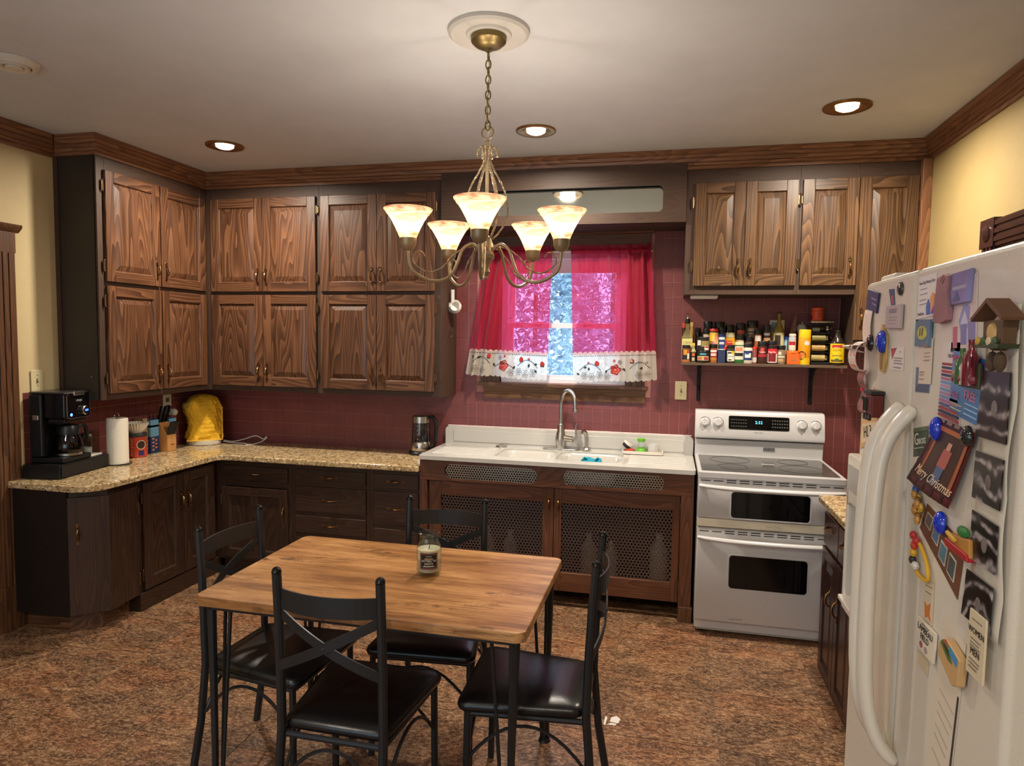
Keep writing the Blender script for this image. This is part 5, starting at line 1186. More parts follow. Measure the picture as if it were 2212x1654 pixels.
KW = wood('beech_block', (176,120,66), (200,146,88), (216,168,112), 'z', contrast=.3)
build(MB().prism([(-3.60,Zw),(-3.50,Zw),(-3.50,Zw+.11),(-3.565,Zw+.2),(-3.62,Zw+.16)], -.59, -.505, 'y'), 'block', KW, t, fix=True, bevel=.003); build(MB().box(-3.4995,-3.4985,-.56,-.53,Zw+.045,Zw+.05), 'badge', mat((90,60,40),.5), t)
for k in range(6):
    y_ = -.582+k*.0135; L = .1; b0 = Vector((-3.51,y_,Zw+.112)); d = Vector((.35,.0,.94)).normalized()
    build(MB().tube([b0, b0+d*.03, b0+d*L], [.006,.0065,.007], 8), 'steak_knife', BKT, t, smooth=True)
for k in range(3):
    y_ = -.575+k*.028; b0 = Vector((-3.59+.004*k,y_,Zw+.175)); d = Vector((.3,.05*k-.05,.95)).normalized()
    build(MB().tube([b0, b0+d*.04, b0+d*.14], [.011,.011,.013], 8, flat=.7), 'knife', BKT, t, smooth=True)
# yellow-covered appliance
t = thing('covered_appliance', 'small appliance draped with a yellow quilted cloth in the corner', 'appliance', (-3.52,-.21,Zw))
build(MB().lathe([(.12,0),(.125,.006),(.125,.03),(.1,.034),(.001,.034)], (-3.515,-.2,Zw), 32).map(lambda p: Vector((p.x,-.2+(p.y+.2)*.85,p.z))), 'base', mat((206,196,176), .4), t, smooth=True)
cmc = Vector((-3.515,-.2,Zw)); ax_ = Vector((.67,-.74,0)); bx_ = Vector((.74,.67,0))   # ax_: towards the camera
def cover(a, b):
    th_ = a*2*pi; z_ = .035+.335*b if b < .8 else .035+.335*(.8+.2*sin((b-.8)/.2*pi/2))
    k_ = 1 if b < .75 else max(.0, 1-((b-.75)/.25)**2.2)
    w_ = .128-.02*b; d_ = .085-.01*b
    if .45 < b < .85 and cos(th_) < 0: w_ *= 1+.12*sin((b-.45)/.4*pi)
    if b < .6 and cos(th_) < -.2: w_ *= 1-.14*sin(b/.6*pi)
    r1 = .006*sin(th_*7+b*9+2*sin(b*5))+.004*sin(th_*15-b*23)+.0025*sin(b*70+th_*6+3*sin(th_*3))
    cx_, cy_ = math.copysign(abs(cos(th_))**.55, cos(th_)), math.copysign(abs(sin(th_))**.55, sin(th_))
    p = cmc+bx_*(w_*k_*cx_+r1*k_)+ax_*(d_*k_*cy_+r1*k_); p.z = Zw+z_+.012*sin(th_*2+1)*(1-b)*(b < .2); return p
YEL = mat((222,170,34), .85, name='yellow_cotton', bump=1.0, bscale=32, vary=.22, bd=.012)
build(MB().grid(cover, 72, 40), 'cloth_cover', YEL, t, smooth=True, ang=180)
build(MB().ball((0,0,0),1,18,(.05,.035,.036)).map(lambda p: cmc+bx_*(-.095+p.x)+ax_*(.03+p.y)+Vector((0,0,.285+p.z+.006*sin(p.x*160+p.z*90)))), 'cloth_bunch', mat((150,118,50), .9, bump=1, bscale=90, vary=.3), t, smooth=True)
e_ = [(-.132,.05),(-.128,.2),(-.1,.24)]
build(MB().tube([cmc+bx_*.118+ax_*(.086-.0)+Vector((0,0,z_)) for z_ in (.04,.12,.2,.28)], .005, 6), 'piping', mat((232,186,70), .8), t, smooth=True)
build(MB().tube([cmc+bx_*(-.12+.24*k/10)+ax_*(.092-.012*abs(k/5-1)**3)+Vector((0,0,.036)) for k in range(11)], .005, 6), 'piping', mat((232,186,70), .8), t, smooth=True)
pts = spline([(-3.40,-.13,Zw+.02),(-3.33,-.12,Zw+.012),(-3.25,-.1,Zw+.03),(-3.17,-.07,Zw+.055),(-3.12,-.05,Zw+.03),(-3.10,-.04,Zw+.05)], 8)
t = thing('power_cord', 'loose white power cord lying on the back worktop', 'cord', (-3.25,-.1,Zw)); build(MB().tube(pts, .0036, 6), 'cord', mat((240,232,220), .5), t, smooth=True)
build(MB().tube(spline([(-3.40,-.135,Zw+.012),(-3.3,-.14,Zw+.006),(-3.22,-.135,Zw+.006),(-3.19,-.16,Zw+.004),(-3.14,-.15,Zw+.004),(-3.10,-.1,Zw+.02),(-3.08,-.06,Zw+.045)], 8), .0036, 6), 'cord', mat((240,232,220), .5), t, smooth=True)
# kettle
kx, ky = -1.838, -.125
t = thing('electric_kettle', 'glass and steel electric kettle at the end of the worktop', 'kettle', (kx,ky,Zw))
build(MB().lathe([(.085,0),(.086,.012),(.078,.024),(.001,.025)], n=32), 'power_base', BKT, t, world=False, smooth=True); build(MB().lathe([(.07,.0255),(.072,.03),(.068,.085),(.066,.088)], n=32), 'steel_base', STEEL, t, world=False, smooth=True)
build(MB().shell([(.0655,.088),(.064,.14),(.06,.22),(.058,.22),(.062,.14),(.0635,.09)], n=32), 'glass_body', glass('kettle_glass', (235,240,242), .02, .93), t, world=False, smooth=True); build(MB().cyl((0,0,.088),(0,0,.118),.0625,n=28), 'water', glass('water', (225,235,235), .02, .9), t, world=False)
build(MB().lathe([(.061,.22),(.06,.262),(.055,.268),(.02,.272),(.001,.272)], n=32), 'steel_collar', STEEL, t, world=False, smooth=True)
build(MB().tube([(.055,-.01,.255),(.09,-.012,.262),(.112,-.014,.24),(.118,-.014,.18),(.112,-.014,.1),(.095,-.012,.06),(.065,-.008,.05)], [.013,.014,.014,.013,.013,.013,.012], 10), 'handle', BKT, t, world=False, smooth=True)
for z_ in (.11,.14,.17,.2): build(MB().ball((.0,-.0655+.02*(z_-.1),z_),1,8,(.003,.001,.003)), 'level_mark', LW, t, world=False)
build(MB().lathe([(.012,0),(.001,.0005)], (0,0,0), 14).map(lambda p: Vector((p.x-.005,-.0705-p.z,.055+p.y))), 'badge', mat((90,80,76),.3,.6), t, world=False)
# ------------------------------------------------------------ spice shelf
SZ = 1.506
SHW = wood('shelf_wood', (84,66,54), (110,88,72), (132,108,90), 'x', contrast=.4)
t = thing('wall_shelf', 'brown wooden wall shelf on twisted black iron brackets', 'shelf', (.375,0,1.488))
build(MB().box(-.1,.85,-.2,-.0045,1.488,SZ-.0008), 'board', SHW, t, bevel=.002)
IRON = mat((26,25,28), .45, .4, name='black_iron')
for x in (.015,.686):
    mb = MB().box(x-.011,x+.011,-.013,-.0045,1.26,1.487); mb.box(x-.011,x+.011,-.15,-.0045,1.479,1.4875)
    br = build(mb, 'bracket', IRON, t, bevel=.002)
    build(twisted([(x,-.016,1.30),(x,-.02,1.36),(x,-.05,1.43),(x,-.11,1.476)], .005, 60), 'twisted_brace', IRON, br, smooth=True)
    build(MB().lathe([(.013,0),(.013,.004),(.001,.006)], (0,0,0), 14).map(lambda p: Vector((x+p.x,-.013-p.z,1.262+p.y))), 'bracket_tip', IRON, br)
t = thing('spice_riser', 'low black two-step riser carrying the rear rows of spices', 'riser', (.2,-.07,SZ))
R1z, R2z = 1.578, 1.622
build(MB().box(-.022,.438,-.139,-.0775,R1z-.008,R1z), 'step', BKT, t); build(MB().box(-.022,.438,-.075,-.012,R2z-.008,R2z), 'step', BKT, t)
for x in (-.02,.434): build(MB().box(x,x+.004,-.139,-.012,SZ,R1z-.008).box(x,x+.004,-.075,-.012,R1z-.008,R2z-.008), 'side', BKT, t)
CAPB = mat((20,19,19), .35, name='black_cap'); GD = mat((40,32,28), .12, name='dark_spice_glass')
CAMD = lambda x, y: math.atan2(-4.52-y, -.167-x)
def jar(name, label, x, y, zb, zt, r, body, lid, lf=.2, band=None, bz=(.15,.7), text=None, tc=(20,16,14), square=False, bh=None, deco=None, lid_r=1.0, neck=None, ts=None):
    h = zt-zb; t = thing(name, label, name.split('_')[-1] if name.split('_')[-1] in ('bottle','tin','jar','box','can','canister') else 'jar', (x,y,zb), 0, 'spices and bottles on the wall shelf')
    n = 4 if square else 22; rot = Matrix.Rotation(pi/4, 3, 'Z') if square else None; q = r*1.32 if square else r
    hb = h*(1-lf)
    if neck: prof = [(q*.94,0),(q,.004),(q,hb*neck[0]),(q*.8,hb*(neck[0]+.08)),(q*neck[1],hb*(neck[0]+.2)),(q*neck[1],hb)]
    else: prof = [(q*.94,0),(q,.004),(q,hb*.9),(q*.9,hb*.96),(q*.88,hb)]
    bm_ = body if not isinstance(body, tuple) else mat(body, .2, coat=.2)
    build(MB().lathe(prof, (0,0,0), n, rot), 'body', bm_, t, world=False, smooth=not square)
    lr = (r*neck[1]*1.12 if neck else r*lid_r*.97)
    lm = lid if not isinstance(lid, tuple) else mat(lid, .38)
    build(MB().lathe([(lr,hb+.0003),(lr,h-.004),(lr*.93,h),(.001,h)], n=22), 'lid', lm, t, world=False, smooth=True)
    if band:
        z0, z1 = hb*bz[0], hb*bz[1]; a = CAMD(x, y)
        if square:
            o = build(MB().box(-r*.94,r*.94,-.0008,0,z0,z1).map(lambda p: Vector((p.x,p.y-r*.935,p.z))), 'label', mat(band,.5), t, world=False)
            if text: lettering(text, ts or r*.5, mat(tc,.5), o, frame((x,y-r*.937,zb+(z0+z1)/2+ (z1-z0)*.15), (1,0,0), (0,0,1)), depth=.0001)
        else:
            o = build(curved(r*1.006, a-1.25, a+1.25, z0, z1), 'label', mat(band,.5), t, world=False)
            if text: wrap_text(text, ts or r*.55, mat(tc,.5), o, r*1.013, a, (z0+z1)/2+(z1-z0)*.15)
        if deco:
            for i, (u0, u1, v0, v1, c) in enumerate(deco):
                if square: build(MB().box(-r*.94+2*r*.94*u0,-r*.94+2*r*.94*u1,-.0006,0,z0+(z1-z0)*v0,z0+(z1-z0)*v1).map(lambda p: Vector((p.x,p.y-r*.937-.0004*i,p.z))), 'label_print', mat(c,.5), o, world=False)
                else: build(curved(r*(1.009+.002*i), a-1.25+2.5*u0, a-1.25+2.5*u1, z0+(z1-z0)*v0, z0+(z1-z0)*v1), 'label_print', mat(c,.5), o, world=False)
    return t
F_, M_, B_ = -.165, -.1085, -.042
# front row
jar('spice_jar','orange-labelled spice jar with black cap, front row far left',-.072,F_,SZ,1.612,.025,(196,120,70),CAPB,.2,(40,36,36),(.18,.95),None,deco=[(.2,.6,.45,.95,(205,140,50)),(.62,.85,.05,.6,(225,225,220)),(.62,.85,.6,.95,(190,90,60))])
jar('extract_bottle','small extract bottle with yellow cap beside the orange spice jar',-.028,F_,SZ,1.625,.018,(150,140,100),(214,180,60),.16,(30,24,22),(.03,.62),None,neck=(.66,.45),deco=[(.3,.7,.6,.9,(200,110,50)),(.3,.7,.1,.45,(190,170,150))])
jar('seasoning_tin','black round seasoning tin with food picture, bottom of two',.03,F_,SZ,1.577,.039,(24,22,20),(20,20,20),.1,(26,30,26),(.06,.98),None,deco=[(.1,.9,.15,.6,(210,190,130)),(.15,.45,.2,.5,(190,110,80)),(.55,.85,.2,.5,(170,60,70)),(.3,.7,.72,.9,(90,160,170))])
jar('seasoning_tin','black round seasoning tin with price sticker, stacked on another tin',.028,F_,1.5775,1.663,.038,(30,26,22),(20,20,20),.1,(34,30,24),(.06,.98),None,deco=[(.08,.36,.4,.85,(226,222,212)),(.4,.95,.3,.8,(150,130,80)),(.6,.95,.0,.35,(228,224,216)),(.62,.93,.2,.32,(196,40,44))])
jar('spice_jar','red spice jar with black cap beside the stacked tins',.092,F_,SZ,1.62,.024,(180,110,60),CAPB,.22,(150,46,40),(.2,.95),None,deco=[(.15,.85,.7,.9,(230,220,210)),(.2,.8,.35,.6,(220,200,190)),(.1,.9,.0,.2,(190,130,60))])
jar('salt_box','dark blue salt container with white top on the shelf front',.138,F_,SZ,1.59,.0225,(44,56,92),(230,226,220),.04,(44,56,92),(.03,.97),None,square=True,deco=[(.4,.6,.25,.75,(226,226,226))])
jar('sauce_bottle','thin dark bottle with red cap behind the blue salt box',.166,F_+.02,SZ,1.607,.0105,(26,22,22),(204,36,50),.2)
jar('spice_jar','spice jar with white pointed label and black cap beside the green canister',.193,F_,SZ,1.617,.0235,(60,52,40),CAPB,.18,(230,226,210),(.12,.8),None,deco=[(.2,.6,.75,.9,(40,40,44)),(.6,.95,.72,1,(226,190,40)),(.15,.85,.45,.5,(120,116,104)),(.3,.6,.08,.2,(60,50,40))])
jar('cheese_canister','green grated cheese canister with cream top and black base',.242,F_,SZ,1.634,.0285,(54,116,60),(214,206,170),.14,(226,220,196),(.2,.94),None,deco=[(.2,.8,.62,.92,(226,140,110)),(.1,.9,.26,.5,(30,30,30)),(.0,.08,0,1,(54,116,60))])
jar('spice_jar','dark blue labelled spice jar with black cap and pale contents',.293,F_,SZ,1.627,.0275,(220,206,190),CAPB,.19,(34,52,104),(.2,.78),None,deco=[(.25,.8,.25,.75,(232,230,224)),(.3,.6,.6,.75,(60,90,160))])
jar('spice_bottle','slim red-brown spice bottle with red cap, front row',.332,F_,SZ,1.608,.0145,(150,78,66),(206,44,46),.15,(206,200,184),(.08,.42))
jar('spice_jar','dark red cumin jar with black cap in the front row',.377,F_,SZ,1.642,.0285,(70,40,34),CAPB,.2,(66,24,26),(.14,.92),'Cumin',(230,220,210),deco=[(.1,.9,.30,.5,(170,40,52)),(.35,.65,.55,.95,(206,70,70))],ts=.015)
jar('spice_jar','paprika jar with bright red label and black cap',.434,F_,SZ,1.647,.030,(60,34,30),CAPB,.17,(226,220,206),(.06,.9),'Paprika',(240,236,226),deco=[(.0,1,.55,.95,(206,40,52)),(.0,1,.86,1,(24,22,22)),(.2,.8,.06,.58,(130,30,40))],ts=.017)
jar('spice_jar','beige-labelled spice jar with black cap beside the orange canister',.486,F_,SZ,1.618,.025,(150,126,96),CAPB,.22,(136,118,92),(.1,.95),None,deco=[(.15,.5,.62,.88,(212,206,186)),(.15,.85,.42,.52,(226,220,206)),(.2,.7,.1,.3,(196,160,110))])
jar('seasoning_canister','short bright orange seasoning canister on the shelf front',.548,F_,SZ,1.587,.0365,(226,100,32),(234,110,40),.18,(226,100,32),(.02,.95),None,square=True,deco=[(.35,.75,.05,.75,(206,204,200)),(.38,.72,.55,.6,(120,120,120)),(.38,.72,.35,.4,(120,120,120))])
jar('sugar_jar','small glass jar with white lid on top of the orange canister',.547,F_+.01,1.5875,1.689,.021,(176,178,180),(214,206,190),.14,(224,206,184),(.04,.66),None,deco=[(.1,.9,.55,.95,(170,40,44))])
jar('extract_bottle','little bottle with blue cap behind the orange canister',.522,M_+.005,SZ,1.673,.016,(150,190,206),(44,96,190),.12,(170,206,214),(.4,.9))
t = thing('cocoa_box', 'tall yellow and orange spray can on the shelf', 'can', (.614,F_,SZ), 0, 'spices and bottles on the wall shelf')
build(MB().lathe([(.033,0),(.0345,.003),(.0345,.155),(.033,.158)], n=28), 'body', mat((222,146,22),.35), t, world=False, smooth=True); build(MB().lathe([(.0345,.1583),(.0345,.206),(.033,.209),(.001,.209)], n=28), 'cap', mat((232,186,18),.35), t, world=False, smooth=True)
a = CAMD(.614,F_); build(curved(.0348,a-1.2,a+1.2,.0,.04),'lower_band',mat((226,184,24),.4),t,world=False); o = build(MB().lathe([(.026,0),(.001,.0001)],(0,0,0),18).map(lambda p: Vector((.0350*cos(a-.4+p.x/.035),.0350*sin(a-.4+p.x/.035),.054+p.y))),'round_print',mat((70,30,20),.5),t,world=False); build(MB().lathe([(.019,0),(.001,.0001)],(0,0,0),18).map(lambda p: Vector((.0353*cos(a-.4+p.x/.035),.0353*sin(a-.4+p.x/.035),.054+p.y))),'round_print',mat((204,120,50),.5),t,world=False)
build(MB().lathe([(.014,0),(.001,.0001)],(0,0,0),18).map(lambda p: Vector((.0351*cos(a+.45+p.x*1.2/.035),.0351*sin(a+.45+p.x*1.2/.035),.128+p.y))),'logo_print',mat((224,214,200),.5),t,world=False)
t.name = 'spray_can'
# carousel spice rack
t = thing('spice_rack', 'black and chrome spice rack with four lying glass jars at the shelf right', 'spice rack', (.71,-.11,SZ))
build(MB().box(.655,.765,-.165,-.03,SZ,SZ+.012), 'base', BKT, t, bevel=.003); build(MB().box(.648,.772,-.168,-.03,1.756,1.7665), 'top', CHROME, t, bevel=.002); build(MB().box(.755,.765,-.1,-.035,SZ+.012,1.756), 'back_post', BKT, t)
for k in range(4):
    z_ = SZ+.042+k*.0585; m_ = ((188,166,104),(196,156,92),(140,130,70),(120,128,110))[k]
    j = build(MB().cyl((.657,-.135,z_),(.733,-.135,z_),.022,n=18), 'jar', glass('rack_jar_glass',(220,225,215),.04,.85) if k == 3 else mat(m_,.25,bump=.8,bscale=200,vary=.3,coat=.5), t, smooth=True)
    build(MB().cyl((.7335,-.135,z_),(.745,-.135,z_),.0235,n=18), 'jar_lid', CHROME, j, smooth=True); build(MB().box(.65,.755,-.16,-.045,z_-.031,z_-.026), 'rail', BKT, t)
    build(MB().tube([(.768+.0*cos(b),-.105+.02*cos(b*pi/8),z_+.02*sin(b*pi/8)) for b in range(16)],.002,6,closed=True), 'side_ring', CHROME, t)
    if k == 3: build(MB().cyl((.66,-.135,z_-.008),(.7,-.135,z_-.008),.012,n=12), 'contents', mat((226,220,206),.9), j)
jar('seasoning_jar','orange round jar standing on top of the spice rack',.688,-.115,1.767,1.847,.0365,(214,84,44),(222,92,52),.22,(214,84,44),(.05,.95),None,deco=[(.02,.16,.1,.6,(30,26,24)),(.5,.9,.75,.8,(150,44,30)),(.5,.9,.6,.65,(150,44,30)),(.5,.9,.45,.5,(150,44,30))])
t = jar('sauce_bottle','dark glass bottle with yellow label at the right end of the shelf',.797,F_,SZ,1.712,.040,(44,34,24),CAPB,.06,(232,196,24),(.08,.66),'LIQUID',(40,24,20),neck=(.68,.42),deco=[(.2,.82,.78,.93,(190,40,40)),(.15,.85,.04,.16,(110,80,30)),(.4,.6,.1,.22,(60,110,50))],ts=.014)
lb = [c for c in t.children if c.name.startswith('label')][0]; a = CAMD(.797,F_); wrap_text('AMINOS', .014, mat((40,24,20),.5), lb, .0412, a, .056); wrap_text('BRAGG', .010, mat((240,220,210),.5), lb, .0418, a, .104)
t = thing('oil_cruet', 'round glass cruet with knob top behind the yellow can', 'cruet', (.608,-.09,SZ), 0, 'spices and bottles on the wall shelf'); build(MB().lathe([(.02,0),(.024,.01),(.018,.17),(.02,.19),(.029,.205),(.03,.222),(.02,.24),(.006,.246)],n=20),'body',mat((200,204,200),.1,trans=.5),t,world=False,smooth=True); build(MB().ball((0,0,.253),.008,10),'knob',CHROME,t,world=False)
# middle row
t = thing('oil_bottle', 'tall square glass oil bottle with steel pourer on the shelf', 'bottle', (-.067,-.11,SZ), 0, 'spices and bottles on the wall shelf')
Rz = Matrix.Rotation(pi/4,3,'Z'); build(MB().lathe([(.044,0),(.0465,.004),(.0465,.15),(.036,.172),(.016,.205),(.0145,.24)],(0,0,0),4,Rz),'body',mat((206,196,140),.06,trans=.75,coat=.3),t,world=False); build(MB().box(-.0315,.0315,-.0006,0,.07,.145).map(lambda p: Vector((p.x,p.y-.0331,p.z))),'label',mat((206,196,130),.5),t,world=False)
lettering('CANI', .022, mat((150,130,60),.5), t, frame((-.067,-.11-.0342,SZ+.12),(1,0,0),(0,0,1)),depth=.0001); lettering('VINE', .016, mat((170,150,80),.5), t, frame((-.067,-.11-.0342,SZ+.092),(1,0,0),(0,0,1)),depth=.0001)
pr_ = build(MB().lathe([(.014,.24),(.015,.262),(.012,.27)],n=16),'stopper',BKT,t,world=False,smooth=True); build(MB().lathe([(.018,.27),(.018,.276),(.006,.278),(.005,.29),(.001,.29)],n=16),'pourer_collar',CHROME,t,world=False,smooth=True); build(MB().tube([(0,0,.285),(.0,-.002,.298),(-.004,-.006,.308)],.0035,8),'pourer',CHROME,t,world=False,smooth=True)
jar('sauce_bottle','dark brown bottle with black cap behind the stacked tins',.001,B_,R2z,1.719,.0175,(34,26,24),CAPB,.2,(44,30,28),(.1,.6))
jar('spice_jar','pink-labelled jar with black cap in the middle row',.049,M_,R1z,1.712,.020,(60,46,40),CAPB,.2,(206,176,160),(.3,.95))
jar('seasoning_jar','yellow and pink labelled jar with red lid in the middle row',.095,M_,R1z,1.715,.028,(46,34,28),(204,60,54),.13,(232,200,90),(.05,.95),None,deco=[(.55,.95,.55,.9,(220,140,110)),(.3,.8,.1,.5,(226,150,140)),(.05,.35,.6,.95,(226,190,50))])
jar('spice_jar','blue and white labelled jar with black cap behind the salt box',.142,M_,R1z,1.724,.0215,(50,48,50),CAPB,.2,(36,62,120),(.05,.9),None,deco=[(.1,.9,.65,.8,(226,226,226)),(.2,.8,.35,.5,(200,204,210))])
jar('bouillon_jar','bright yellow bouillon jar with pale lid in the middle row',.191,M_,R1z,1.692,.0300,(226,172,40),(206,198,160),.26,(230,168,34),(.02,.98),'MAGGI',(240,226,120),deco=[(.12,.72,.42,.78,(190,40,40)),(0,1,0,.14,(200,130,40))],ts=.011)
jar('spice_jar','beige jar with black cap behind the green canister',.248,M_,R1z,1.681,.0265,(196,164,134),CAPB,.32,(206,180,150),(.1,.9))
jar('sauce_bottle','green glass bottle with black cap in the rear row',.294,B_,R2z,1.703,.015,(50,90,60),CAPB,.18)
jar('spice_jar','small dark jar with black cap above the blue spice jar',.302,M_,R1z,1.67,.0225,(86,60,50),CAPB,.34)
jar('spice_jar','brown jar with white sticker and black cap in the middle row',.355,M_,R1z,1.716,.0235,(150,86,46),CAPB,.24,(170,96,50),(.05,.95),None,deco=[(.2,.8,.62,.98,(226,220,206))])
jar('spice_bottle','dark spice bottle with tan diamond label and black cap',.407,M_,R1z,1.743,.0225,(54,36,30),CAPB,.16,(60,40,32),(.05,.98),None,deco=[(.2,.8,.08,.42,(210,166,116)),(.15,.85,.72,.84,(210,204,196)),(.1,.9,.45,.6,(196,150,110))])
jar('wine_bottle','tall green-gold cooking wine bottle with cream label',.474,M_,SZ,1.822,.0335,(128,110,42),(26,22,20),.035,(206,196,150),(.12,.62),None,neck=(.62,.32),deco=[(.25,.65,.5,.9,(60,44,36)),(.5,.75,.1,.35,(80,66,50))])
# back row
jar('spice_jar','leftmost black-capped jar of the rear row',.06,B_,R2z,1.761,.0285,GD,CAPB,.27,(70,60,54),(.1,.8))
jar('spice_jar','second black-capped jar of the rear row, above the red lid',.131,B_,R2z,1.76,.031,GD,CAPB,.27,(56,60,84),(.1,.8))
jar('spice_jar','third black-capped jar of the rear row, behind the yellow bouillon',.194,B_,R2z,1.742,.026,GD,CAPB,.27,(90,50,44),(.1,.8))
jar('spice_jar','rear row jar with orange-red printed band and black cap',.259,B_,R2z,1.752,.0285,GD,CAPB,.25,(60,36,32),(.2,.95),None,deco=[(.15,.9,.4,.9,(200,90,60))])
jar('spice_jar','tallest rear row jar with cream label and black cap',.33,B_,R2z,1.768,.0335,(110,70,56),CAPB,.25,(176,150,120),(.1,.9),None,deco=[(.1,.8,.7,.78,(60,44,36)),(.1,.8,.5,.56,(60,44,36)),(.4,.9,.0,.3,(110,50,46))])
o = thing('recipe_box', 'cream carton with blue and yellow print behind the wine bottle', 'box', (.471,-.04,SZ), 0, 'spices and bottles on the wall shelf'); build(MB().box(-.042,.042,-.02,.02,0,.267),'carton',mat((206,190,160),.6),o,world=False); build(MB().box(-.034,.0,-.0208,-.02,.2,.255),'printed_panel',mat((110,130,160),.5),o,world=False); build(MB().box(-.034,.034,-.0208,-.02,.14,.19),'printed_panel',mat((220,170,50),.5),o,world=False)
t = thing('spice_bag', 'clear pinkish plastic bag standing pointed behind the small jars', 'bag', (.545,-.085,SZ), 0, 'spices and bottles on the wall shelf')
build(MB().grid(lambda a, b: ((-.03+.06*a)*(1-.8*b)+.034*b*b, .012*sin(a*pi)*(1-b)*(-1)+.003*sin(a*20+b*14), .0+.312*b), 12, 20), 'front', mat((190,140,120),.2,trans=.35,vary=.3), t, world=False, smooth=True, solid=.0012); build(MB().grid(lambda a, b: ((-.03+.06*a)*(1-.8*b)+.034*b*b, .012*sin(a*pi)*(1-b)+.004+.003*sin(a*17+b*9), .0+.312*b), 12, 20), 'back', mat((170,120,104),.2,trans=.3,vary=.3), t, world=False, smooth=True, solid=.0012)
jar('spice_bottle','tan narrow bottle behind the tall oil bottle',-.036,B_,SZ,1.756,.0135,(190,150,86),(200,166,100),.12)
jar('hot_sauce_bottle','orange-labelled bottle at the extreme left of the shelf',-.086,-.035,SZ,1.75,.0135,(70,34,24),(196,70,50),.12,(226,130,40),(.1,.6))

# ------------------------------------------------------------ papers and magnets on the refrigerator
def qx(layer): return FX0-.0006-.0012*layer
PROUD = []   # (object, how far its middle stands off the door)
class Card:
    def __init__(s, name, label, cat, quad, rgb, th=.0008, layer=0, rough=.55, bevel=0, vary=0):
        s.q = quad; s.x = qx(layer)-th; s.k = 0
        c = (qx(layer), sum(p[0] for p in quad)/len(quad), min(p[1] for p in quad))
        s.o = tag(build(MB().prism([tuple(p) for p in quad], s.x, qx(layer), 'x'), name, mat(rgb, rough, vary=vary), None, org=c, fix=True, bevel=bevel), label, cat); PROUD.append((s.o, .0006+.0012*layer+th*.7))
    def at(s, a, b): (y0,z0),(y1,z1),(y2,z2),(y3,z3) = s.q[:4]; ty, tz = y0+(y1-y0)*a, z0+(z1-z0)*a; by, bz = y3+(y2-y3)*a, z3+(z2-z3)*a; return (ty+(by-ty)*b, tz+(bz-tz)*b)   # b from top
    def blk(s, a0, a1, b0, b1, rgb, n='printed_block', vary=0, th=.0002):
        s.k += 1; p = [s.at(a0,b0), s.at(a1,b0), s.at(a1,b1), s.at(a0,b1)]
        build(MB().prism(p, s.x-.0002*s.k-th, s.x, 'x'), n, mat(rgb,.5,vary=vary), s.o, fix=True); return s
    def poly(s, pts, rgb, n='printed_shape', th=.0002):
        s.k += 1; build(MB().prism([s.at(*p) for p in pts], s.x-.0002*s.k-th, s.x, 'x'), n, mat(rgb,.5), s.o, fix=True); return s
    def oval(s, a, b, ra, rb, rgb, n='printed_shape'): return s.poly([(a+ra*cos(2*pi*k/14), b+rb*sin(2*pi*k/14)) for k in range(14)], rgb, n)
    def txt(s, a, b, str_, size, rgb, sh=0):
        s.k += 1; p = s.at(a,b); d0, d1 = s.at(a-.05,b), s.at(a+.05,b); e0, e1 = s.at(a,b+.05), s.at(a,b-.05)
        U = Vector((0,d1[0]-d0[0],d1[1]-d0[1])).normalized(); V = Vector((0,e1[0]-e0[0],e1[1]-e0[1])); V = (V-U*V.dot(U)).normalized()
        lettering(str_, size, mat(rgb,.5), s.o, frame((s.x-.0002*s.k-.0005,p[0],p[1]), U, V), depth=.0002, shear=sh); return s
    def lines(s, a0, a1, bs, rgb, h=.018):
        for b in bs: s.blk(a0, a0+(a1-a0)*(.75+.25*abs(sin(b*40))), b, b+h, rgb, 'text_line')
        return s
def magnet(name, label, y, z_, ry, rz_, rgb, d=.008, layer=1, rough=.12):
    x = qx(layer); PROUD.append((None, .0012*layer+d*.5))
    o = tag(build(MB().ball((x-d*.2,y,z_),1,16,(d,ry,rz_)).map(lambda p: Vector((min(p.x,x),p.y,p.z))), name, mat(rgb,rough,coat=.6), None, org=(x,y,z_), smooth=True), label, 'magnet'); PROUD[-1] = (o, PROUD[-1][1]); return o
# freezer door
Card('photo_magnet','dark purple square magnet at the top of the freezer door','magnet',[(-2.398,1.794),(-2.502,1.776),(-2.487,1.722),(-2.47,1.728),(-2.389,1.738)],(58,48,92),.004,1).blk(.15,.85,.35,.4,(150,146,176)).blk(.15,.85,.6,.65,(150,146,176))
t = thing('coupon_strip', 'long curling coupon printed with red FREE on the freezer door', 'coupon', (qx(0),-2.43,1.56))
COUP = mat((226,206,196), .6, name='coupon_paper'); build(MB().grid(lambda a, b: (qx(1)-.002-.004*sin(b*3), -2.391-.078*a+.004*sin(b*4), 1.735-.105*b), 6, 8), 'upper_strip', COUP, t, smooth=True, solid=.0005)
build(MB().grid(lambda a, b: (qx(1)-.006-.05*sin(b*pi)-.004, -2.39-.078*a, 1.64+.02*sin(b*pi*.5)*(1-b)-.006-.02*b), 6, 8), 'flap', COUP, t, smooth=True, solid=.0005)
lp = build(MB().grid(lambda a, b: (qx(1)-.007-.034*sin(b*pi)**.8, -2.388-.08*a, 1.645-.085*(1-cos(b*pi))/2*(1)), 6, 16), 'curled_loop', COUP, t, smooth=True, solid=.0005)
lettering('FREE', .03, mat((206,60,50),.5), lp, frame((qx(1)-.0365,-2.43,1.583),(0,-1,0),(.25,0,1)), depth=.0002)
build(MB().ball((qx(1)-.0395,-2.415,1.607),1,10,(.002,.013,.007)), 'printed_oval', mat((220,110,96),.5), lp); build(MB().ball((qx(1)-.0395,-2.452,1.607),1,10,(.002,.011,.007)), 'printed_oval', mat((220,110,96),.5), lp)
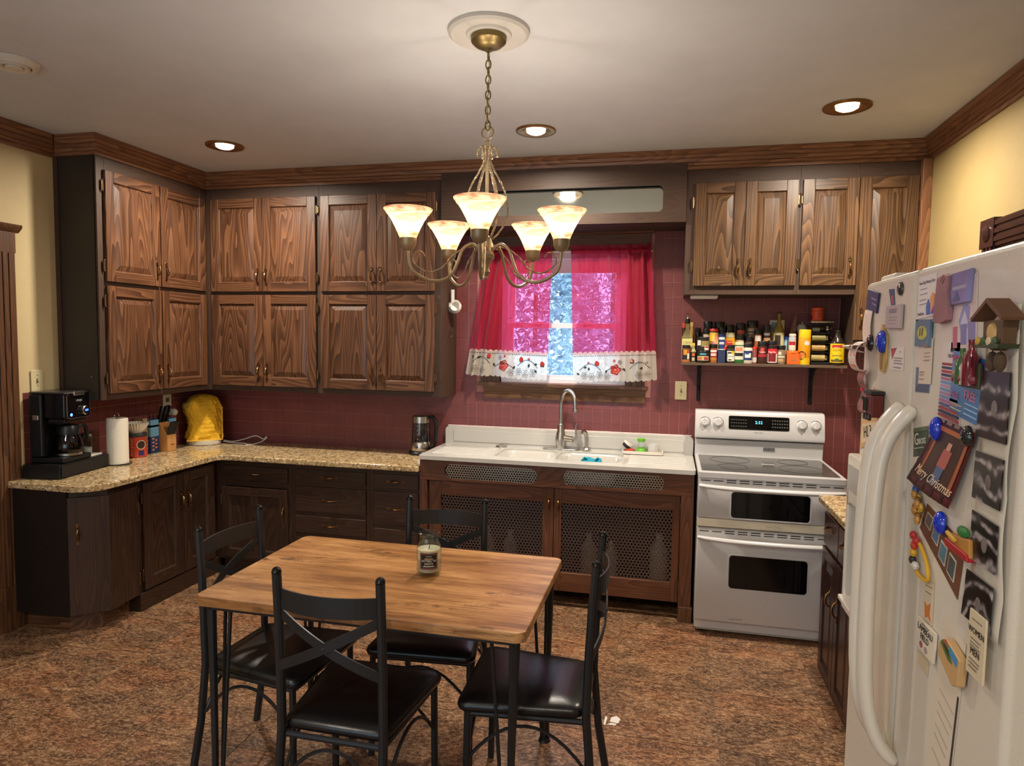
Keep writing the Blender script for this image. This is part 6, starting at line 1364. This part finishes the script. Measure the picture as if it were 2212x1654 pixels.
magnet('oval_magnet','black oval magnet holding the curled coupon',-2.437,1.642,.018,.024,(20,18,26),.012,8)
c = Card('fan_clip','gold ribbed shell-shaped clip under the blue magnet','clip',[(-2.55,1.69),(-2.588,1.66),(-2.592,1.6),(-2.575,1.566),(-2.55,1.566),(-2.535,1.6),(-2.53,1.66)],(196,160,90),.006,0,.4)
for k in range(5): build(MB().tube([(c.x-.001,-2.545-.007*k,1.675),(c.x-.001,-2.556-.003*k,1.572)],.0012,5),'rib',mat((150,116,60),.4),c.o)
magnet('oval_magnet','glossy blue oval magnet on the gold shell clip',-2.538,1.645,.026,.03,(24,60,190),.014,6)
Card('photo_strip','narrow tilted photo strip above the grey tile magnet','photo',[(-2.586,1.78),(-2.627,1.779),(-2.641,1.737),(-2.612,1.738)],(70,80,120),.001,0,vary=.6).blk(.3,.8,.4,.9,(170,90,90))
Card('tile_magnet','grey-pink engraved tile magnet on the freezer door','magnet',[(-2.577,1.737),(-2.694,1.737),(-2.692,1.678),(-2.576,1.68)],(178,164,166),.007,1,.5,.0015).blk(.25,.75,.16,.34,(130,124,140)).lines(.25,.8,(.5,.64,.78),(150,136,140))
magnet('oval_magnet','small dark grey oval magnet near the top of the freezer door',-2.674,1.776,.016,.017,(58,56,56),.008,0)
Card('business_card','white card with red fan logo on the freezer door','card',[(-2.625,1.632),(-2.727,1.632),(-2.731,1.575),(-2.627,1.575)],(222,216,212),.0008,0).poly([(.05,.06),(.5,.02),(.3,.3),(.15,.55)],(170,60,70)).lines(.3,.95,(.45,.56,.68,.86),(120,100,110),.03).txt(.78,.2,'+',.012,(150,70,80))
t = thing('patterned_lanyard', 'red and grey patterned fabric strap hanging on the freezer door', 'strap', (qx(0),-2.44,1.47)); build(MB().grid(lambda a, b: (qx(1)-.010-.006*sin(b*9), -2.405-.06*a+.01*sin(b*5), 1.565-.12*b), 6, 16), 'strap', mat((150,100,96),.8,vary=.7), t, smooth=True, solid=.0015)
for k in range(5): build(MB().box(qx(1)-.014,qx(1)-.010,-2.41-.008*k,-2.43-.006*k,1.55-.022*k,1.558-.022*k),'print',mat(((200,50,56),(60,60,70))[k%2],.7),t)
c = Card('orange_card','orange paper card behind the toy locomotive','card',[(-2.5,1.52),(-2.56,1.5),(-2.56,1.43),(-2.47,1.43)],(216,146,62),.0008,0)
t = thing('train_magnet', 'dark red and black toy locomotive magnet', 'magnet', (qx(1),-2.5,1.43)); PROUD.append((t, 0.018)); build(MB().box(qx(1)-.03,qx(1),-2.535,-2.475,1.44,1.5),'body',mat((96,34,30),.4),t,bevel=.004); build(MB().box(qx(1)-.034,qx(1),-2.54,-2.47,1.5,1.51),'roof',mat((36,32,30),.4),t,bevel=.002); build(MB().cyl((qx(1)-.031,-2.49,1.455),(qx(1)-.031,-2.49,1.49),.008,n=10),'boiler',mat((60,56,50),.3,.6),t)
for k in range(3): build(MB().cyl((qx(1)-.034,-2.48-.022*k,1.44),(qx(1)-.028,-2.48-.022*k,1.44),.009,n=12),'wheel',mat((30,28,26),.4),t)
Card('handwritten_note','orange-edged note with black handwriting above the freezer handle','note',[(-2.397,1.421),(-2.555,1.445),(-2.53,1.375),(-2.391,1.335)],(224,180,120),.0008,1).blk(.06,.94,.16,.84,(232,214,176)).txt(.45,.5,'HL3',.045,(26,22,20))
# refrigerator door
Card('clinic_card','white card with blue and purple heart high on the refrigerator door','card',[(-2.805,1.791),(-2.909,1.793),(-2.912,1.703),(-2.805,1.697)],(226,218,220),.0008,0).txt(.5,.16,'Same Day Primary Care',.0095,(120,112,124)).lines(.12,.55,(.3,.42,.56,.66),(150,140,150)).poly([(.55,.95),(.52,.75),(.62,.58),(.72,.72),(.74,.95)],(70,110,190)).poly([(.72,.6),(.84,.45),(.96,.5),(.96,.95),(.82,.95)],(226,160,110)).poly([(.8,.95),(.95,.75),(.97,.95)],(140,70,150)).txt(.26,.9,'ThedaCare',.0085,(80,60,90))
Card('wood_magnet','pink carved wooden state-shaped magnet','magnet',[(-2.92,1.777),(-2.955,1.784),(-2.982,1.778),(-2.976,1.745),(-2.984,1.72),(-2.981,1.69),(-2.95,1.684),(-2.908,1.687),(-2.914,1.73)],(150,104,112),.012,1,.6,.002,vary=.3).blk(.2,.8,.3,.36,(90,54,64)).blk(.2,.7,.5,.55,(90,54,64))
Card('picture_tile','blue-violet square picture tile magnet','magnet',[(-2.993,1.781),(-3.082,1.784),(-3.076,1.722),(-2.988,1.719)],(120,122,168),.007,1,.25,.0015,vary=.5).blk(.15,.85,.45,.55,(170,170,200),vary=.3).poly([(.2,.9),(.4,.6),(.6,.9)],(90,92,140))
Card('map_magnet','square teal map magnet with yellow figures','magnet',[(-2.802,1.696),(-2.89,1.694),(-2.888,1.636),(-2.802,1.636)],(86,118,140),.006,1,.4,.001,vary=.25).oval(.5,.5,.34,.26,(178,176,86)).blk(.34,.4,.34,.62,(90,40,40)).blk(.5,.56,.3,.6,(60,50,40)).oval(.75,.55,.1,.12,(190,190,100)).blk(.05,.15,.0,.06,(40,40,60)).blk(.8,.95,.94,1,(160,120,70))
Card('photo_print','small bluish landscape photo low on the left of the door','photo',[(-2.816,1.588),(-2.902,1.592),(-2.9,1.536),(-2.818,1.533)],(110,124,152),.0008,0,vary=.5).poly([(0,1),(.3,.5),(.6,.7),(1,.5),(1,1)],(80,92,120))
Card('receipt_slip','narrow pale receipt slip overlapping the landscape photo','receipt',[(-2.838,1.649),(-2.909,1.654),(-2.908,1.555),(-2.833,1.552)],(218,204,190),.0008,1).lines(.35,.9,(.1,.18,.3,.38,.46),(170,150,140)).lines(.1,.5,(.72,.78,.88),(160,140,130))
c = Card('striped_flyer','white flyer with red, blue and navy striped list','flyer',[(-2.963,1.644),(-3.05,1.645),(-3.067,1.483),(-2.961,1.491)],(220,210,208),.0008,0).txt(.62,.1,'LIVE',.012,(90,80,100)).txt(.62,.17,'THE RIVER',.010,(90,80,100))
for k in range(15): c.blk(.06,.98,.26+.048*k,.292+.048*k,((160,60,70),(60,56,96),(180,60,66),(70,60,100),(170,110,140),(110,150,200),(190,150,190),(110,150,196),(170,130,170),(120,140,190),(170,110,150),(80,90,140),(160,60,66),(50,50,80),(160,70,66))[k],'stripe')
Card('floor_plan','pale sheet with blue line drawing on the refrigerator door','sheet',[(-2.998,1.75),(-3.108,1.775),(-3.122,1.628),(-3.008,1.628)],(214,196,198),.0008,0).poly([(.3,.55),(.5,.3),(.75,.4),(.72,.65),(.4,.75)],(150,150,200)).poly([(.38,.6),(.55,.42),(.68,.62)],(206,200,220)).blk(.4,.62,.62,.9,(130,126,180)).blk(.08,.25,.62,.95,(190,110,130)).blk(.7,.95,.6,.88,(140,134,186)).blk(.45,.6,.1,.35,(170,180,216))
c = Card('brochure','blue glossy brochure printed with pink FREE','brochure',[(-3.02,1.629),(-3.182,1.612),(-3.155,1.493),(-3.014,1.508)],(66,120,176),.001,2,.25,vary=.25).txt(.72,.2,'FREE',.024,(226,60,90)).txt(.62,.62,'FREE',.024,(220,120,150)).txt(.16,.7,'FREE',.018,(196,110,150)).txt(.14,.12,'FREE',.018,(220,60,90)).lines(.55,.95,(.36,.42),(220,220,230),.02).blk(.62,.98,.05,.1,(90,70,120)).lines(.5,.9,(.74,.82,.9),(170,200,226),.012).lines(.06,.4,(.82,.9),(200,200,140),.012)
t = thing('bottle_magnet', 'resin magnet of green and red wine bottles with fruit', 'magnet', (qx(4),-3.08,1.56)); PROUD.append((t, 0.018))
build(MB().prism([(-3.036,1.56),(-3.124,1.56),(-3.122,1.605),(-3.09,1.612),(-3.036,1.606)], qx(4)-.008, qx(4), 'x'), 'backing', mat((70,70,50),.5,vary=.4), t, bevel=.003)
for y, z1, r, c_ in ((-3.1,1.648,.014,(110,30,44)),(-3.062,1.632,.012,(60,100,60)),(-3.08,1.625,.01,(190,186,170))): build(MB().lathe([(r,0),(r,(z1-1.565)*.6),(r*.4,(z1-1.565)*.78),(r*.4,z1-1.565)],(qx(4)-.012,y,1.565),12),'bottle',mat(c_,.15,coat=.5),t,smooth=True)
for k in range(7): build(MB().ball((qx(4)-.012-.004*(k%2),-3.04-.012*k,1.575+.01*(k%3)),.009,8),'fruit',mat(((120,50,60),(160,130,60),(70,80,50))[k%3],.3),t,smooth=True)
t = thing('cuckoo_clock_magnet', 'carved brown cuckoo clock magnet with peaked roof and pinecones', 'magnet', (qx(8),-3.185,1.6)); PROUD.append((t, 0.03)); CKB = mat((98,72,50),.6,vary=.4)
build(MB().prism([(-3.15,1.68),(-3.222,1.68),(-3.218,1.64),(-3.186,1.63),(-3.152,1.64)],qx(8)-.022,qx(8),'x'),'body',CKB,t,fix=True,bevel=.002)
for sg in (1,-1): build(MB().prism([(-3.186,1.716),(-3.186-sg*.058,1.684),(-3.186-sg*.055,1.678),(-3.186,1.708)],qx(8)-.034,qx(8),'x'),'roof',mat((108,74,54),.6,vary=.3),t,fix=True,bevel=.001)
build(MB().prism([(-3.14,1.641),(-3.23,1.641),(-3.225,1.634),(-3.145,1.634)],qx(8)-.03,qx(8),'x'),'ledge',mat((60,72,50),.6),t,fix=True); build(MB().lathe([(.016,0),(.014,.003),(.001,.004)],(0,0,0),18).map(lambda p: Vector((qx(8)-.022-p.z,-3.186+p.x,1.66+p.y))),'dial',mat((206,170,110),.4),t,fix=True)
for y in (-3.165,-3.172): pass
for y in (-3.172,-3.2): build(MB().ball((qx(8)-.014,y,1.612),1,12,(.009,.010,.017)),'pinecone',mat((84,66,48),.7,bump=1,bscale=500),t,smooth=True); build(MB().cyl((qx(8)-.014,y,1.628),(qx(8)-.014,y,1.636),.001,n=6),'chain',CKB,t)
for k in range(4): build(MB().ball((qx(8)-.028,-3.15-.02*k,1.645),1,8,(.004,.008,.008)),'figure',mat(((196,160,60),(60,90,60),(210,190,150),(70,90,64))[k],.5),t,smooth=True)
# ultrasound strip
US, ust, usb = nt('ultrasound_print'); tcn = nd(ust,'ShaderNodeTexCoord'); n_ = nd(ust,'ShaderNodeTexNoise',i_Scale=26.0,i_Detail=6.0,i_Distortion=1.0); ust.links.new(tcn.outputs['Object'],n_.inputs['Vector']); vv_ = nd(ust,'ShaderNodeTexWave',wave_type='RINGS',rings_direction='X',i_Scale=9.0,i_Distortion=9.0,i_Detail=3.0); ust.links.new(tcn.outputs['Object'],vv_.inputs['Vector']); vm_ = nd(ust,'ShaderNodeMath',operation='MULTIPLY'); ust.links.new(vv_.outputs['Fac'],vm_.inputs[0]); ust.links.new(n_.outputs['Fac'],vm_.inputs[1]); ust.links.new(ramp(ust,vm_.outputs[0],[(.18,srgb(9,8,10)),(.36,srgb(66,62,64)),(.6,srgb(176,166,166))]),usb.inputs['Base Color']); usb.inputs['Roughness'].default_value = .3
t = thing('ultrasound_strip', 'long glossy strip of black and white scan pictures at the door edge', 'photo strip', (qx(0),-3.2,1.13)); PROUD.append((t, 0.008))
bk = build(MB().grid(lambda a, b: (qx(1)-.002-.004*abs(sin(b*11))*a, -3.148-.004*sin(b*6)-(.118+.006*sin(b*9))*a+.0*b, 1.70-.56*b), 6, 30), 'paper', mat((206,198,184),.45), t, smooth=True, solid=.0006)
for k, q in enumerate(([(-3.165,1.59),(-3.262,1.59),(-3.262,1.473),(-3.150,1.473)],[(-3.155,1.447),(-3.258,1.447),(-3.254,1.362),(-3.150,1.362)],[(-3.155,1.34),(-3.252,1.336),(-3.253,1.254),(-3.154,1.252)],[(-3.147,1.23),(-3.248,1.23),(-3.246,1.145),(-3.135,1.142)])):
    build(MB().prism(q,qx(1)-.0105,qx(1)-.0085,'x'),'scan_picture',US,t,fix=True)
    cy_, cz_ = sum(p[0] for p in q)/4, sum(p[1] for p in q)/4
    build(MB().ball((qx(1)-.0108,cy_-.006,cz_-.004),1,10,(.001,.011,.014)),'scan_shape',mat((120,110,110),.5,vary=.5),t)
# christmas card, curled
t = thing('christmas_card', 'plaid Merry Christmas photo card curling off the door', 'greeting card', (qx(0),-2.97,1.32)); PROUD.append((t, 0.012))
def cc_(a, b): y0 = -2.95-.18*a; z0 = 1.486-.01*a; y1 = -2.828-.212*a; z1 = 1.335-.018*a; return (qx(3)-.004-.014*b*b*(.4+.6*(1-a))-.006*sin(a*pi)*b, y0+(y1-y0)*b, z0+(z1-z0)*b)
PLD = mat((92,34,40),.5,vary=.3); cd = build(MB().grid(cc_,14,12),'card',PLD,t,smooth=True,solid=.0008)
def cgrid(a0,a1,b0,b1,rgb,n,off=.0016,vary=0): build(MB().grid(lambda a, b: Vector(cc_(a0+(a1-a0)*a,b0+(b1-b0)*b))-Vector((off,0,0)),10,8),n,mat(rgb,.5,vary=vary),cd,smooth=True)
for k in range(5): cgrid(.02+.2*k,.07+.2*k,0,1,(50,22,28),'plaid_stripe',.0011); cgrid(0,1,.04+.2*k,.09+.2*k,(60,24,30),'plaid_stripe',.0012)
cgrid(.2,.92,.1,.86,(70,46,38),'photo',.0016,.5); cgrid(.18,.94,.08,.14,(176,100,60),'frame_bar',.002); cgrid(.18,.24,.1,.84,(170,96,58),'frame_bar',.002); cgrid(.88,.94,.1,.84,(170,96,58),'frame_bar',.002)
cgrid(.5,.7,.34,.58,(176,96,86),'picture_shape',.0022); cgrid(.52,.68,.58,.82,(90,104,140),'picture_shape',.0022); cgrid(.54,.64,.24,.34,(206,150,126),'picture_shape',.0022)
me = text_mesh('Merry Christmas', .03, depth=.0002, shear=.35).copy(); me.materials.clear(); me.materials.append(mat((232,206,180),.5))
for v in me.vertices: p = cc_(.54+v.co.x/.24, .78-v.co.y/.16+v.co.x*.2); v.co = root_inv(cd) @ Vector((p[0]-.003-v.co.z,p[1],p[2]))
o = bpy.data.objects.new('lettering', me); COL.objects.link(o); o.parent = cd
magnet('oval_magnet','glossy blue oval magnet on the corner of the christmas card',-2.945,1.464,.017,.025,(26,58,190),.014,8); magnet('oval_magnet','dark green-black oval magnet on the christmas card',-3.1,1.47,.017,.02,(34,38,38),.012,8)
Card('green_card','dark green business card reading GBOSS','card',[(-2.823,1.449),(-2.913,1.466),(-2.906,1.402),(-2.829,1.385)],(70,86,70),.0008,0).txt(.24,.42,'G',.038,(226,222,210)).txt(.66,.5,'BOSS',.018,(222,218,206)).blk(.1,.9,.7,.73,(200,200,190)).blk(0,1,0,.14,(96,110,84))
t = thing('seashell_magnet', 'gold and blue sea-life cluster magnet below the christmas card', 'magnet', (qx(1),-2.88,1.25)); PROUD.append((t, 0.009))
for k in range(12): build(MB().ball((qx(1)-.006-.003*(k%3),-2.852-.006*(k%7)-.012*(k//7),1.315-.0055*k),1,8,(.007,.011,.011)),'lump',mat(((46,90,170),(196,150,50),(120,84,40),(180,130,60))[0 if k < 2 else 1+k%3],.35,vary=.3),t,smooth=True)
c = Card('photo_collage','wood-patterned collage card with four small photos','photo card',[(-2.927,1.3),(-3.124,1.268),(-3.104,1.157),(-2.892,1.238)],(104,64,44),.0008,0,vary=.25)
for k, (a, b, cc2) in enumerate(((.14,.2,(90,84,84)),(.36,.28,(80,110,140)),(.58,.42,(90,130,150)),(.8,.42,(70,80,80)))): c.blk(a-.07,a+.09,b,b+.42,(206,196,180)).blk(a-.06,a+.08,b+.03,b+.39,cc2,'small_photo',.4)
magnet('oval_magnet','glossy blue oval magnet on the photo collage card',-2.996,1.277,.02,.024,(22,56,190),.014,3)
t = thing('basket_magnet', 'wicker basket magnet with red ribbon and green leaves', 'magnet', (qx(2),-3.1,1.245)); PROUD.append((t, 0.014)); build(MB().prism([(-3.052,1.272),(-3.148,1.285),(-3.153,1.25),(-3.062,1.246)],qx(2)-.016,qx(2),'x'),'basket',mat((176,124,56),.6,vary=.3),t,fix=True,bevel=.004); build(MB().prism([(-3.05,1.262),(-3.15,1.258),(-3.153,1.244),(-3.055,1.246)],qx(2)-.02,qx(2),'x'),'ribbon',mat((170,34,40),.4),t,fix=True,bevel=.003); build(MB().ball((qx(2)-.012,-3.115,1.29),1,10,(.008,.022,.011)),'leaf',mat((50,116,56),.5),t,smooth=True); build(MB().tube([(qx(2)-.018,-3.06,1.274),(qx(2)-.02,-3.1,1.27)],.004,6),'loaf',mat((214,170,70),.5),t)
t = thing('key_ring_magnet', 'yellow cord and red bead key ring hanging on the door', 'key ring', (qx(1),-2.9,1.13)); PROUD.append((t, 0.008)); build(MB().tube(spline([(qx(1)-.006,-2.862,1.2),(qx(1)-.006,-2.9,1.2),(qx(1)-.006,-2.945,1.17),(qx(1)-.006,-2.95,1.14),(qx(1)-.006,-2.9,1.135),(qx(1)-.006,-2.865,1.15)],6),.004,6),'cord',mat((216,168,40),.5),t,smooth=True)
for k, (y, z_, c_) in enumerate(((-2.865,1.212,(170,34,40)),(-2.885,1.205,(180,40,40)),(-2.873,1.192,(200,60,40)),(-2.87,1.175,(206,160,40)),(-2.868,1.158,(40,36,34)),(-2.885,1.15,(210,206,200)))): build(MB().ball((qx(1)-.009,y,z_),1,8,(.008,.011,.01)),'charm',mat(c_,.3),t,smooth=True)
Card('bird_note','narrow white slip with orange bird drawing','note',[(-2.938,1.139),(-2.989,1.146),(-2.99,1.057),(-2.943,1.055)],(212,196,170),.0008,0).lines(.15,.8,(.12,.28),(90,80,74),.015).poly([(.1,.55),(.4,.62),(.75,.5),(.7,.75),(.9,.95),(.5,.85),(.2,.95)],(206,120,60))
Card('stadium_tile','white tile magnet reading LAMBEAU FIELD','magnet',[(-2.913,1.048),(-3.011,1.049),(-3.008,.984),(-2.911,.984)],(222,210,192),.006,1,.35,.001).txt(.5,.26,'LAMBEAU',.019,(40,36,36)).txt(.5,.52,'FIELD',.019,(40,36,36)).oval(.32,.8,.09,.11,(150,90,100)).oval(.6,.82,.09,.11,(160,140,136)).blk(.3,.7,.08,.1,(90,80,80))
Card('torn_note','small tan slip below the stadium tile','note',[(-2.92,.975),(-2.984,.977),(-2.981,.943),(-2.923,.948)],(206,188,158),.0008,0)
c = Card('open_letter','large folded white letter hanging low on the refrigerator door','letter',[(-3.049,1.103),(-3.153,1.091),(-3.111,.72),(-3.0,.76)],(214,202,184),.001,0).lines(.2,.85,(.42,.5,.56,.64,.7,.8),(170,160,150),.008).blk(.93,.97,.3,.95,(60,54,50))
Card('resort_magnet','painted resort scene magnet with palms and blue water','magnet',[(-3.045,1.049),(-3.075,1.066),(-3.14,1.052),(-3.133,1.0),(-3.11,.99),(-3.037,1.02)],(196,160,110),.016,2,.4,.003).poly([(.1,.05),(.5,.0),(.7,.4),(.4,.7),(.15,.5)],(90,110,60)).poly([(.55,.45),(.95,.3),(.95,.9),(.6,.9)],(70,140,190)).poly([(.6,.0),(.97,.05),(.9,.3),(.65,.3)],(170,96,60)).oval(.5,.3,.12,.2,(40,70,40))
Card('sign_magnet','cream vertical sign magnet reading WOMEN and MEN','magnet',[(-3.163,1.162),(-3.226,1.163),(-3.225,1.049),(-3.159,1.047)],(214,200,170),.004,10,.4,.001).txt(.5,.3,'WOMEN',.0155,(50,44,40)).txt(.5,.62,'MEN',.0175,(50,44,40)).lines(.2,.8,(.12,.42,.48,.53,.74,.8,.86),(130,116,100),.014)

t = thing('white_floor_pieces', 'flat white pieces on the floor right of the chairs', 'paper scrap', (-.36,-1.67,0)); SCR = mat((226,222,214), .4, name='floor_piece_white')
for pts in ([(-.40,-1.72),(-.392,-1.72),(-.388,-1.66),(-.398,-1.65)],[(-.385,-1.715),(-.35,-1.712),(-.345,-1.70),(-.37,-1.698)],[(-.375,-1.69),(-.34,-1.695),(-.332,-1.66),(-.35,-1.64),(-.372,-1.655)]): build(MB().prism(pts, .0002, .0008, 'z'), 'piece', SCR, t)  # thin white shapes lying flat on the floor

# everything measured on the door face stands where its own thickness puts it
for o, p in PROUD:
    k = p/(FX0+.167); o.location.y -= k*(o.location.y+4.5216); o.location.z += k*(1.6426-o.location.z)
